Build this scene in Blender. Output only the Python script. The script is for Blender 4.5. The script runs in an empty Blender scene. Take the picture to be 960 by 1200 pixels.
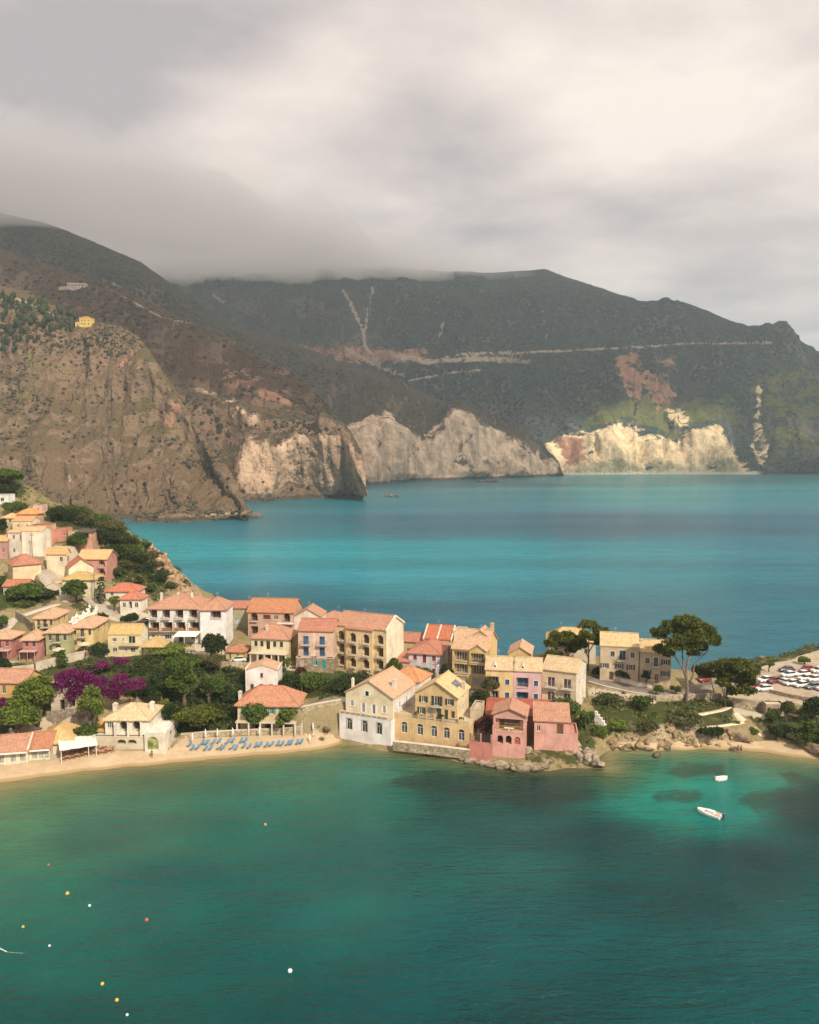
import bpy, bmesh, math, random
import numpy as np
from mathutils import Vector, Matrix
rng = np.random.default_rng(7); random.seed(7)
sc = bpy.context.scene
COL = sc.collection
R = math.radians
# ------------------------------------------------------------------ camera
F, CZ, PITCH = 963.0, 66.0, math.atan(85/963)
ca, sa = math.cos(PITCH), math.sin(PITCH)
cam = bpy.data.cameras.new('camera'); camo = bpy.data.objects.new('camera', cam); COL.objects.link(camo)
cam.sensor_fit = 'HORIZONTAL'; cam.sensor_width = 36; cam.lens = 36*F/960
cam.clip_start = 1; cam.clip_end = 60000
camo.location = (0, 0, CZ); camo.rotation_euler = (math.pi/2-PITCH, 0, 0)
sc.camera = camo

def ray(px, py):
    u, v = (px-480)/F, (600-py)/F
    return np.array([u, ca+v*sa, -sa+v*ca])
def ground(px, py, z=0.0):
    d = ray(px, py); t = (z-CZ)/d[2]
    return np.array([d[0]*t, d[1]*t, z])
def at(px, py, Y):
    d = ray(px, py); t = Y/d[1]
    return np.array([d[0]*t, Y, CZ+d[2]*t])
def proj(P):
    x, y, z = P[..., 0], P[..., 1], P[..., 2]-CZ
    dep = y*ca-z*sa; up = y*sa+z*ca
    return 480+F*x/dep, 600-F*up/dep

# ------------------------------------------------------------------ numpy noise
_perm = np.random.default_rng(3).permutation(512).astype(np.int64)
_perm = np.concatenate([_perm, _perm, _perm])
_g = np.random.default_rng(5).normal(size=(512, 3)); _g /= np.linalg.norm(_g, axis=1)[:, None]
def perlin(x, y, z=0.0):
    x, y, z = np.broadcast_arrays(np.asarray(x, float), np.asarray(y, float), np.asarray(z, float))
    xi, yi, zi = np.floor(x).astype(int), np.floor(y).astype(int), np.floor(z).astype(int)
    xf, yf, zf = x-xi, y-yi, z-zi
    f = lambda t: t*t*t*(t*(t*6-15)+10)
    u, v, w = f(xf), f(yf), f(zf)
    out = 0
    for dx in (0, 1):
        for dy in (0, 1):
            for dz in (0, 1):
                h = _perm[_perm[_perm[(xi+dx) % 512]+(yi+dy) % 512]+(zi+dz) % 512]
                g = _g[h]
                d = g[..., 0]*(xf-dx)+g[..., 1]*(yf-dy)+g[..., 2]*(zf-dz)
                out = out+d*(u if dx else 1-u)*(v if dy else 1-v)*(w if dz else 1-w)
    return out*1.5
def fbm(x, y, z=0.0, o=4, gain=.5):
    s, a, r = 0, 1, 0
    for i in range(o):
        s = s+a*perlin(x*2**i+17*i, y*2**i-9*i, np.asarray(z)*2**i+5*i); r += a; a *= gain
    return s/r
def ridged(x, y, z=0.0, o=4, gain=.55):
    s, a, r = 0, 1, 0
    for i in range(o):
        s = s+a*(1-2.2*np.abs(perlin(x*2**i+31*i, y*2**i+13*i, np.asarray(z)*2**i))); r += a; a *= gain
    return s/r
def sstep(a, b, x):
    t = np.clip((x-a)/(b-a), 0, 1); return t*t*(3-2*t)
def in_poly(px, py, poly):
    px, py = np.asarray(px, float), np.asarray(py, float)
    ins = np.zeros(px.shape, bool); n = len(poly)
    for i in range(n):
        x1, y1 = poly[i]; x2, y2 = poly[(i+1) % n]
        if y1 == y2: continue
        c = ((y1 > py) != (y2 > py)) & (px < (x2-x1)*(py-y1)/(y2-y1)+x1)
        ins ^= c
    return ins
def poly_dist(px, py, poly, closed=True):
    px, py = np.asarray(px, float), np.asarray(py, float)
    best = np.full(px.shape, 1e9); n = len(poly)
    for i in range(n if closed else n-1):
        ax, ay = poly[i]; bx, by = poly[(i+1) % n]
        dx, dy = bx-ax, by-ay; L = dx*dx+dy*dy+1e-9
        t = np.clip(((px-ax)*dx+(py-ay)*dy)/L, 0, 1)
        best = np.minimum(best, np.hypot(px-ax-t*dx, py-ay-t*dy))
    return best
def soft_poly(px, py, poly, w):
    d = poly_dist(px, py, poly); s = np.where(in_poly(px, py, poly), d, -d)
    return sstep(-w, w, s)

# ------------------------------------------------------------------ objects
def tag(o, label=None, cat=None, group=None, kind=None):
    if label: o['label'] = label
    if cat: o['category'] = cat
    if group: o['group'] = group
    if kind: o['kind'] = kind
    return o
def empty(name, loc, rz=0.0):
    o = bpy.data.objects.new(name, None); COL.objects.link(o)
    o.location = loc; o.rotation_euler = (0, 0, rz); o.empty_display_size = .5
    return o
def mesh_obj(name, v, f, mats, parent=None, smooth=False, mi=None, loc=None):
    me = bpy.data.meshes.new(name)
    me.from_pydata([tuple(map(float, p)) for p in v], [], f)
    if not isinstance(mats, (list, tuple)): mats = [mats]
    for m in mats: me.materials.append(m)
    if mi is not None: me.polygons.foreach_set('material_index', np.asarray(mi, np.int32))
    if smooth: me.polygons.foreach_set('use_smooth', np.ones(len(f), bool))
    me.update()
    o = bpy.data.objects.new(name, me); COL.objects.link(o)
    if parent is not None: o.parent = parent
    if loc is not None: o.location = loc
    return o
def np_mesh(name, V, Q, mats, parent=None, smooth=False, attrs=None, uv=None):
    """V (n,3); Q (m,k) constant-size faces."""
    me = bpy.data.meshes.new(name)
    V = np.asarray(V, np.float32); Q = np.asarray(Q, np.int32); k = Q.shape[1]
    me.vertices.add(len(V)); me.vertices.foreach_set('co', V.ravel())
    me.loops.add(Q.size); me.loops.foreach_set('vertex_index', Q.ravel())
    me.polygons.add(len(Q)); me.polygons.foreach_set('loop_start', np.arange(0, Q.size, k, dtype=np.int32))
    me.polygons.foreach_set('loop_total', np.full(len(Q), k, np.int32))
    if smooth: me.polygons.foreach_set('use_smooth', np.ones(len(Q), bool))
    for nme, val in (attrs or {}).items():
        val = np.asarray(val, np.float32)
        if val.ndim == 1:
            a = me.attributes.new(nme, 'FLOAT', 'POINT'); a.data.foreach_set('value', val)
        else:
            if val.shape[1] == 3: val = np.concatenate([val, np.ones((len(val), 1), np.float32)], 1)
            a = me.attributes.new(nme, 'FLOAT_COLOR', 'POINT'); a.data.foreach_set('color', val.ravel())
    if not isinstance(mats, (list, tuple)): mats = [mats]
    for m in mats: me.materials.append(m)
    me.update(calc_edges=True); me.validate()
    o = bpy.data.objects.new(name, me); COL.objects.link(o)
    if parent is not None: o.parent = parent
    return o
def grid_quads(ny, nx):
    i = np.arange(ny*nx).reshape(ny, nx)
    return np.stack([i[:-1, :-1].ravel(), i[:-1, 1:].ravel(), i[1:, 1:].ravel(), i[1:, :-1].ravel()], 1)

class MB:
    def __init__(s): s.v, s.f, s.mi = [], [], []
    def add(s, v, f, m=0):
        b = len(s.v); s.v += [tuple(p) for p in v]; s.f += [tuple(b+i for i in q) for q in f]; s.mi += [m]*len(f); return s
    def box(s, x0, x1, y0, y1, z0, z1, m=0):
        return s.add([(x0,y0,z0),(x1,y0,z0),(x1,y1,z0),(x0,y1,z0),(x0,y0,z1),(x1,y0,z1),(x1,y1,z1),(x0,y1,z1)],
                     [(3,2,1,0),(4,5,6,7),(0,1,5,4),(1,2,6,5),(2,3,7,6),(3,0,4,7)], m)
    def tube(s, pts, rad, n=6, m=0, cap=True):
        pts = [np.asarray(p, float) for p in pts]
        if not hasattr(rad, '__len__'): rad = [rad]*len(pts)
        b = len(s.v)
        for i, p in enumerate(pts):
            d = pts[min(i+1, len(pts)-1)]-pts[max(i-1, 0)]; d = d/(np.linalg.norm(d)+1e-9)
            a = np.cross(d, (0, 0, 1) if abs(d[2]) < .9 else (1, 0, 0)); a /= np.linalg.norm(a); c = np.cross(d, a)
            for k in range(n):
                t = 2*math.pi*k/n; s.v.append(tuple(p+rad[i]*(math.cos(t)*a+math.sin(t)*c)))
        for i in range(len(pts)-1):
            for k in range(n):
                k2 = (k+1) % n
                s.f.append((b+i*n+k, b+(i+1)*n+k, b+(i+1)*n+k2, b+i*n+k2)); s.mi.append(m)
        if cap:
            s.f.append(tuple(b+k for k in range(n))); s.mi.append(m)
            s.f.append(tuple(b+(len(pts)-1)*n+k for k in range(n-1, -1, -1))); s.mi.append(m)
        return s
    def sphere(s, c, r, n=10, k=6, m=0, sc3=(1,1,1)):
        v, f = [], []
        for i in range(k+1):
            th = math.pi*i/k
            for j in range(n):
                ph = 2*math.pi*j/n
                v.append((c[0]+r*sc3[0]*math.sin(th)*math.cos(ph), c[1]+r*sc3[1]*math.sin(th)*math.sin(ph), c[2]+r*sc3[2]*math.cos(th)))
        for i in range(k):
            for j in range(n):
                j2 = (j+1) % n; f.append((i*n+j, (i+1)*n+j, (i+1)*n+j2, i*n+j2))
        return s.add(v, f, m)
    def solid(s, v, faces, th, m=0):
        """closed slab: top faces plus the same lowered by th plus rim"""
        n = len(v); vv = list(v)+[(p[0], p[1], p[2]-th) for p in v]
        ff = [tuple(q) for q in faces]+[tuple(i+n for i in reversed(q)) for q in faces]
        ed = {}
        for q in faces:
            for i in range(len(q)):
                e = (q[i], q[(i+1) % len(q)])
                if (e[1], e[0]) in ed: del ed[(e[1], e[0])]
                else: ed[e] = 1
        for a, b in ed: ff.append((b, a, a+n, b+n))
        return s.add(vv, ff, m)
    def build(s, name, mats, parent=None, smooth=False, loc=None):
        return mesh_obj(name, s.v, s.f, mats, parent, smooth, s.mi, loc)

# ------------------------------------------------------------------ materials
def lin(c): return c/12.92 if c <= .04045 else ((c+.055)/1.055)**2.4
def S(r, g, b, k=.8): return (lin(r/255)*k, lin(g/255)*k, lin(b/255)*k)
class NT:
    def __init__(s, name):
        s.m = bpy.data.materials.new(name); s.m.use_nodes = True; s.t = s.m.node_tree; s.t.nodes.clear()
        s.out = s.n('ShaderNodeOutputMaterial'); s.b = s.n('ShaderNodeBsdfPrincipled')
        s.l(s.b.outputs[0], s.out.inputs[0])
    def n(s, t, **k):
        nd = s.t.nodes.new(t)
        for a, v in k.items(): setattr(nd, a, v)
        return nd
    def l(s, a, b): s.t.links.new(a, b)
    def inp(s, nd, k, v):
        if hasattr(v, 'is_output') or hasattr(v, 'links'): s.l(v, nd.inputs[k])
        else:
            if hasattr(nd.inputs[k].default_value, '__len__') and not hasattr(v, '__len__'): v = (v, v, v)
            if hasattr(v, '__len__') and len(nd.inputs[k].default_value) == 4 and len(v) == 3: v = tuple(v)+(1,)
            nd.inputs[k].default_value = v
    def pos(s):
        return s.n('ShaderNodeNewGeometry').outputs['Position']
    def obj(s): return s.n('ShaderNodeTexCoord').outputs['Object']
    def mapv(s, vec, scale):
        m = s.n('ShaderNodeMapping'); s.l(vec, m.inputs[0]); m.inputs['Scale'].default_value = scale if hasattr(scale, '__len__') else (scale,)*3
        return m.outputs[0]
    def noise(s, vec, scale, detail=4, rough=.55, dist=0):
        nd = s.n('ShaderNodeTexNoise'); s.l(vec, nd.inputs['Vector']); nd.inputs['Scale'].default_value = scale
        nd.inputs['Detail'].default_value = detail; nd.inputs['Roughness'].default_value = rough; nd.inputs['Distortion'].default_value = dist
        return nd.outputs[0]
    def vor(s, vec, scale, feature='F1', out=0):
        nd = s.n('ShaderNodeTexVoronoi', feature=feature); s.l(vec, nd.inputs['Vector']); nd.inputs['Scale'].default_value = scale
        return nd.outputs[out]
    def ramp(s, fac, a, b, lo=0.0, hi=1.0):
        m = s.n('ShaderNodeMapRange', interpolation_type='SMOOTHSTEP'); s.l(fac, m.inputs[0])
        m.inputs[1].default_value, m.inputs[2].default_value, m.inputs[3].default_value, m.inputs[4].default_value = a, b, lo, hi
        return m.outputs[0]
    def math(s, op, a, b=0.0, c=0.0):
        m = s.n('ShaderNodeMath', operation=op)
        for i, v in enumerate((a, b, c)): s.inp(m, i, v)
        return m.outputs[0]
    def mix(s, fac, a, b, mode='MIX'):
        m = s.n('ShaderNodeMix', data_type='RGBA', blend_type=mode); m.clamp_factor = True
        s.inp(m, 0, fac); s.inp(m, 6, a); s.inp(m, 7, b)
        return m.outputs[2]
    def attr(s, name, out=2):
        a = s.n('ShaderNodeAttribute', attribute_name=name); return a.outputs[out]
    def bump(s, h, strength=.3, dist=.1):
        b = s.n('ShaderNodeBump'); s.l(h, b.inputs['Height']); b.inputs['Strength'].default_value = strength; b.inputs['Distance'].default_value = dist
        s.l(b.outputs[0], s.b.inputs['Normal']); return b
    def done(s, col, rough=.8, spec=None):
        s.inp(s.b, 'Base Color', col); s.inp(s.b, 'Roughness', rough)
        if spec is not None: s.inp(s.b, 'Specular IOR Level', spec)
        return s.m
_mc = {}
def cached(fn):
    def w(*a):
        k = (fn.__name__,)+a
        if k not in _mc: _mc[k] = fn(*a)
        return _mc[k]
    return w
def mulc(c, k): return tuple(x*k for x in c[:3])
@cached
def M_plaster(c):
    lum = .3*c[0]+.59*c[1]+.11*c[2]; c = tuple(min(.82, (.86*x+.14*lum)*1.03) for x in c)
    t = NT('plaster'); p = t.pos()
    big = t.noise(p, .35, 5, .6); fine = t.noise(p, 4, 3)
    streak = t.noise(t.mapv(p, (2.2, 2.2, .16)), 1, 3, .6)
    col = t.mix(t.ramp(big, .3, .75), mulc(c, 1.06), tuple(np.array(mulc(c, .74))*np.array([1, .96, .90])))
    col = t.mix(t.ramp(streak, .54, .74, 0, .55), col, mulc(c, .52))
    col = t.mix(t.ramp(fine, .3, .7, 0, .14), col, mulc(c, .6))
    t.bump(fine, .15, .03)
    return t.done(col, .88, .2)
@cached
def M_tile(c):
    t = NT('roof_tiles'); p = t.pos(); uv = t.n('ShaderNodeTexCoord').outputs['UV']
    cell = t.vor(t.mapv(uv, (4.6, 3.2, 1)), 1, 'F1', 1)
    sep = t.n('ShaderNodeSeparateColor'); t.l(cell, sep.inputs[0])
    big = t.noise(p, .5, 4, .65)
    col = t.mix(t.ramp(sep.outputs[0], 0, 1), mulc(c, .78), mulc(c, 1.12))
    col = t.mix(t.ramp(big, .50, .74, 0, .5), col, tuple(np.array(c)*np.array([.62, .6, .62])))
    col = t.mix(t.ramp(t.noise(p, 1.7, 3), .60, .72, 0, .5), col, tuple(np.minimum(1, np.array(c)*1.2+.03)))
    w = t.n('ShaderNodeTexWave', bands_direction='X', wave_profile='SIN'); t.l(uv, w.inputs[0]); w.inputs['Scale'].default_value = .62; w.inputs['Distortion'].default_value = 0.3
    t.bump(w.outputs[1], .35, .08)
    return t.done(col, .85, .2)
@cached
def M_plain(c, rough=.6, var=.15):
    t = NT('painted'); n = t.noise(t.obj(), 3, 4)
    return t.done(t.mix(t.ramp(n, .3, .7), mulc(c, 1+var), mulc(c, 1-var)), rough)
@cached
def M_glass(c=(.02, .025, .03)):
    t = NT('window_glass'); n = t.noise(t.pos(), .9, 2)
    return t.done(t.mix(t.ramp(n, .35, .65), mulc(c, .6), mulc(c, 1.8)), .12, .5)
@cached
def M_metal(c, rough=.4):
    t = NT('metal'); n = t.noise(t.obj(), 6, 3); t.b.inputs['Metallic'].default_value = .4
    return t.done(t.mix(t.ramp(n, .3, .7), c, mulc(c, .7)), rough)
@cached
def M_stone(c=(.38, .29, .19), sc_=2.0):
    t = NT('rubble_stone'); p = t.pos()
    cell = t.vor(p, sc_, 'F1', 1); ed = t.vor(p, sc_, 'DISTANCE_TO_EDGE', 0)
    sep = t.n('ShaderNodeSeparateColor'); t.l(cell, sep.inputs[0])
    col = t.mix(sep.outputs[0], mulc(c, .62), mulc(c, 1.3))
    col = t.mix(t.ramp(ed, .0, .09, .8, 0), col, mulc(c, .4))
    col = t.mix(t.ramp(t.noise(p, .6, 4), .5, .7, 0, .6), col, mulc(c, .6))
    t.bump(ed, .5, .15)
    return t.done(col, .9, .2)
@cached
def M_rock(c=(.40, .33, .24)):
    t = NT('shore_rock'); p = t.pos()
    n = t.noise(p, .9, 8, .65); n2 = t.noise(t.mapv(p, (1, 1, 3.2)), .8, 5, .6)
    z = t.n('ShaderNodeSeparateXYZ'); t.l(p, z.inputs[0])
    col = t.mix(t.ramp(n, .32, .66), mulc(c, 1.25), mulc(c, .42))
    col = t.mix(t.ramp(n2, .5, .7, 0, .7), col, (.26, .19, .10))
    zz = t.math('ADD', z.outputs[2], t.math('MULTIPLY', n, 1.4))
    col = t.mix(t.ramp(zz, .75, 1.5, .9, 0), col, (.045, .04, .028))
    t.bump(t.math('ADD', n, n2), .9, .5)
    return t.done(col, .9, .2)
def leafmat(name, dark, light, trans=.25):
    t = NT(name); h = t.attr('hue', 2); big = t.noise(t.pos(), .55, 3)
    f = t.math('ADD', t.math('MULTIPLY', h, .62), t.math('MULTIPLY', t.ramp(big, .3, .7), .38))
    col = t.mix(f, dark, light)
    d = t.b; t.inp(d, 'Base Color', col); t.inp(d, 'Roughness', .7); t.inp(d, 'Specular IOR Level', .25)
    tr = t.n('ShaderNodeBsdfTranslucent'); t.l(col, tr.inputs[0])
    mx = t.n('ShaderNodeMixShader'); mx.inputs[0].default_value = trans
    t.l(d.outputs[0], mx.inputs[1]); t.l(tr.outputs[0], mx.inputs[2]); t.l(mx.outputs[0], t.out.inputs[0])
    return t.m
LEAF = dict(
    pine=leafmat('pine_needles', (.030, .048, .006), (.150, .168, .022)),
    broad=leafmat('broad_leaves', (.024, .05, .010), (.13, .19, .03)),
    fresh=leafmat('fresh_leaves', (.05, .09, .012), (.22, .27, .045)),
    dark=leafmat('dark_leaves', (.012, .024, .008), (.055, .085, .022)),
    olive=leafmat('olive_scrub', (.05, .06, .022), (.17, .17, .06)),
    thicket=leafmat('thicket_leaves', (.016, .030, .009), (.085, .115, .026)),
    dry=leafmat('dry_grass', (.16, .12, .04), (.36, .30, .11)),
    purple=leafmat('bougainvillea_flowers', (.085, .006, .052), (.25, .02, .155)),
    red=leafmat('reddish_leaves', (.05, .02, .012), (.16, .06, .03)),
)
BARK = M_plain((.13, .095, .065), .95, .35)
WHITE = M_plain((.78, .74, .68), .6, .08)
IRON = M_plain((.035, .03, .028), .6, .2)
GREYM = M_plain((.36, .34, .31), .8, .15)
# ------------------------------------------------------------------ house builder
lr0 = np.random.default_rng(77)
HOUSES = []
def fit(ref, side, z, r, xo, xs=None, depth=None, eave=None):
    """ground corner pixel + yaw -> world frame of a block (W, D, H solved from where its edges fall)"""
    P = ground(ref[0], ref[1], z); r = R(r)
    dx = np.array([math.cos(r), math.sin(r)]); dy = np.array([-math.sin(r), math.cos(r)])
    dep0 = P[1]*ca+(CZ-z)*sa
    k = (xo-480)/F
    if side == 'R':
        W = (P[0]-k*dep0)/(dx[0]-k*dx[1]*ca); org = P[:2]-W*dx
    else:
        W = (k*dep0-P[0])/(dx[0]-k*dx[1]*ca); org = P[:2].copy()
    if xs is not None:
        k = (xs-480)/F; depth = (k*dep0-P[0])/(dy[0]-k*dy[1]*ca)
    H = None
    if eave is not None:
        v = (600-eave)/F; H = P[1]*(v*ca-sa)/(ca+v*sa)+CZ-z
    return dict(org=org, z=z, r=r, W=float(W), D=float(depth), H=None if H is None else float(H), dx=dx, dy=dy)
def uv_roof(o):
    me = o.data; uv = me.uv_layers.new(name='UVMap'); Z = Vector((0, 0, 1))
    for p in me.polygons:
        n = p.normal; t = Z.cross(n)
        t = Vector((1, 0, 0)) if t.length < .05 else t.normalized()
        b = n.cross(t)
        for li in p.loop_indices:
            c = me.vertices[me.loops[li].vertex_index].co
            uv.data[li].uv = (c.dot(t), c.dot(b))
class Fac:
    def __init__(s, O, U, N, W): s.O, s.U, s.N, s.W = np.array(O, float), np.array(U, float), np.array(N, float), W
    def p(s, u, v, d=0.0): return tuple(s.O+s.U*u+np.array([0, 0, v])+s.N*d)
    def box(s, mb, u0, u1, v0, v1, d0, d1, m=0):
        q = s.p
        return mb.add([q(u0,v0,d1),q(u1,v0,d1),q(u1,v0,d0),q(u0,v0,d0),q(u0,v1,d1),q(u1,v1,d1),q(u1,v1,d0),q(u0,v1,d0)],
                      [(3,2,1,0),(4,5,6,7),(0,1,5,4),(1,2,6,5),(2,3,7,6),(3,0,4,7)], m)
    def quad(s, mb, u0, u1, v0, v1, d, m=0):
        q = s.p; return mb.add([q(u0,v0,d),q(u1,v0,d),q(u1,v1,d),q(u0,v1,d)], [(0,1,2,3)], m)
DEF = dict(fc=(.72,.68,.6), glass=(.02,.025,.03), sh=None, rail=(.05,.04,.035), dc=(.10,.06,.035), dp=1.25, slab=(.6,.55,.47), mull=1, trim=None)
def depth_of(kind, o):
    return {'win': .16, 'arch': .22, 'door': .16, 'gar': .22, 'log': o['dp'], 'logarch': o['dp'], 'balc': .16, 'hole': 1.6, 'archhole': 1.6, 'vent': .3, 'blind': .06}[kind]
def wall_facade(mb, fa, H, holes, zlo=-3.0):
    us, vs = {0.0, fa.W}, {zlo, 0.0, H}
    hs = []
    for h in holes:
        uc, v, w, hh, kind = h[:5]; o = dict(DEF); o.update(h[5] if len(h) > 5 else {})
        u = uc*fa.W; w = min(w, fa.W*.96); u0 = min(max(u-w/2, .12), fa.W-.12-w); u1 = u0+w; v1 = min(v+hh, H-.08)
        if v1-v < .25: continue
        hs.append((u0, u1, max(v, .02), v1, kind, o)); us |= {u0, u1}; vs |= {max(v, .02), v1}
    us, vs = sorted(us), sorted(vs)
    for i in range(len(us)-1):
        for j in range(len(vs)-1):
            a, b, c, d = us[i], us[i+1], vs[j], vs[j+1]
            if b-a < 1e-5 or d-c < 1e-5: continue
            mu, mv = (a+b)/2, (c+d)/2
            if any(h[0] < mu < h[1] and h[2] < mv < h[3] for h in hs): continue
            fa.quad(mb, a, b, c, d, 0)
    q = fa.p
    for (u0, u1, v0, v1, kind, o) in hs:
        dp = depth_of(kind, o); w = u1-u0
        if 'arch' in kind:
            rr = min(w/2, (v1-v0)*.5); vs_ = v1-rr; n = 8; uc = (u0+u1)/2
            arc = [(uc-w/2*math.cos(math.pi*k/n), vs_+rr*math.sin(math.pi*k/n)) for k in range(n+1)]
            for k in range(n):
                (a0, b0), (a1, b1) = arc[k], arc[k+1]
                mb.add([q(a0,b0), q(a1,b1), q(a1,v1), q(a0,v1)], [(0,1,2,3)])
                mb.add([q(a0,b0), q(a0,b0,-dp), q(a1,b1,-dp), q(a1,b1)], [(0,1,2,3)])
        else:
            vs_ = v1; mb.add([q(u0,v1), q(u0,v1,-dp), q(u1,v1,-dp), q(u1,v1)], [(0,1,2,3)])
        mb.add([q(u0,v0), q(u0,v0,-dp), q(u0,vs_,-dp), q(u0,vs_)], [(0,1,2,3)])
        mb.add([q(u1,v0), q(u1,vs_), q(u1,vs_,-dp), q(u1,v0,-dp)], [(0,1,2,3)])
        mb.add([q(u0,v0), q(u1,v0), q(u1,v0,-dp), q(u0,v0,-dp)], [(0,1,2,3)])
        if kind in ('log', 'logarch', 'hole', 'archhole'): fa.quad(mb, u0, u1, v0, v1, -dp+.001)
    return hs
def railing(mb, fa, u0, u1, v, d, ret=0.0, h=.95):
    b = lambda a0, a1, c0, c1, e0, e1: fa.box(mb, a0, a1, c0, c1, e0, e1)
    b(u0, u1, v+h-.05, v+h, d-.05, d); b(u0, u1, v+.08, v+.12, d-.04, d-.01)
    n = max(2, int((u1-u0)/.22))
    for i in range(n+1):
        u = u0+(u1-u0-.03)*i/n; b(u, u+.03, v+.12, v+h-.05, d-.04, d-.01)
    if ret > 0:
        for u in (u0, u1-.04): b(u, u+.04, v+h-.05, v+h, d-ret, d-.05); b(u, u+.04, v+.3, v+.34, d-ret, d-.05)
def openings(root, fa, hs):
    for (u0, u1, v0, v1, kind, o) in hs:
        w = u1-u0; FC = M_plain(o['fc'], .6, .06)
        if kind in ('win', 'arch', 'balc', 'door', 'gar', 'blind'):
            dp = depth_of(kind, o); dd = -dp+.03
            nm = {'win': 'window', 'arch': 'window', 'balc': 'balcony_door', 'door': 'door', 'gar': 'garage_door', 'blind': 'window'}[kind]
            m = MB()
            closed = o['sh'] and o['sh'][0] == 'closed'
            pm = M_glass(o['glass']) if kind in ('win', 'arch', 'balc') and not closed else M_plain(o['sh'][1] if closed else o['dc'], .65, .15)
            if kind == 'arch':
                rr = min(w/2, (v1-v0)*.5); uc = (u0+u1)/2; vs_ = v1-rr
                pts = [fa.p(u0, v0, dd), fa.p(u1, v0, dd)]+[fa.p(uc+w/2*math.cos(math.pi*k/8), vs_+rr*math.sin(math.pi*k/8), dd) for k in range(9)]
                m.add(pts, [tuple(range(len(pts)))])
            else: fa.quad(m, u0, u1, v0, v1, dd)
            win = m.build(nm, pm, root)
            f = MB(); t = .075
            if kind in ('win', 'arch', 'balc') and not closed:
                top = v1 if kind != 'arch' else v1-min(w/2, (v1-v0)*.5)
                fa.box(f, u0, u0+t, v0, top, dd+.01, dd+.06); fa.box(f, u1-t, u1, v0, top, dd+.01, dd+.06)
                fa.box(f, u0+t, u1-t, v0, v0+t, dd+.01, dd+.06); fa.box(f, u0+t, u1-t, top-t, top, dd+.01, dd+.06)
                for k in range(o['mull']):
                    uu = u0+w*(k+1)/(o['mull']+1); fa.box(f, uu-.035, uu+.035, v0+t, top-t, dd+.01, dd+.055)
            else:
                n = 4 if kind == 'gar' else 2
                for k in range(1, n):
                    uu = u0+w*k/n if kind != 'gar' else 0
                    if kind == 'gar': vv = v0+(v1-v0)*k/n; fa.box(f, u0+.03, u1-.03, vv-.02, vv+.02, dd+.01, dd+.03)
                    else: fa.box(f, uu-.03, uu+.03, v0+.03, v1-.03, dd+.01, dd+.04)
            fm = FC if kind not in ('door', 'gar') and not closed else M_plain(mulc(o['dc'] if not closed else o['sh'][1], .6), .65)
            f.build('frame', fm, win)
            if kind in ('win', 'blind'):
                s = MB(); fa.box(s, u0-.08, u1+.08, v0-.1, v0-.005, .003, .1); s.build('sill', M_plain(o['slab'], .8), win)
            if o['trim']:
                s = MB(); c = .14
                fa.box(s, u0-c, u0-.004, v0, v1+c, .003, .05); fa.box(s, u1+.004, u1+c, v0, v1+c, .003, .05); fa.box(s, u0, u1, v1+.004, v1+c, .004, .05)
                s.build('surround', M_plain(o['trim'], .8), win)
            if o['sh'] and o['sh'][0] == 'open':
                for a in (0, 1):
                    s = MB(); sw = w*.5
                    x0, x1 = (u0-sw-.02, u0-.02) if a == 0 else (u1+.02, u1+sw+.02)
                    fa.box(s, x0, x1, v0, v1, .006, .05)
                    for k in range(1, 5):
                        vv = v0+(v1-v0)*k/5; fa.box(s, x0+.05, x1-.05, vv-.03, vv+.01, .05, .065)
                    s.build('shutter', M_plain(o['sh'][1], .6), win)
            if kind == 'balc':
                s = MB(); b0, b1 = u0-.55, u1+.55; fa.box(s, b0, b1, v0-.16, v0-.02, .004, .95)
                bal = s.build('balcony', M_plain(o['slab'], .8), root)
                s = MB(); railing(s, fa, b0+.03, b1-.03, v0-.02, .92, .88); s.build('railing', M_plain(o['rail'], .6), bal)
        elif kind in ('log', 'logarch'):
            dp = o['dp']; m = MB(); dw = w*.72; uc = (u0+u1)/2
            fa.quad(m, uc-dw/2, uc+dw/2, v0+.02, min(v0+2.2, v1-.05), -dp+.04)
            d = m.build('balcony_door', M_glass(o['glass']), root)
            f = MB(); n = 2 if w < 3 else 4; hh = min(v0+2.2, v1-.05)
            for k in range(n+1):
                uu = uc-dw/2+dw*k/n; fa.box(f, uu-.05, uu+.05, v0+.02, hh, -dp+.05, -dp+.12)
            fa.box(f, uc-dw/2, uc+dw/2, hh-.07, hh+.03, -dp+.05, -dp+.13)
            f.build('frame', FC, d)
            s = MB(); sd = o.get('proj', .18); fa.box(s, u0-.05, u1+.05, v0-.16, v0-.02, .004, sd)
            bal = s.build('balcony', M_plain(o['slab'], .8), root)
            s = MB()
            if o.get('solid'): fa.box(s, u0, u1, v0-.02, v0+.92, sd-.1, sd-.02)
            else: railing(s, fa, u0, u1, v0-.02, sd-.02)
            s.build('railing', M_plain(o['rail'], .65), bal)
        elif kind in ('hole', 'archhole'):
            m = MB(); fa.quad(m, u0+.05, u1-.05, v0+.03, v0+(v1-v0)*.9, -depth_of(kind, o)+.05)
            m.build('dark_backing', M_glass((.025, .02, .018)), root)  # near-black sheet stands in for the shade inside the opening
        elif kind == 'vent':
            m = MB(); fa.quad(m, u0, u1, v0, v1, -.2); m.build('vent_opening', M_glass((.02, .018, .015)), root)
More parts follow.
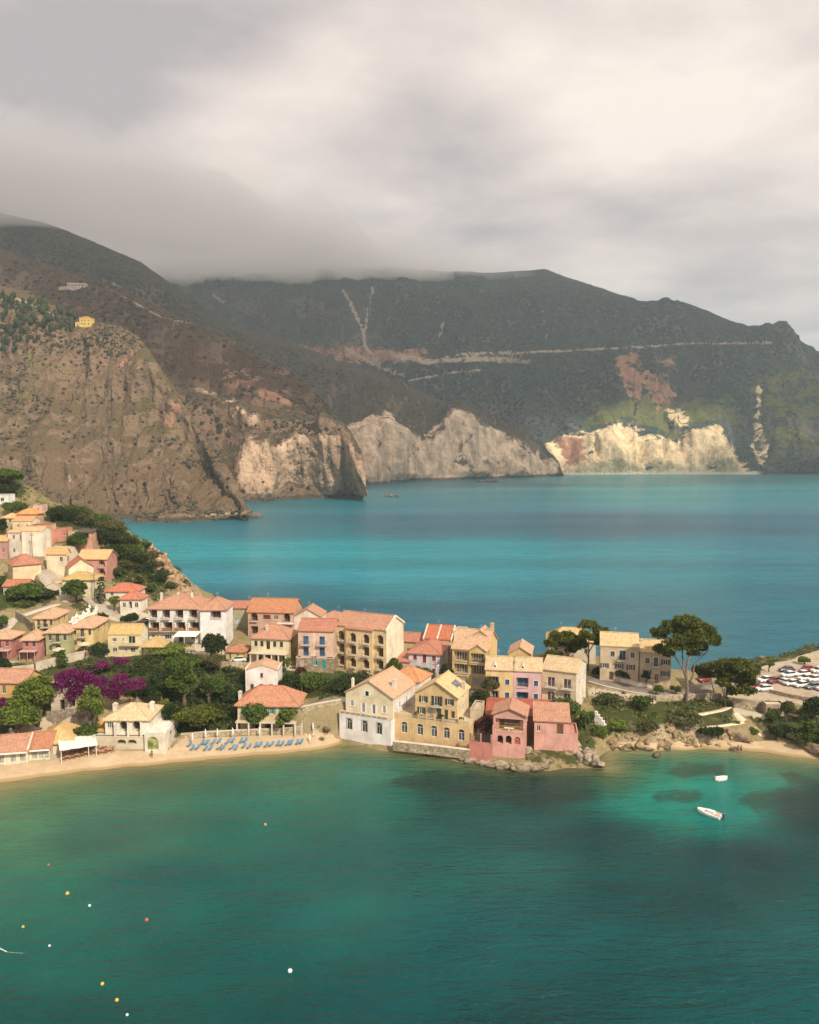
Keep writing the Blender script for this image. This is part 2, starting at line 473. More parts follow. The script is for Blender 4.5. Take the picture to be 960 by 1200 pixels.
def block(root, x, y, z, W, D, H, col, roof=None, Fh=(), Rh=(), Lh=(), zlo=-3.0, wallname='wall', sidecol=None, stone=None):
    mb = MB()
    fs = [(Fac((x,y,z),(1,0,0),(0,-1,0),W), Fh), (Fac((x+W,y,z),(0,1,0),(1,0,0),D), Rh),
          (Fac((x+W,y+D,z),(-1,0,0),(0,1,0),W), ()), (Fac((x,y+D,z),(0,-1,0),(-1,0,0),D), Lh)]
    todo = []
    for i, (fa, hh) in enumerate(fs):
        k0 = len(mb.f); hs = wall_facade(mb, fa, H, hh, zlo); todo.append((fa, hs))
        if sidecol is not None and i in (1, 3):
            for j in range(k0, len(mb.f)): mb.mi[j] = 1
    rf = None
    if roof:
        kind, rise, rc = roof[:3]; ov = roof[3] if len(roof) > 3 else .35; th = .2
        rm = M_tile(rc) if kind != 'flat' else M_plaster(rc); rb = MB(); zt = z+H
        sm = 1 if sidecol is not None else 0
        X0, X1, Y0, Y1 = x-ov, x+W+ov, y-ov, y+D+ov
        if kind == 'gx':
            sl = rise/(D/2); e = zt+.06-ov*sl+.14; yr, zr = y+D/2, zt+rise+.2
            rb.solid([(X0,Y0,e),(X1,Y0,e),(X1,yr,zr),(X0,yr,zr),(X1,Y1,e),(X0,Y1,e)], [(0,1,2,3),(3,2,4,5)], th)
            rb.tube([(X0-.02,yr,zr+.03),(X1+.02,yr,zr+.03)], .14, 6)
            mb.add([(x+W,y,zt),(x+W,y+D,zt),(x+W,yr,zt+rise)], [(0,1,2)], sm); mb.add([(x,y+D,zt),(x,y,zt),(x,yr,zt+rise)], [(0,1,2)], sm)
        elif kind == 'gy':
            sl = rise/(W/2); e = zt+.2-ov*sl; xr, zr = x+W/2, zt+rise+.2
            rb.solid([(X0,Y0,e),(xr,Y0,zr),(xr,Y1,zr),(X0,Y1,e),(X1,Y0,e),(X1,Y1,e)], [(0,1,2,3),(1,4,5,2)], th)
            rb.tube([(xr,Y0-.02,zr+.03),(xr,Y1+.02,zr+.03)], .14, 6)
            mb.add([(x,y,zt),(x+W,y,zt),(xr,y,zt+rise)], [(0,1,2)]); mb.add([(x+W,y+D,zt),(x,y+D,zt),(xr,y+D,zt+rise)], [(0,1,2)])
        elif kind == 'hip':
            h = min(W, D)/2; sl = rise/h; e = zt+.2-ov*sl; zr = zt+rise+.2
            if W >= D: a, b = (x+h, y+D/2, zr), (x+W-h+.01, y+D/2, zr)
            else: a, b = (x+W/2, y+h, zr), (x+W/2, y+D-h+.01, zr)
            c = [(X0,Y0,e),(X1,Y0,e),(X1,Y1,e),(X0,Y1,e), a, b]
            fc = [(0,1,5,4),(1,2,5),(2,3,4,5),(3,0,4)] if W >= D else [(0,1,4),(1,2,5,4),(2,3,5),(3,0,4,5)]
            rb.solid(c, fc, th)
            for p_, q_ in ((c[0],a),(c[1],b if W >= D else a),(c[2],b),(c[3],a if W >= D else b),(a,b)):
                rb.tube([np.array(p_)+(0,0,.02), np.array(q_)+(0,0,.02)], .12, 5)
        elif kind == 'shed':
            sl = rise/D; rb.solid([(X0,Y0,zt+.2-ov*sl),(X1,Y0,zt+.2-ov*sl),(X1,Y1,zt+rise+.2+ov*sl),(X0,Y1,zt+rise+.2+ov*sl)], [(0,1,2,3)], th)
            mb.add([(x+W,y,zt),(x+W,y+D,zt),(x+W,y+D,zt+rise)], [(0,1,2)], sm); mb.add([(x,y+D,zt),(x,y,zt),(x,y+D,zt+rise)], [(0,1,2)], sm)
            mb.add([(x+W,y+D,zt),(x,y+D,zt),(x,y+D,zt+rise),(x+W,y+D,zt+rise)], [(0,1,2,3)])
        elif kind == 'flat':
            rb.box(x+.2, x+W-.2, y+.2, y+D-.2, zt-.5, zt-.3)
            for a in ((x-.04,x+W+.04,y-.04,y+.22),(x-.04,x+W+.04,y+D-.22,y+D+.04),(x-.04,x+.22,y+.22,y+D-.22),(x+W-.22,x+W+.04,y+.22,y+D-.22)):
                rb.box(*a, zt+.002, zt+.1)
        rf = rb.build('roof', rm, root); uv_roof(rf)
        if kind != 'flat' and W > 5.5 and lr0.random() < .5:
            ax, ay = x+W*lr0.uniform(.25, .75), y+D*lr0.uniform(.4, .6); at0 = zt+rise*.5; m = MB(); m.tube([(ax,ay,at0),(ax,ay,zt+rise+1.7)], .03, 5)
            for q in range(4): m.box(ax-.45+.06*q, ax+.45-.06*q, ay-.012, ay+.012, zt+rise+1.1+.14*q, zt+rise+1.125+.14*q)
            m.build('antenna', GREYM, rf)
    wm = stone or M_plaster(col)
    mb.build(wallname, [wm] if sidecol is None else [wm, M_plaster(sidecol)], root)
    for fa, hs in todo: openings(root, fa, hs)
    return rf
def chimney(rf, x, y, z, h=1.2, w=.6, col=(.6,.52,.42)):
    m = MB(); m.box(x-w/2, x+w/2, y-w/2, y+w/2, z-1.2, z+h); m.box(x-w/2-.08, x+w/2+.08, y-w/2-.08, y+w/2+.08, z+h+.003, z+h+.14)
    m.box(x-w/4, x+w/4, y-w/4, y+w/4, z+h+.143, z+h+.4)
    return m.build('chimney', M_plaster(col), rf)
def house(name, label, cat, f, group=None):
    o = empty(name, (f['org'][0], f['org'][1], f['z']), f['r']); tag(o, label, cat, group)
    HOUSES.append(f); return o
def rows(us, vs, w, h, kind, **o):
    return [(u, v, w, h, kind, o) for v in vs for u in us]
# colours (roof / wall)
RED, ORANGE, TAN, PALE, BROWN = (.40,.175,.12), (.43,.23,.15), (.51,.325,.21), (.52,.385,.235), (.34,.17,.10)
CREAM, WHT, YEL, MUST, OCH, PINK, CORAL, PEACH, LILAC, GRN = (.66,.54,.36), (.72,.68,.62), (.66,.50,.22), (.64,.47,.18), (.62,.42,.17), (.56,.24,.20), (.52,.20,.145), (.62,.42,.28), (.60,.42,.44), (.36,.40,.20)
# ------------------------------------------------------------------ the houses (each a thing of its own)
JOBS = []   # (function) run after the terrain exists; fits are collected first
def plan(**k):
    f = fit(**k); HOUSES.append(f); return f
def build_houses():
    HOUSES.clear()
    def simple(key, name, label, col, roof, Fh=(), Rh=(), Lh=(), ch=None, cat='house', sidecol=None):
        f = PL[key]; o = house(name, label, cat, f)
        rf = block(o, 0, 0, 0, f['W'], f['D'], f['H'], col, roof, Fh, Rh, Lh, sidecol=sidecol)
        if ch:
            for c in ch: chimney(rf, f['W']*c[0], f['D']*c[1], f['H']+c[2], *(c[3:]))
        return o, f, rf
    # 1 white seaside house
    f = PL['h1']; o = house('seaside_house', 'white house rising from the water with three arched windows and a yellow gabled top', 'house', f)
    W, D, H = f['W'], f['D'], f['H']; Hp = H
    block(o, 0, 0, 0, W, 14, Hp, (.80,.76,.74), None, [(u, 2.1, 1.25, 2.5, 'arch', dict(fc=(.5,.47,.42), glass=(.05,.05,.05), trim=(.30,.25,.2))) for u in (.2,.5,.78)], wallname='lower_storey')
    mb = MB(); mb.box(.02, W-.02, .02, 13.9, Hp-.14, Hp-.02); mb.build('terrace_floor', M_plaster((.55,.45,.32)), o)
    mb = MB(); mb.box(.05, W-.05, .02, .2, Hp+.003, Hp+.75); mb.build('parapet', M_plaster((.74,.66,.54)), o)
    mb = MB()
    for k in range(9): mb.box(.5+k*(W-1)/9, .5+k*(W-1)/9+.9, -.12, .0, Hp+.35, Hp+.62)
    mb.build('flower_box', M_plain((.42,.3,.18), .8), o)
    ws = dict(fc=(.8,.78,.74), sh=('open', (.80,.78,.75)), glass=(.03,.03,.035))
    rf = block(o, .9, 1.3, Hp, W-1.0, 12, 4.5, (.80,.67,.43), ('gy', 3.1, TAN, .3),
               [(.14,1.5,.7,1.3,'win',ws),(.38,.5,.7,2.1,'win',ws),(.60,.5,.75,2.1,'win',ws),(.82,1.0,.65,1.6,'win',ws)],
               [(.3,1.4,.9,1.4,'win',ws),(.6,1.4,.9,1.4,'win',ws)], zlo=0, sidecol=(.74,.68,.60))
    chimney(rf, W*.86, 5.5, Hp+5.6, 1.6, .8, (.72,.68,.62)); chimney(rf, 1.0, 4.5, Hp+5.0, 1.5, .5, (.72,.64,.5))
    mb = MB(); mb.box(W*.44, W*.56, 1.22, 1.285, Hp+4.2, Hp+5.5)
    mb.build('attic_surround', M_plain((.8,.77,.72), .7), o)
    mb = MB(); mb.box(W*.47, W*.53, 1.19, 1.217, Hp+4.35, Hp+5.35); mb.build('attic_window', M_glass(), o)
    rf = block(o, W*.45, 13.4, 0, W*.62, 7, Hp+4.9, (.74,.68,.60), ('hip', 2.2, (.52,.25,.12), .3), (), [(.5,6.5,.9,1.4,'win',ws)])
    # 2 ochre seaside house
    f = PL['h2']; o = house('seaside_house', 'ochre house with dark shutters above five arched windows on a stone sea wall', 'house', f)
    W, D, H = f['W'], f['D'], f['H']
    a = dict(fc=(.75,.7,.62), glass=(.06,.075,.09), trim=(.66,.52,.3))
    block(o, 0, 0, 0, W, 11, H, (.70,.47,.21), None, [(u,.7,1.35,2.4,'arch',a) for u in (.15,.36,.545,.71,.9)], [(.3,.8,1.1,2,'arch',a)], wallname='lower_storey')
    mb = MB(); mb.box(.02, W-.02, .02, 10.9, H-.14, H-.02); mb.build('terrace_floor', M_plaster((.52,.42,.28)), o)
    tw = M_plaster((.64,.48,.24))
    for a, b in ((.05, W*.25), (W*.86, W-.05)): mb = MB(); mb.box(a, b, .02, .18, H+.003, H+.8); mb.build('terrace_wall', tw, o)
    for k in (3, 4, 5, 6): mb = MB(); mb.box(.15+k*(W-.6)/9, .45+k*(W-.6)/9, .06, .3, H+.003, H+.95); mb.build('terrace_pier', tw, o)
    mb = MB()
    fa = Fac((0,0,H), (1,0,0), (0,-1,0), W); railing(mb, fa, W*.25, W*.86, 0, -.08, 0, .8); mb.build('railing', IRON, o)
    u0 = f['u0']; Wu = f['Wu']; sh = dict(sh=('open', (.05,.05,.035)), fc=(.72,.68,.6), glass=(.06,.06,.06))
    rf = block(o, u0, 1.6, H, Wu, 8.2, f['Hu'], (.70,.47,.21), ('gy', 2.9, (.58,.42,.22), .4),
               [(.2,3.2,.95,1.35,'win',sh),(.52,2.75,1.2,2.1,'balc',sh),(.82,3.2,.95,1.35,'win',sh),(.15,.6,.9,1.5,'win',sh),(.37,.05,1.0,2.2,'door',dict(dc=(.4,.38,.33))),(.57,.05,1.0,2.2,'door',dict(dc=(.06,.08,.05))),(.74,.05,.8,2.1,'door',dict(dc=(.04,.07,.04))),(.9,.5,.8,1.5,'win',dict(sh=('closed',(.07,.07,.05))))], [(.5,1.0,.9,1.4,'win',{}),(.5,3.6,.9,1.2,'win',{})], zlo=0, sidecol=(.70,.56,.34))
    sl = 2.9/(Wu/2); xr = u0+Wu/2
    mb = MB(); t0, t1 = .45, .75
    mb.solid([(xr+Wu/2*t0,5.2,H+f['Hu']+2.9*(1-t0)+.27),(xr+Wu/2*t1,5.2,H+f['Hu']+2.9*(1-t1)+.27),(xr+Wu/2*t1,8.4,H+f['Hu']+2.9*(1-t1)+.27),(xr+Wu/2*t0,8.4,H+f['Hu']+2.9*(1-t0)+.27)], [(0,1,2,3)], .05)
    mb.build('solar_panel', M_glass((.12,.12,.13)), o)
    chimney(rf, u0+Wu*.97, 6.8, H+f['Hu']+.5, 1.3, .6)
    for k, (ux, c) in enumerate(((.3,'olive'),(.88,'olive'),(.62,'dark'))):
        pl = leaf_obj('potted_shrub', blob_leaves([(W*ux, .9, H+.75)], [(.6,.5,.55)], 90, .22), LEAF[c], o)
    # small dry annex right of it
    f = PL['h2b']; o = house('ruined_house', 'narrow weathered house with broken wall tops squeezed between the ochre and the pink house', 'house', f)
    block(o, 0, 0, 0, f['W'], f['D'], f['H'], (.56,.44,.28), ('flat',0,(.5,.4,.26)), [(.5,1.2,.9,1.8,'hole')])
    # 3 pink house
    f = PL['h3']; o = house('pink_house', 'coral pink house on the rocky shore with a roofed loggia above three arches', 'house', f)
    W, D, H = f['W'], f['D'], f['H']; h1 = H*.60; Pc = (.68,.34,.28)
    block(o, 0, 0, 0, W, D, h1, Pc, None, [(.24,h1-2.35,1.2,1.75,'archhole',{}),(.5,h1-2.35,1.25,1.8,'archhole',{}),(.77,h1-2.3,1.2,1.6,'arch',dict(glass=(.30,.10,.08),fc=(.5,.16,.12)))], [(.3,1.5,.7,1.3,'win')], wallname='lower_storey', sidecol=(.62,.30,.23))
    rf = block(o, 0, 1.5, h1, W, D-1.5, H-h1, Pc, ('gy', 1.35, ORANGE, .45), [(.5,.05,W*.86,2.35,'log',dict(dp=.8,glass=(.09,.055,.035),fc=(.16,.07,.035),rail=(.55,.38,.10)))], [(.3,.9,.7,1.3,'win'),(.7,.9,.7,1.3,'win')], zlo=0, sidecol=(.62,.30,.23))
    mb = MB(); mb.box(.02, W-.02, .02, 1.6, h1-.14, h1-.03); mb.build('loggia_floor', M_plain((.60,.42,.12), .8), o)
    mb = MB()
    for x in (.16, W-.16): mb.box(x-.16, x+.16, 0, .3, h1+.003, h1+1.35)
    mb.box(.32, W-.32, .06, .2, h1+.003, h1+.4); mb.build('parapet', M_plaster(Pc), o)
    mb = MB(); mb.box(W*.35, W*.65, .7, 1.2, h1+.68, h1+.74); mb.box(W*.48, W*.52, .9, 1.0, h1, h1+.68); mb.build('table', WHITE, o)
    # lower right wing
    fw = PL['h3w']; o2 = house('pink_wing_house', 'low coral pink house with one brown shutter right of the arched pink house', 'house', fw)
    rf = block(o2, 0, 0, 0, fw['W']*.80, fw['D'], fw['H'], Pc, ('shed', 1.7, ORANGE, .3), [(.12,fw['H']-2.2,.7,1.2,'win',dict(glass=(.05,.03,.03))),(.74,fw['H']-2.6,1.35,2.1,'win',dict(sh=('closed',(.16,.075,.035))))], (), sidecol=(.62,.30,.23))
    block(o2, fw['W']*.80+.02, .0, 0, fw['W']*.2, fw['D'], fw['H']-2.4, Pc, ('flat',0,(.56,.24,.19)), (), (), sidecol=(.66,.36,.29), wallname='terrace_wall')
    fb = PL['h3b']; o3 = house('red_roofed_house', 'long low house under a dark red roof behind the arched pink house', 'house', fb)
    block(o3, 0, 0, 0, fb['W'], fb['D'], fb['H'], (.5,.2,.15), ('shed', 1.5, (.34,.10,.07), .25), [(u,.8,.8,1.2,'win') for u in (.25,.6)])
    # 4 three terraced houses
    bd = dict(dc=(.02,.10,.14), rail=(.18,.16,.18))
    bl = dict(sh=('closed', (.03,.10,.16)), trim=(.7,.66,.6))
    g = 'row of three terraced houses'
    f = PL['t1']; o = house('terraced_house', 'yellow terraced house with blue shutters at the left end of the row of three', 'terraced house', f, g)
    Yc = (.70,.51,.23)
    rf = block(o, 0, 0, 0, f['W']-.03, f['D'], f['H'], Yc, ('gx', 1.8, PALE, .25), [(.34,4.6,1.7,2.1,'log',dict(dp=.9,dc=(.02,.1,.14),glass=(.02,.07,.10))),(.78,4.9,.95,1.25,'win',bl),(.34,1.2,1.7,2.2,'log',dict(dp=.9,glass=(.02,.07,.10))),(.78,1.9,.95,1.25,'win',bl)])
    dormer(rf, f['W']*.32, f['D'], f['H'], 1.8)
    f = PL['t2']; o = house('terraced_house', 'lilac pink terraced house with teal doors on recessed balconies in the row of three', 'terraced house', f, g)
    rf = block(o, 0, 0, 0, f['W']-.03, f['D'], f['H'], (.66,.42,.44), ('gx', 1.8, PALE, .25), [(.32,4.5,2.7,2.2,'log',dict(dp=1.0,glass=(.015,.10,.15),rail=(.34,.16,.15),fc=(.02,.10,.14))),(.80,4.9,.95,1.25,'win',bl),(.32,1.2,2.7,2.2,'log',dict(dp=1.0,glass=(.015,.10,.15),rail=(.34,.16,.15),fc=(.02,.10,.14))),(.80,1.9,.95,1.25,'win',bl)])
    dormer(rf, f['W']*.32, f['D'], f['H'], 1.8)
    f = PL['t3']; o = house('terraced_house', 'cream terraced house with a bright right gable above the creeper covered wall', 'terraced house', f, g)
    cw = dict(fc=(.75,.7,.64), glass=(.10,.09,.085), rail=(.12,.10,.09), mull=1)
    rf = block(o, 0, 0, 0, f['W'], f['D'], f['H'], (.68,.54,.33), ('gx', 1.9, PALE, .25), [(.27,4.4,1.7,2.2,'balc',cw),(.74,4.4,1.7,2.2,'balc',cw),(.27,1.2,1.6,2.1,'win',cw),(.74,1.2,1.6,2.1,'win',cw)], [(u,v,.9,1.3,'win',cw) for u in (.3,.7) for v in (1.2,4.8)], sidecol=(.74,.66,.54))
    mb = MB(); mb.box(-.18, .16, -.3, f['D']+.1, f['H']-.3, f['H']+.35); mb.build('party_wall', M_plaster((.70,.60,.42)), o)
    # 5 mustard house
    f = PL['m']; o = house('mustard_house', 'large mustard yellow apartment house with two tiers of wide glazed balconies and grey garage doors', 'apartment house', f)
    W, D, H = f['W'], f['D'], f['H']; lg = dict(dp=.9, glass=(.09,.085,.085), fc=(.62,.58,.5), rail=(.22,.17,.10))
    rf = block(o, 0, 0, 0, W, D, H, MUST, ('gx', 3.4, TAN, .3),
               [(.26,H-2.75,W*.42,2.1,'log',lg),(.76,H-2.75,W*.42,2.1,'log',lg),(.26,H-5.7,W*.42,2.1,'log',lg),(.76,H-5.7,W*.42,2.1,'log',lg),(.24,.15,W*.38,H-6.7,'gar',dict(dc=(.36,.33,.31))),(.76,.15,W*.32,H-6.7,'gar',dict(dc=(.36,.33,.31)))],
               [(.3,H-2.4,.9,1.3,'win'),(.3,H-5.2,.9,1.3,'win')], sidecol=(.64,.46,.17))
    block(o, W*.52, -.5, H-3.1, W*.48, 4, 3.1, MUST, ('gy', 1.3, TAN, .25), [(.5,.35,W*.40,2.1,'log',lg)], zlo=-.3, wallname='bay_wall')
    block(o, W*.50, 4.2, H, W*.40, 5, 2.6, MUST, ('gy', 1.1, TAN, .25), [(.5,1.0,.5,.7,'win')], zlo=-.1, wallname='dormer_wall')
    chimney(rf, W-.3, D*.62, H+2.6, 2.2, .8, (.62,.42,.22))
    # 6 small mustard gable
    simple('m2', 'gabled_house', 'small mustard house with a tan gable showing above the terraced row', MUST, ('gy', 1.6, TAN, .3), [(.5,2.6,1.6,1.6,'win',dict(mull=3,glass=(.09,.085,.085)))])
    # 7 red roofed pair
    o, f, rf = simple('rp', 'twin_house', 'cream double house with two steep brick red roof slopes split by a sloping party wall', PEACH, ('gx', 2.4, (.44,.15,.08), .2), [(.3,1.6,1.6,2.2,'win',dict(dc=(.2,.05,.04),glass=(.10,.03,.025))),(.78,1.4,2.0,2.4,'hole'),(.08,1.8,.6,1.6,'win')])
    mb = MB(); s = 2.4/(f['D']/2)
    for x in (-.25, f['W']*.48, f['W']+.05):
        mb.solid([(x,-.35,f['H']+.42-.35*s),(x+.35,-.35,f['H']+.42-.35*s),(x+.35,f['D']/2,f['H']+2.85),(x,f['D']/2,f['H']+2.85)], [(0,1,2,3)], .5)
    mb.build('party_wall', M_plaster((.70,.58,.42)), o)
    block(o, f['W']+.5, 1.5, 0, 2.6, 5, f['H']+2.0, (.70,.62,.52), ('flat',0,(.6,.5,.4)), (), (), wallname='stair_tower')
    # 8 lilac house and its annex
    rs = dict(sh=('closed', (.22,.03,.04)), trim=(.7,.66,.62))
    o, f, rf = simple('li', 'lilac_house', 'pale lilac house with crimson shutters under a red hipped roof', (.60,.54,.58), ('hip', 1.5, RED, .45), [(.2,PL['li']['H']-1.75,.95,1.25,'win',rs),(.5,PL['li']['H']-2.35,.95,2.0,'win',rs),(.8,PL['li']['H']-1.75,.95,1.25,'win',rs),(.2,.9,.9,1.2,'win',rs),(.8,.9,.9,1.2,'win',rs)], [(.5,PL['li']['H']-1.75,.9,1.25,'win',rs)])
    simple('lia', 'annex_house', 'tiny pink house with a lean-to red roof left of the lilac house', (.62,.42,.34), ('shed', 1.0, RED, .3), [(.35,.8,.7,1.2,'win'),(.78,.1,.8,1.9,'door',dict(dc=(.12,.04,.03)))])
    # 9 yellow hotel
    f = PL['yh']; o = house('yellow_hotel', 'tall yellow hotel with three storeys of arched balconies and a bright blank right gable', 'hotel', f)
    W, D, H = f['W'], f['D'], f['H']; st = (H-.7)/3
    lo = dict(dp=1.1, glass=(.05,.035,.025), fc=(.14,.08,.05), rail=(.06,.05,.04), proj=.75)
    hol = [(u, .25+st*k, 1.75, 2.25, 'logarch' if k == 2 else 'log', lo) for k in range(3) for u in (.12, .88)]
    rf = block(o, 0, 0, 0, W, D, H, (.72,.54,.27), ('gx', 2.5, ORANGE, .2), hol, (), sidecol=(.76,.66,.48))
    lo = dict(lo, dp=.62); hol = [(u, .25+st*k, 1.7, 2.25, 'logarch' if k != 1 else 'log', lo) for k in range(3) for u in (.27, .76)]
    block(o, W*.24, -.7, 0, W*.52, 2.2, H-.35, (.74,.55,.28), ('shed', .9, RED, .25), hol, wallname='bay_wall')
    mb = MB(); s = 2.5/(D/2)
    mb.solid([(W-.05,-.3,H+.4-.3*s),(W+.3,-.3,H+.4-.3*s),(W+.3,D/2,H+2.9),(W-.05,D/2,H+2.9),(W+.3,D+.3,H+.4-.3*s),(W-.05,D+.3,H+.4-.3*s)], [(0,1,2,3),(3,2,4,5)], .55)
    mb.build('gable_coping', M_plaster((.76,.66,.48)), o)
    # 10
    simple('y10', 'small_house', 'little yellow house with a red roof right behind the tall yellow hotel', YEL, ('gx', 1.3, RED, .3), [(.3,1.2,.9,1.3,'win'),(.7,1.2,.9,1.3,'win')])
    # 11 blue doors
    f = PL['b11']; o = house('balcony_house', 'peach house with four blue balcony doors over a stone ground floor with turquoise shutters', 'house', f)
    W, D, H = f['W'], f['D'], f['H']; bb = dict(glass=(.03,.08,.16), fc=(.035,.09,.17), rail=(.07,.10,.15), slab=(.6,.5,.42))
    rf = block(o, 0, 0, 2.7, W, D, H-2.7, (.68,.47,.34), ('gx', 1.9, RED, .3), [(.22,.2,1.3,2.1,'balc',bb),(.68,.2,1.3,2.1,'balc',bb),(.22,3.0,1.3,2.0,'balc',bb),(.68,3.0,1.3,2.0,'balc',bb)], [(.5,3.0,1,1.8,'win',dict(sh=('closed',(.25,.16,.12))))], zlo=0, sidecol=(.62,.44,.30))
    block(o, -.3, -1.3, 0, W+.6, D+1.2, 2.68, (.4,.32,.2), ('flat',0,(.6,.46,.36)), [(.16,.2,1,2,'door',dict(dc=(.5,.38,.3))),(.52,.9,.8,1.3,'win',dict(sh=('open',(.03,.30,.33)))),(.74,.2,1,2.0,'door',dict(dc=(.02,.27,.30)))], wallname='ground_floor', stone=M_stone((.34,.27,.17), 2.5))
    mb = MB(); mb.box(W*.44, W*.46, -.06, .0, 2.7, H-.2); mb.build('downpipe', WHITE, o)
    # 12 columned house
    f = PL['c12']; W, H = f['W'], f['H']; o = house('columned_house', 'cream house with a red hipped roof and a white columned porch facing the bay', 'house', f)
    dk = dict(glass=(.03,.028,.025), sh=None, fc=(.10,.075,.05))
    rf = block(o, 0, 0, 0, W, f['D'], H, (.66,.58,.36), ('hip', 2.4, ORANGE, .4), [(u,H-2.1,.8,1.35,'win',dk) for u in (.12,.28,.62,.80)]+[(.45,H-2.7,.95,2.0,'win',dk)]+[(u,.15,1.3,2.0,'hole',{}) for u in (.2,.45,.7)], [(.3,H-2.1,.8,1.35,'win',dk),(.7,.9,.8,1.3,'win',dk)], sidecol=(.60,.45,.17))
    chimney(rf, W*.35, 2.2, H+1.2, 1.3, .7, (.66,.48,.36))
    mb = MB()
    for k in range(6): mb.box(.2+k*(W-.7)/5, .5+k*(W-.7)/5, -1.9, -1.6, -1.5, 2.38)
    mb.build('column', M_plaster((.70,.62,.5)), o)
    mb = MB(); mb.box(-.1, W-.05, -2.05, -.01, 2.4, 2.62); mb.build('porch_roof', M_plaster((.66,.54,.40)), o)
    # 13
    simple('y13', 'small_house', 'little yellow house with a dark orange roof beside the parked white car below the hotel', (.64,.46,.15), ('hip', 1.1, (.42,.19,.11), .4), [(.2,.9,.7,1.1,'win'),(.65,.9,.7,1.1,'win')], [(.6,.1,1.1,2,'arch',dict(glass=(.12,.07,.04)))], sidecol=(.62,.42,.13))
    # 14 white hotel
    f = PL['wh']; o = house('white_hotel', 'long white hotel with dark brown balcony bays and an orange hipped roof', 'hotel', f)
    W, D, H = f['W'], f['D'], f['H']; st = H/3
    bx = dict(dp=1.5, glass=(.055,.03,.022), fc=(.12,.06,.04), rail=(.16,.075,.045), proj=.9)
    br = dict(bx); br.update(solid=True, rail=(.24,.12,.05), proj=1.3)
    hol = [(u, H-2.6, 2.0, 2.2, 'log', bx) for u in (.09,.33,.58,.84)]+[(u, st+.25, 2.3, 2.1, 'log', br) for u in (.11,.36,.60,.86)]+[(u,.9,1.7,1.1,'win',dict(mull=2)) for u in (.12,.36)]+[(.6,.1,1.1,2.1,'door'),(.84,.9,1.4,1.2,'win')]
    rf = block(o, 0, 0, 0, W, D, H, (.72,.70,.66), ('hip', 2.5, ORANGE, .45), hol, ())
    for k, uu in enumerate((.13,.45,.72)): chimney(rf, W*uu, D*.5, H+1.9, .9, .5, (.7,.66,.6))
    for u in (.235, .48, .735): m = MB(); m.box(W*u-.12, W*u+.12, -1.3, -.003, st+.1, st+2.1); m.build('balcony_divider', M_plaster((.66,.50,.32)), o)
    W2 = f['W2']
    rf = block(o, W+.02, -1.6, 0, W2, D*.8, H+.1, (.76,.74,.73), ('hip', 2.1, ORANGE, .45), [(.62,H-2.2,W2*.42,1.8,'log',dict(dp=1.2,glass=(.06,.03,.03),fc=(.16,.07,.05),rail=(.14,.06,.04)))], [(.35,H-2.4,.7,1.9,'win'),(.3,H-5,.7,1.5,'win'),(.7,H-5,.7,1.5,'win')], wallname='end_wall')
    # 15 pinkish house and white gable
    f = PL['p15']; W, D, H = f['W'], f['D'], f['H']; o = house('balcony_house', 'faded pink house with a broad weathered orange brown roof behind the columned house', 'house', f)
    lo = dict(dp=1.0, glass=(.04,.025,.02), fc=(.12,.06,.04), rail=(.08,.06,.05), proj=.6)
    block(o, 0, 0, 0, W, D, H, (.56,.34,.24), ('gx', 2.6, (.42,.19,.10), .35), [(.14,H-2.5,1.9,2.2,'logarch',lo),(.42,H-2.0,2.0,1.2,'win',dict(mull=3,glass=(.10,.03,.03),fc=(.2,.06,.05))),(.62,H-2.0,1.2,1.2,'win',dict(mull=2)),(.86,H-2.6,1.8,2.3,'logarch',lo),(.14,.6,2.0,2.2,'log',lo),(.45,1.0,.9,1.4,'win'),(.7,.3,1.0,2.0,'door')])
    mb = MB(); mb.box(W*.66, W*1.02, -1.6, -.01, H-2.9, H-2.75); mb.build('balcony_slab', M_plaster((.7,.6,.5)), o)
    simple('w15', 'gabled_house', 'white gabled house with trailing green creeper joined to the faded pink house', (.72,.64,.54), ('gy', 2.0, ORANGE, .25), [(.42,PL['w15']['H']-2.4,2.0,1.5,'win',dict(mull=2,glass=(.12,.05,.04)))], (), sidecol=(.74,.66,.56))
    simple('o16', 'hipped_house', 'house with an orange hipped roof at the back shore right of the white gable', PEACH, ('hip', 1.7, ORANGE, .4), [(.8,1.0,1,1.3,'win')])
    simple('o16b', 'hipped_house', 'far orange roofed house directly behind the right end of the white hotel', (.44,.42,.26), ('gx', 1.2, RED, .3), [(.35,1.6,1.4,1.4,'win',dict(glass=(.2,.26,.3)))])
    # 17 white chapel-like house
    o, f, rf = simple('w17', 'white_house', 'plain white cube house with a low gable, one attic window and a brown door', (.78,.72,.68), ('gy', 1.2, TAN, .08), [(.5,PL['w17']['H']-1.7,.65,1.1,'win',dict(glass=(.05,.04,.04),fc=(.2,.13,.1))),(.2,1.2,.8,1.25,'win',dict(glass=(.05,.04,.04),fc=(.2,.13,.1))),(.78,1.2,.8,1.25,'win',dict(glass=(.05,.04,.04),fc=(.2,.13,.1))),(.48,.4,.9,2.1,'door',dict(dc=(.14,.07,.05)))])
    mb = MB(); W = f['W']; mb.box(-.06,.14,-.06,f['D']+.06,f['H']+.01,f['H']+.5); mb.box(W-.14,W+.06,-.06,f['D']+.06,f['H']+.01,f['H']+.5); mb.build('parapet', M_plaster((.78,.72,.68)), o)
    # 18 beach house with green shutters
    gs = dict(sh=('open', (.04,.30,.17)), glass=(.05,.06,.05))
    f = PL['g18']; W, H = f['W'], f['H']; o = house('beach_house', 'cream beach house with green shutters under a broad red hipped roof behind the sun loungers', 'house', f)
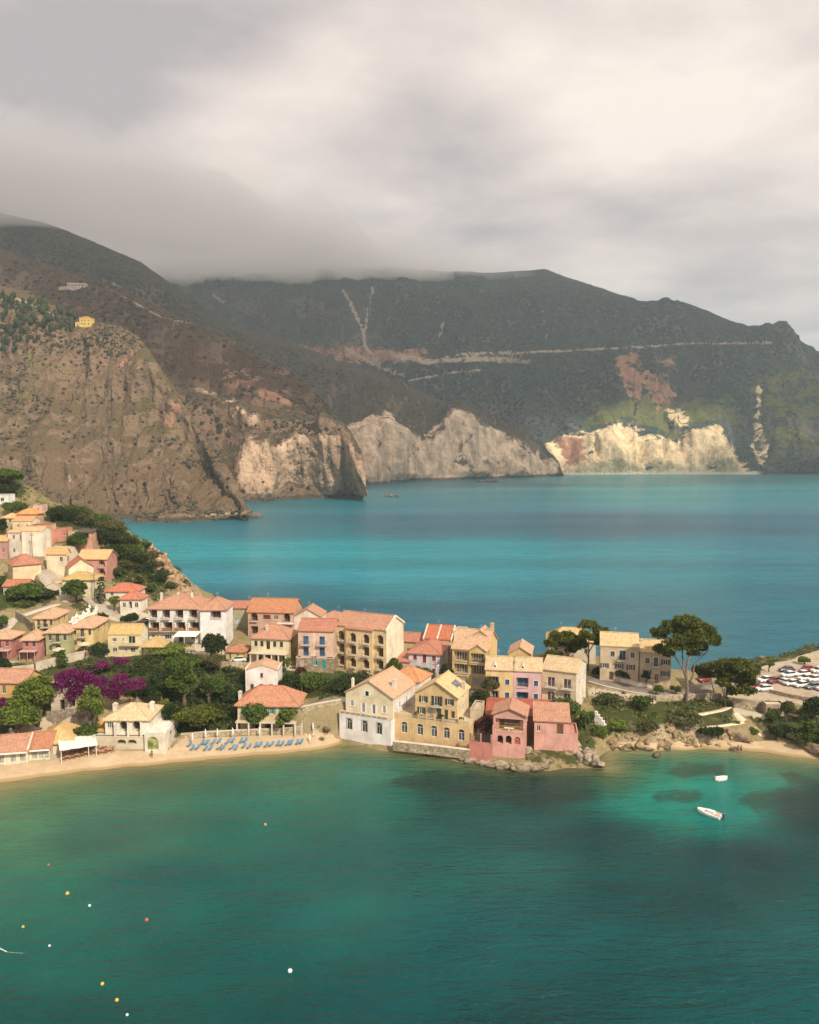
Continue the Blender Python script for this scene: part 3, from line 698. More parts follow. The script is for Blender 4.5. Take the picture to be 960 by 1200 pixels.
    rf = block(o, 0, 0, 0, W, f['D'], H, (.66,.52,.29), ('hip', 2.8, (.45,.215,.13), .6), [(u,H-2.2,.85,1.5,'win',gs) for u in (.12,.32,.57,.76,.93)]+[(u,.2,1.7,2.1,'archhole',{}) for u in (.3,.52,.75)])
    mb = MB(); mb.box(0, W, -2.2, -.01, 2.55, 2.75); mb.build('porch_roof', M_plaster((.62,.5,.34)), o)
    for k in range(6):
        mb = MB(); x = .2+k*(W-.5)/5; mb.box(x, x+.32, -2.15, -1.83, -1.5, 2.54); mb.build('column', M_plaster((.66,.58,.46)), o)
    chimney(rf, -.2, 3.2, H+.3, 1.3, .7, (.66,.6,.54))
    # 19 beach villa
    f = PL['v19']; W, D, H = f['W'], f['D'], f['H']; o = house('beach_villa', 'cream beach villa with a pale hipped roof, arched loggia and green garage door', 'villa', f)
    Vc = (.76,.69,.56)
    rf = block(o, 0, 0, 0, W, D, H, Vc, ('hip', 2.0, (.58,.44,.27), .5), [(.12,H-1.9,1.3,1.3,'win',dict(glass=(.09,.09,.07),mull=2)),(.42,H-2.6,1.7,2.2,'archhole',{}),(.72,H-2.6,1.7,2.2,'archhole',{})], [(.3,H-2.6,.8,2.0,'win',dict(glass=(.12,.12,.1))),(.68,H-2.6,.8,2.0,'win',dict(glass=(.12,.12,.1)))], sidecol=(.76,.70,.58))
    chimney(rf, .9, D*.45, H+.9, 1.1, .9, (.7,.62,.5)); chimney(rf, W*.93, D*.55, H+.9, 1.1, .9, (.7,.62,.5))
    mb = MB()
    for x in (W*.27, W*.565, W*.86): mb.box(x-.16, x+.16, -1.2, -.9, H-3.4, H-.3)
    mb.build('column', M_plaster(Vc), o)
    block(o, -2.2, -1.5, 0, W+1.9, 1.45, H-3.3, (.58,.50,.37), ('flat',0,(.62,.53,.38)), [(.55,.9,1.8,1.0,'archhole'),(.75,.9,1.8,1.0,'archhole')], wallname='terrace_wall')
    block(o, -3.2, 1.0, 0, 3.15, 5, H-2.9, Vc, ('shed', .9, (.56,.33,.13), .3), (), wallname='side_wing_wall')
    block(o, W-.25, -2.2, 0, 4.3, 11.5, 3.5, (.72,.66,.54), ('flat',0,(.74,.69,.6)), [(.40,.05,2.3,2.7,'arch',dict(glass=(.22,.25,.09),fc=(.26,.29,.12)))], [(.35,1.9,1.3,.8,'blind',dict(dc=(.08,.08,.06))),(.65,1.9,1.3,.8,'blind',dict(dc=(.08,.08,.06)))], wallname='garage_wall', sidecol=(.76,.70,.58))
    # 20 low row by the left beach and the pavilion roof behind it
    gl = dict(glass=(.20,.22,.2), fc=(.75,.68,.52), mull=3)
    for key, lab, us in (('r20a', 'low white beach taverna with orange tiled roof at the left picture edge', (.3,.5,.72,.9)), ('r20b', 'short white beach taverna next to the white canopy, darker orange roof', (.25,.6,.88))):
        f = PL[key]; o = house('beach_taverna', lab, 'taverna', f)
        rf = block(o, 0, 0, 0, f['W'], f['D'], f['H'], (.70,.62,.46), ('gx', 1.7, ORANGE if key == 'r20a' else (.42,.19,.11), .4), [(u,.25,1.1,1.9,'win',gl) for u in us])
        mb = MB(); mb.box(0, f['W'], -1.0, -.01, f['H']-.28, f['H']-.18); mb.build('awning', WHITE, o)
        if key == 'r20a':
            mb = MB(); s = 1.7/(f['D']/2); mb.solid([(f['W']-.1,-.3,f['H']+.35-.3*s),(f['W']+.2,-.3,f['H']+.35-.3*s),(f['W']+.2,f['D']/2,f['H']+2.1),(f['W']-.1,f['D']/2,f['H']+2.1)], [(0,1,2,3)], .4); mb.build('party_wall', M_plaster((.7,.55,.4)), o)
    simple('r20c', 'pavilion', 'square pavilion with a yellow tiled pyramid roof behind the white canopy', CREAM, ('hip', 2.2, (.58,.39,.18), .5), [(.3,.2,1,1.8,'door'),(.7,.8,1,1,'win')], cat='pavilion')
    # 21
    o, f, rf = simple('o21', 'orange_house', 'apricot house with an orange roof among the trees at the left picture edge', (.60,.36,.10), ('gx', 1.9, ORANGE, .4), [(.84,.9,.9,1.9,'balc',dict(glass=(.03,.03,.05))),(.5,.9,.9,1.9,'win',{})], (), sidecol=(.66,.44,.16))
    # 22 ruin behind bougainvillea
    simple('r22', 'old_house', 'old whitewashed house half hidden by the purple bougainvillea', (.62,.52,.4), ('flat',0,(.5,.42,.3)), [(.3,.2,1.1,2.4,'hole'),(.58,1.0,1.1,1.6,'hole'),(.8,.8,1.1,1.7,'hole')])
    # 23 coloured row
    dr = dict(dc=(.05,.03,.03), glass=(.03,.028,.035), fc=(.3,.22,.2), rail=(.08,.07,.07))
    def cot(key, lab, col, side, roofc=TAN, porch=True):
        f = PL[key]; H = f['H']; o = house('cottage', lab, 'cottage', f, 'coloured cottages above the bay')
        n = f['W'] > 5
        fh = [(.28,H-1.9,.75,1.3,'win',dr),(.74,H-1.9,.75,1.3,'win',dr),(.3,.1,.9,1.9,'door',dr),(.74,.7,.75,1.2,'win',dr)]
        if n: fh = [(.2,H-2.0,.7,1.4,'win',dr),(.52,H-2.35,.9,2.0,'balc',dr),(.84,H-2.0,.7,1.4,'win',dr),(.2,.8,.7,1.3,'win',dr),(.55,.1,1.1,2.0,'door',dr)]
        rh = [(.35,H-1.9,.7,1.3,'win',dr),(.75,H-1.9,.7,1.3,'win',dr)]
        rf = block(o, 0, 0, 0, f['W'], f['D'], H, col, ('hip', 1.3, roofc, .5), fh, rh, sidecol=side)
        if porch:
            mb = MB(); W = f['W']; mb.box(-.2, W+.1, -1.9, -.01, 2.3, 2.42); pr = mb.build('porch_roof', M_plain((.46,.34,.26), .8), o)
            for x in (0, W/2, W-.15):
                mb = MB(); mb.box(x, x+.14, -1.85, -1.7, -1.5, 2.29); mb.build('post', M_plain((.4,.26,.2), .8), o)
    cot('p23a', 'rose pink cottage with a porch at the left picture edge of the coloured row', (.48,.17,.15), (.50,.19,.16))
    cot('p23b', 'smaller rose pink cottage standing left of the green cottage', (.46,.17,.15), (.52,.22,.19))
    cot('p23c', 'pistachio green cottage with a grey balcony', (.36,.38,.17), (.42,.42,.2), porch=False)
    cot('p23d', 'bright yellow cottage right of the green cottage with a pale parasol in front', (.66,.50,.22), (.66,.49,.18), porch=False)
    cot('p23e', 'yellow cottage set back behind the green cottage on the bend of the lane', (.64,.48,.20), (.64,.47,.18), porch=False)
    # 24
    f = PL['y24']; H = f['H']; o = house('cream_house', 'cream house with an olive yellow roof and a long balcony left of the white hotel', 'house', f)
    rf = block(o, 0, 0, 0, f['W'], f['D'], H, (.70,.58,.31), ('gx', 1.9, (.50,.35,.15), .1), [(.2,H-1.7,1.1,.9,'win',dict(mull=2)),(.47,H-1.7,.5,.9,'win',{}),(.74,H-2.3,1.7,2.0,'win',dict(glass=(.03,.04,.03))),(.2,.6,1.2,1.1,'win',dict(mull=2)),(.55,.6,.5,1.0,'win',{}),(.76,.5,1.2,1.2,'win',dict(mull=2))], [(.35,H-1.8,.8,1.1,'win'),(.7,H-1.8,.8,1.1,'win')], sidecol=(.76,.68,.5))
    mb = MB(); mb.box(f['W']*.42, f['W'], -1.1, -.01, H-2.55, H-2.4); mb.box(f['W']*.42, f['W'], -1.1, -1.0, H-2.39, H-1.75); mb.build('balcony', M_plaster((.66,.54,.32)), o)
    simple('y24a', 'garden_house', 'single storey house with an ochre pyramid roof in front of the white hotel', (.62,.5,.36), ('hip', 1.7, (.48,.33,.16), .45), [(.2,.9,.8,1,'win'),(.55,.1,.9,1.9,'door'),(.85,.9,.8,1,'win')], sidecol=(.72,.62,.45))
    # 25 white pair
    simple('w25a', 'white_house', 'white house with a vermilion hipped roof, upper of the headland pair', (.72,.66,.56), ('hip', 1.7, (.46,.16,.10), .4), [(.2,.9,.9,1.2,'win',dict(glass=(.06,.04,.03))),(.75,.9,.9,1.2,'win',dict(glass=(.06,.04,.03)))])
    simple('w25b', 'white_house', 'white house with dark doorways and a vermilion roof, lower of the headland pair', (.74,.68,.58), ('hip', 1.5, (.46,.175,.11), .4), [(.2,1.2,.9,1.3,'win',dict(glass=(.04,.03,.03))),(.5,.9,.9,1.9,'hole'),(.8,1.2,1,1.4,'win',dict(glass=(.04,.03,.03)))], (), sidecol=(.78,.72,.62))
    # hill houses 26..40
    w = dict(glass=(.04,.035,.03), fc=(.5,.42,.34))
    simple('k26', 'hill_house', 'big cream house with a red pyramid roof and a blank bright wall towards the lane', (.72,.58,.34), ('hip', 2.3, RED, .5), (), (), [(u,v,.9,1.2,'win',w) for u in (.3,.7) for v in (1.2,4.2)])
    simple('k27', 'hill_house', 'low house with a red roof half hidden by trees below the big cream house', (.5,.42,.34), ('gx', 1.3, (.42,.175,.10), .35), [(.3,.8,.9,1,'win',w),(.7,.8,.9,1,'win',w)])
    simple('k28', 'hill_house', 'small cream gabled hut beside the upper lane', (.66,.56,.40), ('gy', 1.3, (.52,.40,.26), .1), [(.72,.2,.7,1.5,'door')])
    simple('k29', 'hill_house', 'pale yellow house with a tall gable and a deep red roof slope on its left', (.76,.66,.42), ('gy', 2.6, (.42,.16,.10), .35), (), (), [(.4,.8,1.2,1.5,'hole')])
    simple('k30', 'hill_house', 'cream bungalow with a flat ochre pyramid roof in front of the pale yellow gable', (.72,.62,.42), ('hip', 1.5, (.46,.32,.13), .5), [(.6,.8,1,1.1,'win',w)])
    simple('k31', 'hill_house', 'cream house with a peach tiled roof above the curve of the upper lane', (.70,.60,.42), ('gx', 1.4, (.60,.33,.15), .3), [(.75,2.6,.9,1.4,'win',w)], [(.5,2.4,1.2,1.8,'win',w)], sidecol=(.74,.64,.46))
    f = PL['k32']; H = f['H']; o = house('hill_house', 'salmon pink house with two arched balconies under a broad apricot roof at the headland edge', 'house', f)
    block(o, 0, 0, 0, f['W'], f['D'], H, (.60,.27,.21), ('gx', 2.2, (.60,.38,.19), .4), [(.82,H-2.7,2.0,2.2,'logarch',dict(dp=1,glass=(.05,.03,.03),rail=(.5,.25,.2),solid=True,proj=.6)),(.82,H-5.5,2.0,2.2,'logarch',dict(dp=1,glass=(.05,.03,.03),rail=(.5,.25,.2),solid=True,proj=.6)),(.55,.4,1,2,'win',w),(.82,.1,1,1.4,'hole')], sidecol=(.56,.26,.2))
    f = PL['k33']; H = f['H']; W = f['W']; o = house('hill_house', 'tall white double house with peach roofs and a pole in front', 'house', f)
    block(o, 0, .6, 0, W*.42, f['D'], H-.3, (.62,.55,.46), ('hip', 1.2, (.60,.36,.2), .25), [(.4,H-2.3,.7,1.2,'win',w),(.85,H-3.0,.5,2.0,'win',w),(.4,1.2,.7,1.2,'win',w)])
    block(o, W*.42+.03, 0, 0, W*.58, f['D'], H, (.76,.69,.55), ('gx', 1.0, (.62,.38,.22), .1), (), wallname='right_wall')
    simple('k34', 'hill_house', 'buttery cream house with two tiny windows above the tall white double house', (.74,.62,.40), ('gx', 1.2, (.58,.30,.15), .15), [(.3,PL['k34']['H']-1.9,.6,.9,'win',w),(.75,PL['k34']['H']-1.9,.6,.9,'win',w)], sidecol=(.76,.66,.44))
    simple('k35a', 'hill_house', 'narrow tan house with an ochre pyramid roof at the left of the hill cluster', (.58,.45,.30), ('hip', 1.2, (.58,.39,.19), .3), [(.6,2.2,.7,1.2,'win',w)])
    simple('k35b', 'hill_house', 'peach house with three small windows and an orange hipped roof high in the hill cluster', (.66,.42,.26), ('hip', 1.4, (.58,.28,.11), .4), [(u,1.0,.6,.9,'win',w) for u in (.25,.5,.75)])
    simple('k35c', 'hill_house', 'topmost small pink flat roofed cube of the hill cluster', (.64,.42,.34), ('flat',0,(.6,.4,.32)), [(.5,1.0,.8,1.1,'win',w)])
    simple('k36', 'hill_house', 'coral house with a flat orange roof edge behind the tall white double house', (.56,.22,.14), ('flat',0,(.56,.28,.14)), [(.85,PL['k36']['H']-2.2,.7,1.2,'win',w)], sidecol=(.62,.38,.26))
    simple('k37', 'hill_house', 'coral pink cube right of the orange edged coral house', (.58,.23,.17), ('flat',0,(.56,.3,.22)), [(.85,1.5,.6,1,'win',w)])
    simple('k38a', 'hill_house', 'little mustard cube left of the dark flat roofed shelter', (.56,.42,.2), ('flat',0,(.5,.4,.22)), [(.5,1,.6,1,'win',w)])
    simple('k38b', 'hill_house', 'pink house with an open deck under a dark flat roof by the scrub', (.58,.32,.22), ('shed', .6, (.09,.075,.06), .4), [(.45,PL['k38b']['H']-1.9,PL['k38b']['W']*.7,1.6,'hole',{})])
    simple('k39', 'hill_house', 'mauve pink house with a tan roof cut by the left picture edge', (.50,.27,.24), ('gx', 1.2, (.58,.35,.15), .35), [(.55,2.0,.6,1.3,'win',w),(.8,2.0,.6,1.3,'win',w)])
    simple('k40', 'hill_house', 'white flat roofed house highest up at the left picture edge', (.74,.72,.70), ('flat',0,(.7,.68,.66)), [(.7,.8,1.2,1.2,'win',w)])
    # right group
    f = PL['r43a']; H = f['H']; dk = dict(glass=(.05,.06,.08), fc=(.3,.3,.32), trim=(.66,.58,.48)); dl = dict(sh=('open',(.10,.10,.12)), glass=(.05,.05,.06))
    o = house('stone_house', 'tall beige roadside house with grey blue windows, left half of the pair', 'house', f, 'beige pair beside the road')
    rf = block(o, 0, 0, 0, f['W'], f['D'], H, (.58,.44,.29), ('gx', 2.3, (.56,.41,.22), .15), [(.32,H-2.6,1.0,1.4,'win',dk),(.58,H-3.2,1.5,2.3,'balc',dk),(.84,H-2.6,1.0,1.4,'win',dk),(.12,H-5.4,1.0,1.2,'win',dl),(.5,H-5.4,1.0,1.2,'win',dl),(.8,H-5.6,1.0,1.4,'win',dl),(.3,.3,1.0,2.0,'door',{})], sidecol=(.62,.5,.34))
    f = PL['r43b']; H = f['H']
    o = house('stone_house', 'lower beige house with open shutters beside the big pine, right half of the pair', 'house', f, 'beige pair beside the road')
    rf = block(o, 0, 0, 0, f['W'], f['D'], H, (.58,.43,.27), ('gx', 2.1, (.54,.38,.2), .15), [(.25,H-2.7,1.0,1.4,'win',dk),(.52,H-3.3,1.0,2.2,'balc',dk),(.82,H-2.8,1.0,1.3,'win',dl),(.25,H-5.4,1.0,1.2,'win',dl),(.55,.3,1.0,2.2,'arch',dict(glass=(.10,.05,.03))),(.82,H-5.6,1.0,1.3,'win',dl)], sidecol=(.62,.5,.34))
    chimney(rf, .5, 3, H+1.0, 1.2, .5)
    simple('r44', 'pine_house', 'pale house with a tan hipped roof hidden behind the cluster of pines', (.70,.60,.46), ('hip', 2.4, (.54,.38,.18), .4), [(u,2.6,.9,1.3,'win',w) for u in (.2,.5,.8)])
    simple('s45', 'stone_hut', 'small windowless stone hut with a flat pale roof below the car park', (.4,.32,.22), ('flat',0,(.55,.45,.32)), [(.15,.1,.8,1.7,'door',dict(dc=(.06,.05,.04)))], cat='hut')
def dormer(rf, x, D, H, rise):
    m = MB(); w, h = 1.5, 1.15; y0 = .55; s = rise/(D/2); z0 = H+.2+y0*s-.1
    y1 = y0+h/s*.9
    m.add([(x-w/2,y0,z0),(x+w/2,y0,z0),(x,y0,z0+h),(x,y1,z0+h)], [(0,1,2),(1,3,2),(0,2,3)])
    d = m.build('dormer', M_plaster((.74,.66,.5)), rf)
    m = MB(); m.add([(x-w*.22,y0-.01,z0+.22),(x+w*.22,y0-.01,z0+.22),(x,y0-.01,z0+.22+h*.48)], [(0,1,2)]); m.build('dormer_window', M_glass((.04,.03,.03)), d)
# ---- where the houses stand
PL = {}
def P_(key, ref, side, z, r, xo, xs=None, depth=None, eave=None): PL[key] = fit(ref, side, z, r, xo, xs, depth, eave)
P_('h1', (458,874), 'R', .8, -24, 398, depth=18, eave=845)
P_('h2', (550,873), 'R', 2.6, -21, 461, depth=11, eave=850)
_f = PL['h2']; _k = fit((534,847), 'R', 2.6+_f['H'], -21, 484.5, depth=8, eave=819.5)
_f['Wu'], _f['Hu'] = _k['W'], _k['H']; _f['u0'] = float((_k['org']-_f['org'])@_f['dx'])
P_('h2b', (562,866), 'R', 2.5, -15, 551, depth=6, eave=832)
P_('h3', (615,888), 'R', 1.3, -12, 577, depth=8.0, eave=842)
P_('h3w', (677,881), 'R', 1.6, -8, 626, depth=6.5, eave=847)
P_('h3b', (650,850), 'R', 5.0, -8, 570, depth=6.5, eave=841)
P_('t3', (675,831), 'R', 6.0, -25, 635, depth=9.5, eave=789)
_t = fit((634.5,829.5), 'R', 6.0, -9, 569, depth=9, eave=787.5)
for _n, a, b in (('t1', 0, .5), ('t2', .5, 1.0)):
    PL[_n] = dict(_t, org=_t['org']+_t['dx']*_t['W']*a, W=_t['W']*(b-a))
P_('m', (570,806), 'R', 8, -18, 530, depth=12, eave=763)
P_('m2', (622,795), 'R', 8, -12, 596, depth=8, eave=767)
P_('rp', (528,775), 'R', 10, -15, 497, depth=9, eave=750)
P_('li', (516,794), 'R', 8.5, -14, 479, xs=527, eave=767)
P_('lia', (480,790), 'R', 9, -10, 466, depth=5, eave=776)
P_('yh', (453,787), 'R', 10.5, -25, 393, xs=473, eave=739)
P_('y10', (500,772), 'R', 10, -12, 470, depth=8, eave=753)
P_('b11', (391,783), 'R', 11, -6, 350, depth=9, eave=740)
P_('c12', (339,777), 'R', 11.5, -9, 295, depth=8, eave=749)
P_('y13', (286,776), 'R', 11.5, -8, 265, depth=5, eave=764)
P_('wh', (237,753), 'R', 14, 0, 175, depth=11, eave=713)
_k = fit((267,754.5), 'R', 14, 0, 237.5, depth=11, eave=713); PL['wh']['W2'] = _k['W']
P_('p15', (344,747), 'R', 13, -6, 291, depth=10, eave=718)
P_('w15', (376,747), 'R', 13, -6, 345, depth=7, eave=723)
P_('o16', (403,745), 'R', 12, -6, 374, depth=7, eave=727)
P_('o16b', (298,737), 'R', 13.5, -3, 268, depth=7, eave=713)
P_('w17', (326,814), 'R', 7, -1, 288, depth=6, eave=786)
P_('g18', (349,858), 'R', 2.2, -3, 279, depth=8, eave=826)
P_('v19', (175,874), 'R', 1.9, 0, 124, depth=8.5, eave=843)
P_('r20a', (33,893.5), 'R', 1.5, 12, -30, depth=9, eave=879)
P_('r20b', (59,890), 'R', 1.5, 12, 34, depth=9, eave=876)
P_('r20c', (87,880), 'R', 2.0, 8, 44, depth=9, eave=869)
P_('o21', (30,818), 'R', 9, -4, -20, depth=7, eave=800)
P_('r22', (104,834), 'R', 6.8, -2, 60, depth=6, eave=813)
P_('p23a', (14,772), 'R', 13, 0, -16, depth=6, eave=748)
P_('p23b', (45,773), 'R', 12.8, 0, 27, depth=5.5, eave=749)
P_('p23c', (81,766), 'R', 13.6, 0, 54, depth=6, eave=741)
P_('p23d', (110,760), 'R', 14, 0, 83, xs=127, eave=735)
P_('p23e', (64,741), 'R', 17, 0, 41, xs=80, eave=724)
P_('y24', (165,767), 'R', 13.5, 0, 127, xs=174, eave=744)
P_('y24a', (191,767), 'R', 13.3, 0, 168, depth=5, eave=757)
P_('w25a', (161,702), 'R', 20.3, 0, 124, depth=7, eave=693)
P_('w25b', (165,717), 'R', 18.6, -3, 141, xs=173, eave=702)
P_('k26', (16,690), 'L', 22.7, 38, 49, depth=6.5, eave=662)
P_('k27', (31,697), 'R', 21.5, 0, 4, depth=6, eave=687)
P_('k28', (74,698), 'R', 21.5, 0, 53, depth=5, eave=688)
P_('k29', (81,681), 'L', 24, 28, 110, depth=7, eave=666)
P_('k30', (111,690), 'R', 23.5, 0, 73, depth=6, eave=679)
P_('k31', (78,668), 'R', 26.5, 0, 55, xs=83, eave=649)
P_('k32', (126,682), 'R', 21.3, -3, 92, depth=8, eave=655)
P_('k33', (50,652), 'R', 29.7, 0, 9, depth=6.5, eave=623)
P_('k34', (38,628), 'R', 34.5, 0, 15, depth=6, eave=611)
P_('k35a', (18,620), 'R', 36.5, 0, 3, depth=5, eave=607)
P_('k35b', (44,612), 'R', 38.5, 0, 21, depth=5, eave=602)
P_('k35c', (50,603), 'R', 40.5, 0, 39, depth=4, eave=592)
P_('k36', (57,640), 'R', 32, 0, 34, depth=6, eave=616)
P_('k37', (78,633), 'R', 33.5, 0, 61, depth=5, eave=620)
P_('k38a', (88,634), 'R', 33.2, 0, 80, depth=4, eave=623)
P_('k38b', (108,640), 'R', 31.5, 0, 90, depth=6, eave=624)
P_('k39', (9,655), 'R', 29, 0, -14, depth=6, eave=634)
P_('k40', (10,590), 'R', 43.5, 0, -14, depth=5, eave=580)
P_('r43a', (748,800), 'R', 8.3, -12, 703, depth=8, eave=759)
P_('r43b', (786,803), 'R', 8.0, -12, 749, depth=7.5, eave=766)
P_('r44', (698,778), 'R', 8, -10, 641, depth=8, eave=752)
P_('s45', (920,839), 'R', 5.0, -4, 898, depth=3, eave=826)
# ------------------------------------------------------------------ village terrain
SHORE = [(-150,935),(-60,926),(0,917),(50,909),(100,902),(150,897),(200,893),(250,889),(300,884),(350,880),(385,876),(398,869),(430,874),(458,880),(470,881),(500,885),(530,890),(552,894),(580,899),(610,902),(640,904),(665,899),(690,901),(708,899),(706,884),(715,878),(740,876),(780,875),(820,874),(860,877),(900,882),(940,887),(960,889),(1020,894),(1100,900),(1200,905)]
CTRL = [(-120,905,2),(-60,900,1.5),(0,897,1.4),(60,892,1.5),(110,887,1.6),(160,880,1.7),(200,874,1.8),(230,868,1.9),(280,862,2.2),(350,860,2.2),(385,862,1.5),
 (80,842,6),(40,850,5),(0,860,4),(110,850,5),(-100,850,6),(40,820,9),(100,815,9),(150,800,9.5),(120,825,7.5),(20,800,11),(70,790,11),(130,780,11.5),(180,780,11.5),
 (200,830,5.5),(230,800,9),(250,840,4.6),(270,800,9),(300,830,5),(260,780,11.3),(345,800,8.8),(345,825,6),(362,850,3.2),(380,835,5.5),(400,815,8.2),(365,818,8.2),(330,790,10),(440,800,9.3),(470,800,8.8),(510,804,8),
 (20,725,18),(0,715,19.5),(60,708,20),(100,700,21.5),(140,722,17.6),(160,735,16),(0,740,16.5),(50,735,17),(100,735,16.6),(85,700,21),(30,705,20.5),(-100,720,20),(-100,640,33),(-100,580,46),(0,560,52),(0,640,32),(60,660,28),(30,660,28.3),(100,660,27),(0,600,41),(60,600,40.5),(0,680,24.5),(-100,780,13),
 (590,815,7),(560,822,7),(570,845,5),(640,838,5.5),(690,830,5),(696,848,3.4),(700,797,8.4),(725,803,8.3),(762,812,7.8),(800,808,7.2),(830,800,6.5),(850,803,6),
 (800,822,6.5),(780,820,6.8),(740,826,7),(745,850,4.8),(775,848,4.6),(810,848,4.3),(740,864,1.8),(780,864,1.8),(830,862,2),(715,866,1.6),(845,845,4.4),(858,828,5.8),(875,846,3.9),(898,866,1.2),(825,835,5.5),(845,820,6),
 (930,852,4),(960,868,2.2),(920,845,4.8),(890,838,5),(960,845,4.6),(1000,850,4.6),(1100,860,4.6),(1100,800,5.5),(950,876,1.5)]
WCTRL = [(-40,232,9),(-45,248,0),(-45,262,-4),(0,224,8),(0,238,0),(0,255,-4),(40,224,7),(40,236,0),(40,250,-4),(80,213,5.4),(84,222,0),(84,236,-4),(99,228,5.4),(103,236,0),(105,250,-4),(119,240,5.4),(124,248,0),(126,262,-4),(160,255,5),(165,265,0),(168,280,-4),(215,265,4),(225,280,0),(240,300,-4),(-30,300,-6),(0,300,-6),(40,300,-6),(80,300,-6),(120,300,-6),(160,305,-6),(200,320,-6),(0,345,-8),(60,345,-8),(120,345,-8),(180,345,-8),(225,345,-8)]
SIL = [(130,612,290),(160,635,280),(190,660,270),(215,689,262),(228,702,256)]
for a in SIL:
    p = at(*a); WCTRL.append(tuple(p)); WCTRL.append((p[0]+10, p[1]+14, max(p[2]-14, -3))); WCTRL.append((p[0]+26, p[1]+24, max(p[2]-36, -4)))
for a in ((70,597,312),(20,560,322),(-80,535,330)):
    p = at(*a); WCTRL.append(tuple(p)); WCTRL.append((p[0]+12, p[1]+45, p[2]-30)); WCTRL.append((p[0]+30, p[1]+80, -2))
def setup_terrain():
    global TX, TY, TZ, TPX, TPY
    pts = []
    for x, y in SHORE: pts += [ground(x, y, 0), ground(x, y+26, -1.6), ground(x, y+95, -5)]
    for x, y, z in CTRL: pts.append(ground(x, y, z))
    pts += [np.array(p, float) for p in WCTRL]
    for f in PL.values():
        if f is PL['h3w']: continue
        for a in (0, 1):
            for b in (0, 1):
                q = f['org']+f['dx']*f['W']*a+f['dy']*f['D']*b
                pts.append(np.array([q[0], q[1], f['z']+.3*b]))
    P = np.array(pts)
    keep = []
    for i, p in enumerate(P):   # drop near duplicates
        if all(np.hypot(*(P[j, :2]-p[:2])) > 1.2 for j in keep): keep.append(i)
    P = P[keep]; n = len(P)
    r = np.hypot(P[:, None, 0]-P[None, :, 0], P[:, None, 1]-P[None, :, 1])
    A = np.zeros((n+3, n+3)); A[:n, :n] = -r - np.eye(n)*(-.6); A[:n, n] = 1; A[:n, n+1] = P[:, 0]/100; A[:n, n+2] = P[:, 1]/100; A[n:, :n] = A[:n, n:].T
    sol = np.linalg.solve(A, np.concatenate([P[:, 2], np.zeros(3)]))
    TX = np.arange(-200, 230, .8); TY = np.arange(110, 350, .8)
    X, Y = np.meshgrid(TX, TY); Z = np.zeros(X.shape)
    for i in range(0, X.shape[0], 40):
        x, y = X[i:i+40].ravel(), Y[i:i+40].ravel()
        rr = np.hypot(x[:, None]-P[None, :, 0], y[:, None]-P[None, :, 1])
        Z[i:i+40] = (-(rr)@sol[:n]+sol[n]+sol[n+1]*x/100+sol[n+2]*y/100).reshape(-1, X.shape[1])
    Z += .35*fbm(X/9, Y/9, 0, 4)*sstep(.6, 3, Z)+.9*fbm(X/26, Y/26, 3, 3)*sstep(8, 20, Z)
    Z = np.clip(Z, -8, 60)
    TPX, TPY = proj(np.stack([X, Y, Z], -1))
    # gully / rock lumps on the headland flank and the cove cliff
    rk = soft_poly(TPX, TPY, [(690,842),(760,838),(800,852),(850,856),(850,872),(690,880)], 4)
    Z = Z+rk*(.9*ridged(X/4.5, Y/4.5, 1, 3)-.2)*sstep(.3, 1.5, Z)
    hk = soft_poly(TPX, TPY, [(60,590),(140,605),(235,690),(240,715),(175,705),(130,650)], 6)
    Z = Z+hk*(2.6*(ridged(X/13, Y/13, 2, 5)-.2)+.5*fbm(X/2.5, Y/2.5, 2, 3))
    # pads
    for f in PL.values():
        lx = (X-f['org'][0])*f['dx'][0]+(Y-f['org'][1])*f['dx'][1]; ly = (X-f['org'][0])*f['dy'][0]+(Y-f['org'][1])*f['dy'][1]
        m = (lx > -1.0) & (lx < f['W']+1.0) & (ly > -2.4) & (ly < f['D']+.8)
        Z = np.where(m, np.minimum(Z, f['z']-.02), Z)
    # the car park and the lanes are levelled
    pk = [ground(x, y, 5.5)[:2] for x, y in PARK]
    w = soft_poly(X, Y, [tuple(p) for p in pk], 1.5); Z = Z*(1-w)+5.44*w
    for name, pl, wd in ROADS:
        c = np.array([ground(*p) for p in pl]); d = np.full(X.shape, 1e9); zr = np.zeros(X.shape)
        for i in range(len(c)-1):
            a, b = c[i], c[i+1]; e = b-a; L = e[0]**2+e[1]**2
            t = np.clip(((X-a[0])*e[0]+(Y-a[1])*e[1])/L, 0, 1); dd = np.hypot(X-a[0]-t*e[0], Y-a[1]-t*e[1])
            zr = np.where(dd < d, a[2]+t*e[2], zr); d = np.minimum(d, dd)
        w = 1-sstep(wd/2+.4, wd/2+1.8, d); Z = Z*(1-w)+(zr-.10)*w
    TZ = Z; TPX, TPY = proj(np.stack([X, Y, Z], -1))
def tz(x, y):
    fx = np.clip((np.asarray(x)-TX[0])/.8, 0, len(TX)-1.001); fy = np.clip((np.asarray(y)-TY[0])/.8, 0, len(TY)-1.001)
    i, j = fx.astype(int), fy.astype(int); u, v = fx-i, fy-j
    return (TZ[j, i]*(1-u)+TZ[j, i+1]*u)*(1-v)+(TZ[j+1, i]*(1-u)+TZ[j+1, i+1]*u)*v
def hit(px, py, lo=112.0, hi=345.0):
    d = ray(px, py); Y = np.arange(lo, hi, .25); t = Y/d[1]
    x, z = d[0]*t, CZ+d[2]*t; g = tz(x, Y); k = np.where(z <= np.maximum(g, 0))[0]
    i = k[0] if len(k) else len(Y)-1
    return np.array([x[i], Y[i], max(float(g[i]), 0.0)])
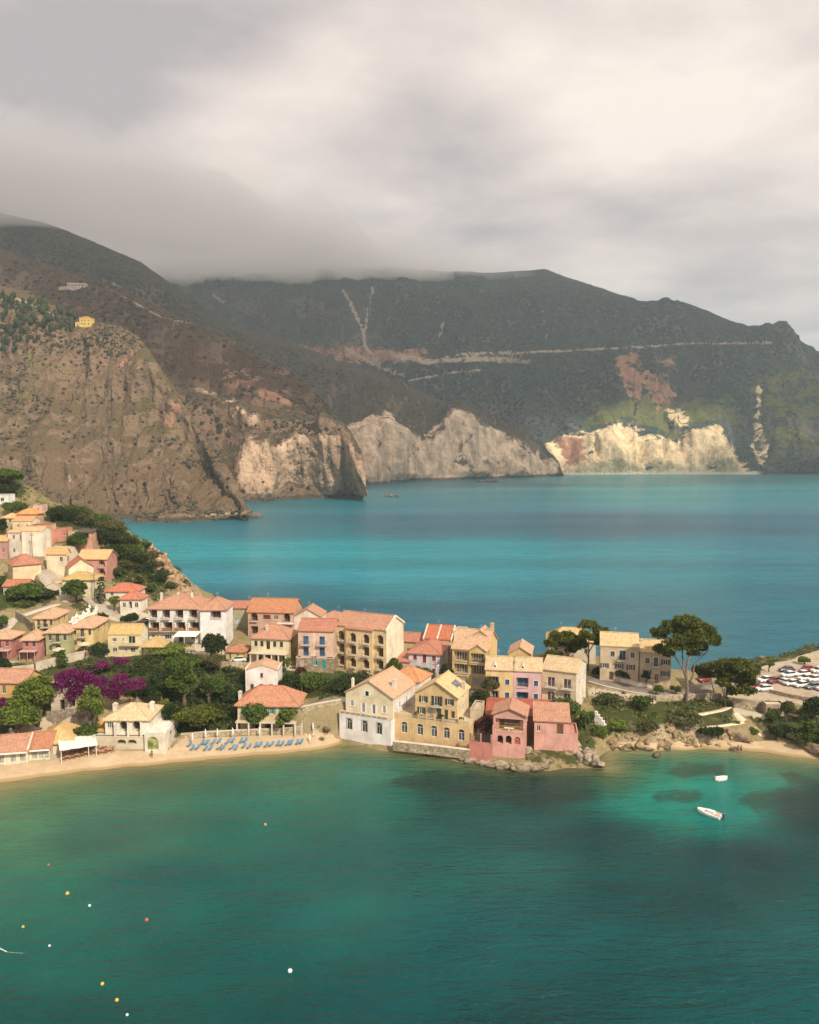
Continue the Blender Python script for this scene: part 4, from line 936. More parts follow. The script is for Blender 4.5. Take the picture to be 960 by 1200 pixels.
PARK = [(838,816),(842,800),(850,789),(886,783),(925,772),(960,762),(1030,745),(1060,800),(1030,836),(960,833),(925,824),(890,823)]
ROADS = [
 ('lane', [(-30,742,16.2),(4,738,16.6),(16,725,18),(40,716,19.2),(62,709,20),(82,704,20.6)], 3.2),
 ('upper_lane', [(50,668,27),(58,682,24.8),(72,697,21.9),(82,704,20.6),(100,697,21.6),(112,706,20.0),(128,717,18.4),(146,724,17.2),(168,738,15.6)], 4.0),
 ('coast_road', [(600,783,8.9),(660,788,8.8),(692,796,8.5),(722,803,8.2),(762,812,7.7),(800,811,7.0),(832,804,6.2),(858,800,5.6)], 4.4),
 ('bay_lane', [(352,829,7.2),(375,825,7.6),(402,820,8.0),(440,812,8.4)], 3.0),
 ('cove_path', [(854,829,5.8),(866,839,4.8),(880,850,3.4),(899,866,1.3)], 1.6),
 ('terrace_path', [(806,839,5.3),(826,836,5.5),(846,832,5.6),(854,829,5.8)], 1.3),
 ('lower_path', [(828,852,3.6),(848,850,3.9),(868,847,4.0),(873,845,4.2)], 1.1),
]
def strip(name, pl, wd, mat):
    c = np.array([ground(*p) for p in pl])
    seg = np.concatenate([[0], np.cumsum(np.hypot(*(np.diff(c[:, :2], axis=0)).T))]); s = np.arange(0, seg[-1], .6)
    x, y, z = (np.interp(s, seg, c[:, k]) for k in range(3))
    for _ in range(6):
        for a in (x, y, z): a[1:-1] = (a[:-2]+2*a[1:-1]+a[2:])/4
    tx, ty = np.gradient(x), np.gradient(y); L = np.hypot(tx, ty); nx, ny = -ty/L, tx/L
    jit = .12*perlin(s/1.7, 3.0)
    V, n = [], len(s)
    for o, dz in ((-wd/2-.25, -.6), (-wd/2, 0.02), (0, .05), (wd/2, .02), (wd/2+.25, -.6)):
        V.append(np.stack([x+nx*(o+jit*np.sign(o)), y+ny*(o+jit*np.sign(o)), z+dz], 1))
    V = np.concatenate(V); Q = grid_quads(5, n)
    o = np_mesh(name, V, Q[:, ::-1], mat, smooth=True); o['kind'] = 'structure'; return o
def M_ground():
    t = NT('ground_soil'); p = t.pos(); n = t.noise(p, .35, 6, .65); n2 = t.noise(p, 2.2, 5, .6); n3 = t.noise(p, .09, 3)
    nrm = t.n('ShaderNodeNewGeometry'); sx = t.n('ShaderNodeSeparateXYZ'); t.l(nrm.outputs['Normal'], sx.inputs[0])
    z = t.n('ShaderNodeSeparateXYZ'); t.l(p, z.inputs[0])
    col = t.mix(t.ramp(n, .35, .65), (.25,.19,.10), (.17,.15,.065))
    col = t.mix(t.ramp(n2, .52, .7), col, (.36,.29,.18))
    g = t.math('ADD', t.attr('green'), t.math('MULTIPLY', t.math('SUBTRACT', n, .5), 1.6))
    col = t.mix(t.ramp(g, .35, .6), col, t.mix(n2, (.022,.034,.010), (.075,.08,.024)))
    col = t.mix(t.ramp(t.attr('paved'), .3, .7), col, t.mix(n2, (.40,.33,.24), (.52,.45,.34)))
    rkc = t.mix(t.ramp(n2, .3, .7), (.46,.36,.24), (.20,.15,.09))
    rf = t.math('MULTIPLY', t.ramp(sx.outputs[2], .80, .62), t.attr('rock'))
    col = t.mix(rf, col, rkc)
    s = t.math('ADD', t.attr('sand'), t.math('MULTIPLY', t.math('SUBTRACT', n2, .5), .35))
    sand = t.mix(t.ramp(n, .35, .7), (.50,.38,.25), (.42,.31,.19))
    sand = t.mix(t.ramp(t.noise(t.mapv(p,(.5,1.6,1)), .8, 4), .52, .66, 0, .35), sand, (.40,.29,.16))
    sand = t.mix(t.ramp(z.outputs[2], .12, .42), (.33,.235,.115), sand)
    col = t.mix(t.ramp(s, .4, .6), col, sand)
    t.bump(t.math('ADD', n, n2), .5, .35)
    return t.done(col, .92, .2)
def build_terrain():
    Y, X = TZ.shape
    gx, gy = np.meshgrid(TX, TY); px, py = TPX, TPY
    V = np.stack([gx.ravel(), gy.ravel(), TZ.ravel()], 1)
    sand = np.zeros(px.shape); 
    for pl in (BEACH, COVE): sand = np.maximum(sand, soft_poly(px, py, pl, 2.0))
    green = np.zeros(px.shape)
    for pl, wgt in GREEN: green = np.maximum(green, wgt*soft_poly(px, py, pl, 7))
    paved = np.zeros(px.shape)
    for pl in PAVED: paved = np.maximum(paved, soft_poly(px, py, pl, 2))
    rock = np.maximum(soft_poly(px, py, [(690,835),(770,836),(860,850),(860,876),(690,885)], 4), soft_poly(px, py, [(60,590),(140,605),(240,690),(240,720),(120,650)], 8))
    rock = np.maximum(rock, .35)
    at_ = dict(sand=sand.ravel(), green=green.ravel(), paved=paved.ravel(), rock=rock.ravel())
    Q = grid_quads(Y, X); cz = TZ.ravel()[Q].max(1); sm = sand.ravel()[Q].min(1)
    keep = cz > -6.5; Q, sm = Q[keep], sm[keep]
    m = M_ground()
    for nm, sel in (('ground', sm < .5), ('beach', sm >= .5)):
        q = Q[sel]; u, inv = np.unique(q, return_inverse=True)
        o = np_mesh(nm, V[u], inv.reshape(q.shape), m, smooth=True, attrs={k: v[u] for k, v in at_.items()}); o['kind'] = 'structure'
BEACH = [(-250,990),(0,935),(100,916),(200,905),(300,896),(392,889),(399,868),(385,861),(350,860),(210,866),(196,880),(120,879),(60,889),(0,897),(-250,925)]
COVE = [(712,890),(800,884),(860,890),(960,902),(1000,905),(1000,885),(950,877),(905,868),(860,869),(800,869),(716,869)]
GREEN = [([(185,765),(262,775),(330,785),(345,800),(330,812),(283,818),(275,855),(205,860),(195,820),(120,775),(150,762)],1),
 ([(45,588),(70,598),(130,608),(170,640),(200,690),(180,706),(165,690),(130,680),(130,640),(85,632),(60,610)],.9),
 ([(-60,690),(40,680),(88,690),(70,703),(30,710),(-60,725)],1), ([(328,783),(452,788),(470,800),(440,810),(380,818),(335,815)],1),
 ([(470,780),(535,790),(545,812),(470,810)],1), ([(690,812),(770,816),(800,838),(780,850),(745,842),(700,850)],.75), ([(772,818),(865,820),(858,850),(790,856),(740,858),(706,862),(700,846),(745,838)],.85), ([(840,770),(960,745),(1050,735),(1050,760),(960,766),(890,788),(845,790)],.6), ([(895,822),(960,834),(960,842),(895,834)],.7),
 ([(612,868),(700,885),(712,899),(640,903),(612,892)],.55), ([(868,838),(1100,838),(1100,885),(960,878),(905,862)],.95), ([(15,778),(70,776),(130,764),(170,775),(140,802),(60,797),(5,793)],.7),
 ([(-100,545),(25,556),(30,580),(0,592),(-100,600)],1), ([(-60,795),(60,800),(65,850),(0,862),(-60,870)],.9), ([(565,810),(600,828),(590,870),(555,850)],.8), ([(650,845),(700,846),(700,880),(650,885)],.7),
 ([(60,600),(85,615),(85,640),(60,655),(45,640)],.5), ([(84,690),(120,712),(110,722),(80,712)],.6)]
PAVED = [[(0,775),(130,770),(125,764),(60,772),(0,778)],[(60,838),(110,836),(115,856),(70,862),(30,868),(0,870),(0,862)],[(190,764),(262,768),(262,756),(180,752)],[(262,778),(350,780),(350,786),(262,784)],[(60,890),(115,886),(118,872),(60,880)],[(50,640),(90,640),(100,690),(60,690)],[(108,700),(175,720),(170,735),(110,722)],[(858,828),(900,838),(900,843),(862,836)],[(690,805),(770,818),(770,825),(690,815)],[(520,806),(575,810),(575,818),(520,814)]]
def M_road(name, a, b):
    t = NT(name); p = t.pos(); n = t.noise(p, 1.2, 5); n2 = t.noise(p, .25, 3)
    col = t.mix(t.ramp(n, .3, .7), a, b); col = t.mix(t.ramp(n2, .5, .7, 0, .45), col, mulc(a, .6)); t.bump(n, .2, .03)
    return t.done(col, .9, .2)
def build_roads():
    conc = M_road('pale_concrete', (.44,.38,.30), (.54,.47,.38)); asph = M_road('worn_asphalt', (.17,.145,.125), (.24,.205,.17)); pth = M_road('path_gravel', (.58,.48,.33), (.68,.58,.42))
    for nm, pl, wd in ROADS:
        if nm == 'upper_lane': strip('lane', pl, wd, M_road('lane_concrete', (.34,.29,.23), (.44,.38,.30)))
        elif nm == 'coast_road': strip('road', pl, wd, asph)
        elif 'path' in nm: strip('path', pl, wd, pth)
        else: strip('lane', pl, wd, conc)
    pts = [ground(x, y, 5.5) for x, y in PARK]
    c = np.mean(pts, 0); n = len(pts)
    V = [tuple(p) for p in pts]+[(p[0]+(p[0]-c[0])*.01, p[1]+(p[1]-c[1])*.01, 4.6) for p in pts]
    o = mesh_obj('car_park', V, [tuple(range(n))]+[(i, i+n, (i+1) % n+n, (i+1) % n) for i in range(n)], M_road('car_park_gravel', (.35,.28,.20), (.44,.36,.27))); o['kind'] = 'structure'

# ------------------------------------------------------------------ water
WCOL = [(-150,945,.30,.24,.09),(0,925,.31,.25,.09),(50,917,.30,.25,.095),(150,905,.27,.23,.085),(250,896,.26,.215,.08),(350,888,.23,.20,.075),(400,882,.17,.17,.065),
 (0,942,.20,.18,.065),(0,960,.10,.135,.065),(60,936,.13,.145,.065),(100,924,.12,.14,.065),(160,914,.10,.125,.06),(220,908,.08,.12,.06),(300,900,.06,.115,.06),(350,899,.05,.105,.06),(150,935,.05,.10,.058),(260,925,.03,.09,.055),(430,900,.05,.105,.065),
 (0,985,.075,.12,.062),(120,975,.04,.085,.055),(300,960,.016,.08,.054),(450,940,.018,.09,.06),(0,1050,.018,.085,.055),(0,1120,.008,.07,.05),(0,1200,.003,.052,.042),(-200,1200,.003,.05,.042),
 (200,1040,.005,.062,.050),(300,1100,.003,.060,.049),(400,1010,.010,.068,.054),(500,1000,.016,.066,.055),(480,1200,.002,.05,.046),(600,1100,.004,.052,.048),(960,1200,.003,.047,.044),(1200,1100,.004,.04,.04),(750,1150,.003,.05,.046),
 (500,895,.06,.075,.04),(600,906,.055,.06,.03),(700,906,.055,.06,.03),(520,930,.020,.045,.035),(640,930,.016,.042,.035),(560,960,.018,.058,.046),(700,980,.012,.042,.038),(850,1010,.010,.038,.036),(960,960,.012,.034,.032),(760,1050,.008,.044,.041),
 (740,884,.14,.13,.055),(820,882,.18,.15,.06),(880,888,.2,.16,.065),(960,900,.13,.11,.055),(730,900,.05,.085,.045),(800,905,.02,.13,.08),(860,905,.03,.13,.085),(780,935,.006,.17,.115),(830,925,.006,.17,.12),(900,918,.012,.15,.10),(850,945,.006,.14,.10),(930,905,.05,.10,.06),(950,935,.014,.04,.036),(1100,920,.03,.05,.04),
 (300,700,.012,.12,.155),(500,720,.014,.11,.145),(700,720,.014,.11,.145),(900,740,.02,.12,.155),(250,685,.012,.14,.175),(500,690,.012,.165,.195),(750,680,.012,.16,.195),(950,690,.02,.14,.175),(180,640,.008,.19,.21),(350,645,.008,.19,.21),(550,648,.01,.18,.205),(750,650,.014,.16,.19),(950,650,.02,.135,.17),
 (300,620,.012,.125,.155),(500,615,.018,.10,.135),(700,615,.022,.09,.13),(950,615,.022,.10,.14),(450,585,.012,.12,.145),(600,575,.012,.12,.14),(750,572,.01,.16,.17),(950,572,.012,.14,.16),(720,561,.05,.24,.22),(900,561,.02,.15,.16)]
WEED = [[(800,893),(850,896),(852,908),(800,912),(770,905)],[(770,924),(820,926),(835,935),(800,942),(765,938)],[(872,928),(960,920),(1000,960),(900,960),(862,940)],[(905,905),(935,905),(990,930),(930,922)],[(480,905),(690,908),(700,935),(620,948),(520,930),(450,920)]]
def build_water():
    def axis(lo, hi, a, b, d, g):
        mid = list(np.arange(a, b+.01, d)); up, s = [], d; x = b
        while x < hi: s *= g; x += s; up.append(x)
        dn, s = [], d; x = a
        while x > lo: s *= g; x -= s; dn.append(x)
        return np.array(dn[::-1]+mid+up)
    X = axis(-9000, 9000, -190, 260, 2.0, 1.06); Y = axis(-800, 12000, 70, 270, 2.0, 1.035)
    gx, gy = np.meshgrid(X, Y); V = np.stack([gx.ravel(), gy.ravel(), np.zeros(gx.size)], 1)
    yy = np.maximum(V[:, 1], 40); q = V.copy(); q[:, 1] = yy
    px, py = proj(q)
    C = np.array([q for q in WCOL if not (q[1] > 870 and q[2] > .125)]); c2 = C[:, :2].copy()
    back = (V[:, 1] > 222) | ((V[:, 1] > 205) & (V[:, 0] > -60) & (V[:, 0] < 60) & (py < 800)); sx = np.clip(px, -250, 1250); sy = np.where(back, np.clip(py, 545, 748), np.clip(py, 770, 1300))
    warpx = 10*fbm(V[:, 0]/23, V[:, 1]/23, 0, 3); 
    def keyf(a, b): return a/90.0, np.where(b < 760, b/14.0-40, b/34.0)     # finer along depth for the far bay
    kx, ky = keyf(c2[:, 0], c2[:, 1]); x, y = keyf(sx+warpx, sy+.35*warpx)
    num = np.zeros((len(V), 3)); den = np.zeros(len(V))
    for i in range(len(C)):
        w = 1/((x-kx[i])**2+(y-ky[i])**2+.06)**2.1; num += w[:, None]*C[i, 2:5]; den += w
    col = num/den[:, None]
    # streaky lighter bands of the far bay
    far = sstep(770, 700, py); b = fbm(V[:, 0]/420, V[:, 1]/60, 4, 4); col *= (1+far*.45*b)[:, None]
    col = col*np.where(back, np.array([[1.0],[1.06],[1.18]]), np.array([[.38],[1.16],[1.38]])).T
    nearm = (V[:, 1] > 80) & (V[:, 1] < 215) & (np.abs(V[:, 0]) < 230); sd = np.full(len(V), 999.)
    sd[nearm] = poly_dist(V[nearm, 0], V[nearm, 1], [tuple(ground(a, b, 0)[:2]) for a, b in SHORE], False)
    wsh = np.interp(px, [-200, 0, 120, 250, 400, 470, 700, 720, 900, 1000], [13, 8.5, 5.5, 4, 4, 2.5, 2.5, 4, 5, 4]); sd = sd*(1+.5*fbm(V[:, 0]/16, V[:, 1]/16, 2, 3))
    rk = sstep(440, 480, px)*sstep(716, 700, px); sand = np.array([.27,.225,.105])*(1-rk[:, None])+np.array([.10,.085,.04])*rk[:, None]
    f1 = np.exp(-(sd/(wsh*1.9))**1.5)[:, None]*.75; col = col*(1-f1)+np.array([.085,.125,.055])*f1
    f2 = np.exp(-(sd/(wsh*.75))**1.5)[:, None]*.95; col = col*(1-f2)+sand*f2
    bq = py+7*fbm(V[:, 0]/160, V[:, 1]/70, 8, 4); bd = .22*np.exp(-((bq-646)/11)**2)*sstep(760, 250, px)+.30*np.exp(-((bq-676)/9)**2)*sstep(900, 300, px)-.08*np.exp(-((bq-612)/14)**2)+.18*np.exp(-((bq-597)/4)**2)*sstep(420, 520, px)
    col = np.where(back[:, None], col*(1+bd)[:, None]+np.array([.01, .02, .02])*np.maximum(bd, 0)[:, None], col)
    pt = fbm(V[:, 0]/38, V[:, 1]/24, 12, 4); col = np.where(back[:, None], col, col*np.clip(.92+.55*pt, .55, 1.3)[:, None])
    weed = np.zeros(len(V))
    for pl in WEED: weed = np.maximum(weed, soft_poly(px, py, pl, 5))
    t = NT('sea_water'); p = t.pos()
    n = t.noise(p, .12, 5, .6); base = t.attr('tint', 0)
    wd = t.math('ADD', t.attr('weed'), t.math('MULTIPLY', t.math('SUBTRACT', t.noise(p, .16, 6, .7), .5), 2.6))
    base = t.mix(t.ramp(n, .3, .7), t.mix(1.0, base, (.92,.93,.94), 'MULTIPLY'), t.mix(1.0, base, (1.07,1.06,1.05), 'MULTIPLY'))
    base = t.mix(t.ramp(wd, .30, 1.0, 0, .62), base, (.014,.030,.026))
    # waves: small chop running roughly along the bay plus a finer ripple
    r1 = t.noise(t.mapv(p, (.30, .95, 1)), 1, 3, .6, .4); r2 = t.noise(t.mapv(p, (.9, 2.2, 1)), 1.3, 3, .6, .3); r3 = t.noise(t.mapv(p, (.03, .09, 1)), 1, 3, .55); r4 = t.noise(t.mapv(p, (.07, .22, 1)), 1, 4, .6, .5)
    h = t.math('ADD', t.math('MULTIPLY', r1, 1.0), t.math('MULTIPLY', r2, .35)); h = t.math('ADD', t.math('MULTIPLY', h, t.ramp(r3, .3, .7, .6, 1.3)), t.math('MULTIPLY', r4, 1.6))
    t.bump(h, 1.0, .72)
    t.b.inputs['IOR'].default_value = 1.33
    m = t.done(base, t.ramp(t.attr('far'), 0, 1, .12, .25), .15)
    o = np_mesh('water', V, grid_quads(len(Y), len(X)), m, smooth=True, attrs=dict(tint=col, weed=weed, far=sstep(180, 600, V[:, 1]))); o['kind'] = 'structure'
# ------------------------------------------------------------------ mountains
def M_mountain(name, c1, c2, shrub, dens, scale, rockc, pale=(.62,.53,.42)):
    t = NT(name); p = t.pos()
    n = t.noise(p, 1/140, 6, .65); n2 = t.noise(p, 1/26*scale, 6, .68); n3 = t.noise(p, 1/9*scale, 4, .6)
    nrm = t.n('ShaderNodeNewGeometry'); sx = t.n('ShaderNodeSeparateXYZ'); t.l(nrm.outputs['Normal'], sx.inputs[0])
    col = t.mix(t.ramp(n, .35, .65), c1, c2)
    col = t.mix(t.ramp(n2, .5, .72, 0, .8), col, mulc(rockc, .75))
    steep = t.math('ADD', t.ramp(sx.outputs[2], .72, .45, 0, .8), t.math('MULTIPLY', t.math('SUBTRACT', n2, .5), 1.2))
    col = t.mix(t.ramp(steep, .3, .8, 0, .75), col, rockc)
    v = t.vor(p, scale/11, 'F1', 0); v2 = t.vor(p, scale/5, 'F1', 0)
    th = t.math('ADD', t.math('MULTIPLY', n2, .9), t.math('MULTIPLY', t.attr('bush'), .5))
    s1 = t.ramp(t.math('SUBTRACT', t.math('MULTIPLY', th, dens), v), -.02, .14)
    s2 = t.ramp(t.math('SUBTRACT', t.math('MULTIPLY', th, dens*.8), v2), -.02, .14, 0, .7)
    veg = t.math('MAXIMUM', s1, s2)
    veg = t.math('MULTIPLY', veg, t.math('SUBTRACT', 1.0, t.math('MULTIPLY', t.ramp(t.attr('pale'), .3, .8), .9)))
    col = t.mix(veg, col, t.mix(n3, mulc(shrub, .6), mulc(shrub, 1.6)))
    # pale limestone faces with vertical staining, red earth scars, road cuts, yellow green brush
    vs = t.noise(t.mapv(p, (1/16, 1/16, 1/70)), 1, 6, .7); strat = t.noise(t.mapv(p, (1/90, 1/90, 1/7)), 1, 4, .6)
    pc = t.mix(t.ramp(vs, .38, .62), pale, mulc(pale, .52)); pc = t.mix(t.ramp(strat, .5, .7, 0, .5), pc, (pale[0]*.78,pale[1]*.68,pale[2]*.6))
    brk = t.math('ADD', t.math('MULTIPLY', t.math('SUBTRACT', n2, .5), 1.0), t.math('MULTIPLY', t.math('SUBTRACT', t.noise(p, 1/60, 5, .7), .5), .9))
    k = lambda a, e: kk(a, e)
    def kk(a, e): return t.math('MULTIPLY', t.ramp(t.attr(a), .02, .25), t.ramp(t.math('ADD', t.attr(a), t.math('MULTIPLY', brk, e*1.5)), .34, .70))
    col = t.mix(t.math('MULTIPLY', k('lush', 1.6), .8), col, t.mix(n3, (.07,.085,.022), (.20,.20,.055)))
    col = t.mix(k('pale', 2.1), col, pc)
    col = t.mix(k('scar', 2.2), col, t.mix(t.ramp(vs, .35, .65), (.44,.24,.16), (.26,.13,.085)))
    col = t.mix(k('track', 1.2), col, t.mix(n3, (.30,.22,.16), (.46,.38,.30)))
    zz = t.n('ShaderNodeSeparateXYZ'); t.l(p, zz.inputs[0])
    wet = t.math('ADD', zz.outputs[2], t.math('MULTIPLY', t.math('SUBTRACT', n2, .5), 9))
    col = t.mix(t.math('MULTIPLY', t.ramp(wet, 3.0, 5.5, .85, 0), t.ramp(t.attr('shingle'), .2, .6, 1, 0)), col, (.07,.055,.04))
    col = t.mix(t.math('MULTIPLY', t.ramp(wet, 4.0, 7.0, 1, 0), t.attr('shingle')), col, (.75,.68,.55))
    hh = t.math('ADD', t.math('MULTIPLY', n2, 1.0), t.math('MULTIPLY', n3, .45)); hh = t.math('ADD', hh, t.math('MULTIPLY', veg, .35)); hh = t.math('ADD', hh, t.math('MULTIPLY', t.math('MULTIPLY', vs, t.attr('pale')), 1.2))
    t.bump(hh, 1.0, 9/scale)
    return t.done(col, .95, .1)
def catmull(rows, sub):
    rows = [rows[0]*2-rows[1]]+list(rows)+[rows[-1]*2-rows[-2]]; out, ow = [], []
    for i in range(1, len(rows)-2):
        a, b, c, d = rows[i-1:i+3]
        for k in range(sub[i-1]):
            t = k/sub[i-1]
            q = .5*(2*b+(c-a)*t+(2*a-5*b+4*c-d)*t*t+(3*b-a-3*c+d)*t**3); l = b+(c-b)*t
            out.append(.45*q+.55*l); ow.append(i-1+t)
    out.append(rows[-2]); ow.append(len(rows)-3)
    return np.array(out), np.array(ow)
def mountain(name, px0, px1, nu, rows, sub, amp, freq, gully, mat, paint, seed=0, back=(700, -300), base_row=True):
    px = np.linspace(px0, px1, nu); R_ = []
    for ri, r in enumerate(rows):
        r = sorted(r); xs = [a[0] for a in r]; py = np.interp(px, xs, [a[1] for a in r]); Dd = np.interp(px, xs, [a[2] if a[2] else 0 for a in r])
        if 0 < ri < len(rows)-1: py = py+8.0*fbm(px/21, ri*7.3+seed, 0, 5, .6)*(py < 590)
        elif ri: py = py+1.3*fbm(px/14, seed, 0, 4)
        if all(a[2] is None for a in r):     # a shoreline: sea level
            R_.append(np.array([ground(x, y, 0)-np.array([0, 0, 1.5]) for x, y in zip(px, py)]))
        else: R_.append(np.array([at(x, y, d) for x, y, d in zip(px, py, Dd)]))
    top = R_[-1]; bk = top.copy(); sc_ = (top[:, 1]+back[0])/top[:, 1]; bk[:, 0] *= sc_; bk[:, 1] += back[0]; bk[:, 2] = np.maximum(top[:, 2]+back[1], -20)
    R_.append(bk)
    G, w = catmull(R_, sub+[12])
    ny, nx = G.shape[:2]; nr = len(rows)-1
    du = np.gradient(G, axis=1); dv = np.gradient(G, axis=0); N = np.cross(du, dv); N /= np.linalg.norm(N, axis=2)[..., None]+1e-9
    N *= np.sign(-N[..., 1:2]+1e-6)*np.where(np.abs(N[..., 1:2]) > .0, 1, 1)
    x, y, z = G[..., 0], G[..., 1], G[..., 2]
    wv = w[:, None]*np.ones((1, nx))
    env = sstep(0, .12, wv)*(1-.92*np.exp(-((wv-nr)/.26)**2))
    wx = 40*fbm(x*freq*.6, y*freq*.6, z*freq*.6+seed, 3)
    d = amp*(.6*fbm(x*freq+seed, y*freq, z*freq, 6, .55)+.55*(ridged(x*freq*1.7+seed, y*freq*1.7, z*freq*1.2, 5)-.35))
    g = ridged((x+wx)*gully[0]+seed, y*gully[0]*.35, z*gully[0]*.22, 4, .5)-.4
    d = (d+gully[1]*g)*env
    G = G+N*d[..., None]
    G[..., 2] = np.where(wv < .02, -2.0, G[..., 2])
    pm = np.zeros(G.shape[:2]); q0, q1 = proj(G)
    for key, kind, pl, wd, val in paint:
        if key == 'pale' and kind == 'poly': pm = np.maximum(pm, soft_poly(q0, q1, pl, 8))
    fl = ridged(G[..., 0]/30+seed, G[..., 1]/90, G[..., 2]/170, 5, .6)-.3+.6*(ridged(G[..., 0]/85+seed, G[..., 1]/200, G[..., 2]/400, 3)-.3)
    G = G+N*(pm*8.5*fl*sstep(.05, .3, wv))[..., None]
    V = G.reshape(-1, 3); ppx, ppy = proj(V)
    attrs = dict(pale=np.zeros(len(V)), scar=np.zeros(len(V)), track=np.zeros(len(V)), lush=np.zeros(len(V)), shingle=np.zeros(len(V)), bush=np.zeros(len(V)))
    for key, kind, pl, wd, val in paint:
        if kind == 'poly': m = soft_poly(ppx, ppy, pl, wd)
        else: m = 1-sstep(wd*.35, wd, poly_dist(ppx, ppy, pl, False))
        m = m*(wv.ravel() < nr+.3); attrs[key] = np.maximum(attrs[key], val*m)
    o = np_mesh(name, V, grid_quads(ny, nx), mat, smooth=True, attrs=attrs); o['kind'] = 'structure'
    return G, wv
def build_mountains():
    Mn = {}
    mD = M_mountain('far_mountain_scrub', (.032,.055,.050), (.058,.074,.062), (.009,.022,.022), .84, 1.25, (.14,.132,.12), (.88,.70,.43))
    mC = M_mountain('promontory_scrub', (.052,.052,.036), (.078,.064,.042), (.014,.021,.015), .66, 1.1, (.19,.145,.105), (.88,.67,.48))
    mB = M_mountain('ridge_scrub', (.105,.062,.04), (.075,.055,.033), (.022,.023,.014), .54, .9, (.21,.14,.09), (.58,.41,.28))
    mA = M_mountain('near_hill_scrub', (.14,.092,.055), (.095,.076,.036), (.026,.025,.013), .48, 1.3, (.22,.15,.098), (.58,.43,.29))
    n = None
    # D: the far mountain across the bay
    Mn['D'] = mountain('mountain', 120, 1500, 520, [
        [(120,562,n),(400,561,n),(640,557,n),(740,556,n),(880,556,n),(960,555,n),(1500,548,n)],
        [(120,540,1800),(400,538,1760),(600,530,1700),(640,514,1660),(690,506,1650),(725,494,1650),(760,506,1650),(790,518,1650),(815,505,1650),(840,495,1660),(868,528,1640),(900,532,1640),(960,528,1640),(1500,525,1640)],
        [(120,425,2150),(420,408,2130),(460,410,2120),(600,414,2050),(720,410,2000),(850,404,1980),(905,402,1980),(960,440,1900),(1500,470,1900)],
        [(120,300,3100),(200,306,3000),(300,303,2930),(360,309,2880),(400,308,2830),(470,314,2770),(520,318,2720),(580,320,2650),(640,316,2600),(700,337,2500),(750,353,2400),(800,354,2350),(860,378,2250),(905,398,2150),(960,413,2100),(1050,440,2080),(1200,480,2000),(1500,510,1950)]],
        [60,110,90], 52, 1/330, (1/190, 70), mD, [
        ('pale','poly',[(640,520),(660,514),(690,508),(728,496),(760,508),(790,520),(812,506),(838,494),(855,520),(872,545),(878,560),(640,562)],9,1),
        ('scar','poly',[(645,512),(680,514),(690,540),(668,545)],4,.8),
        ('scar','poly',[(724,416),(748,412),(756,440),(748,470),(734,462),(726,445)],4,.9), ('scar','poly',[(756,432),(780,438),(795,468),(772,480),(758,455)],6,.75), ('scar','poly',[(770,418),(792,418),(790,432),(772,430)],4,.6),
        ('shingle','poly',[(650,545),(890,545),(890,565),(650,565)],6,1), ('pale','poly',[(780,480),(800,478),(812,500),(790,505)],5,.7), ('pale','line',[(890,455),(888,490),(898,530)],5,.5), ('pale','poly',[(885,490),(895,500),(905,530),(892,545),(880,520)],4,.6),
        ('track','line',[(500,424),(540,415),(620,413),(660,411),(700,409),(760,406),(800,403),(860,402),(905,401)],2.6,.62), ('track','line',[(460,416),(500,424),(560,420),(620,424)],5,.7), ('track','line',[(480,446),(520,438),(565,433)],1.8,.8),
        ('scar','poly',[(345,402),(420,408),(500,410),(500,424),(420,424),(350,415)],5,.75), ('track','line',[(402,340),(412,356),(424,385),(428,405),(446,430)],3,.8), ('track','line',[(437,338),(430,370),(427,400)],2.5,.7), ('track','line',[(520,378),(512,405)],3,.6), ('track','line',[(635,365),(642,400)],2.5,.45), ('track','line',[(250,345),(268,360)],4,.6),
        ('track','line',[(390,400),(445,430),(475,440)],4,.6),
        ('lush','poly',[(690,470),(760,468),(860,470),(870,500),(820,498),(790,515),(730,490),(700,505),(690,500)],14,.8), ('lush','poly',[(880,440),(960,430),(1000,540),(900,545)],20,.55),
        ('bush','poly',[(440,330),(900,330),(900,470),(440,480)],30,.6)], 3)
    # C: the pale promontory
    Mn['C'] = mountain('promontory', -260, 660, 460, [
        [(-260,585,n),(300,572,n),(425,569,n),(480,564,n),(520,563,n),(560,561,n),(610,560,n),(650,558.3,n),(660,557.4,n)],
        [(-260,480,1350),(300,520,1300),(415,503,1290),(450,490,1330),(480,503,1360),(503,516,1370),(530,482,1400),(560,500,1420),(600,522,1450),(635,542,1490),(660,557.2,1500)],
        [(-260,175,2300),(-60,222,2050),(0,249,1960),(60,263,1900),(110,283,1870),(165,307,1850),(200,332,1845),(240,360,1845),(290,386,1860),(345,402,1870),(400,425,1800),(440,440,1740),(480,453,1690),(525,473,1620),(545,481,1570),(580,500,1550),(635,522,1540),(652,540,1510),(660,557,1503)]],
        [60,90], 26, 1/210, (1/110, 40), mC, [
        ('track','line',[(130,330),(190,365),(220,380)],3,.5), ('bush','poly',[(0,250),(160,310),(300,400),(420,440),(300,450),(0,330)],20,.7), ('pale','poly',[(405,500),(430,488),(455,486),(480,502),(503,515),(516,498),(530,478),(545,484),(600,516),(640,536),(664,560),(400,572)],9,1)], 11)
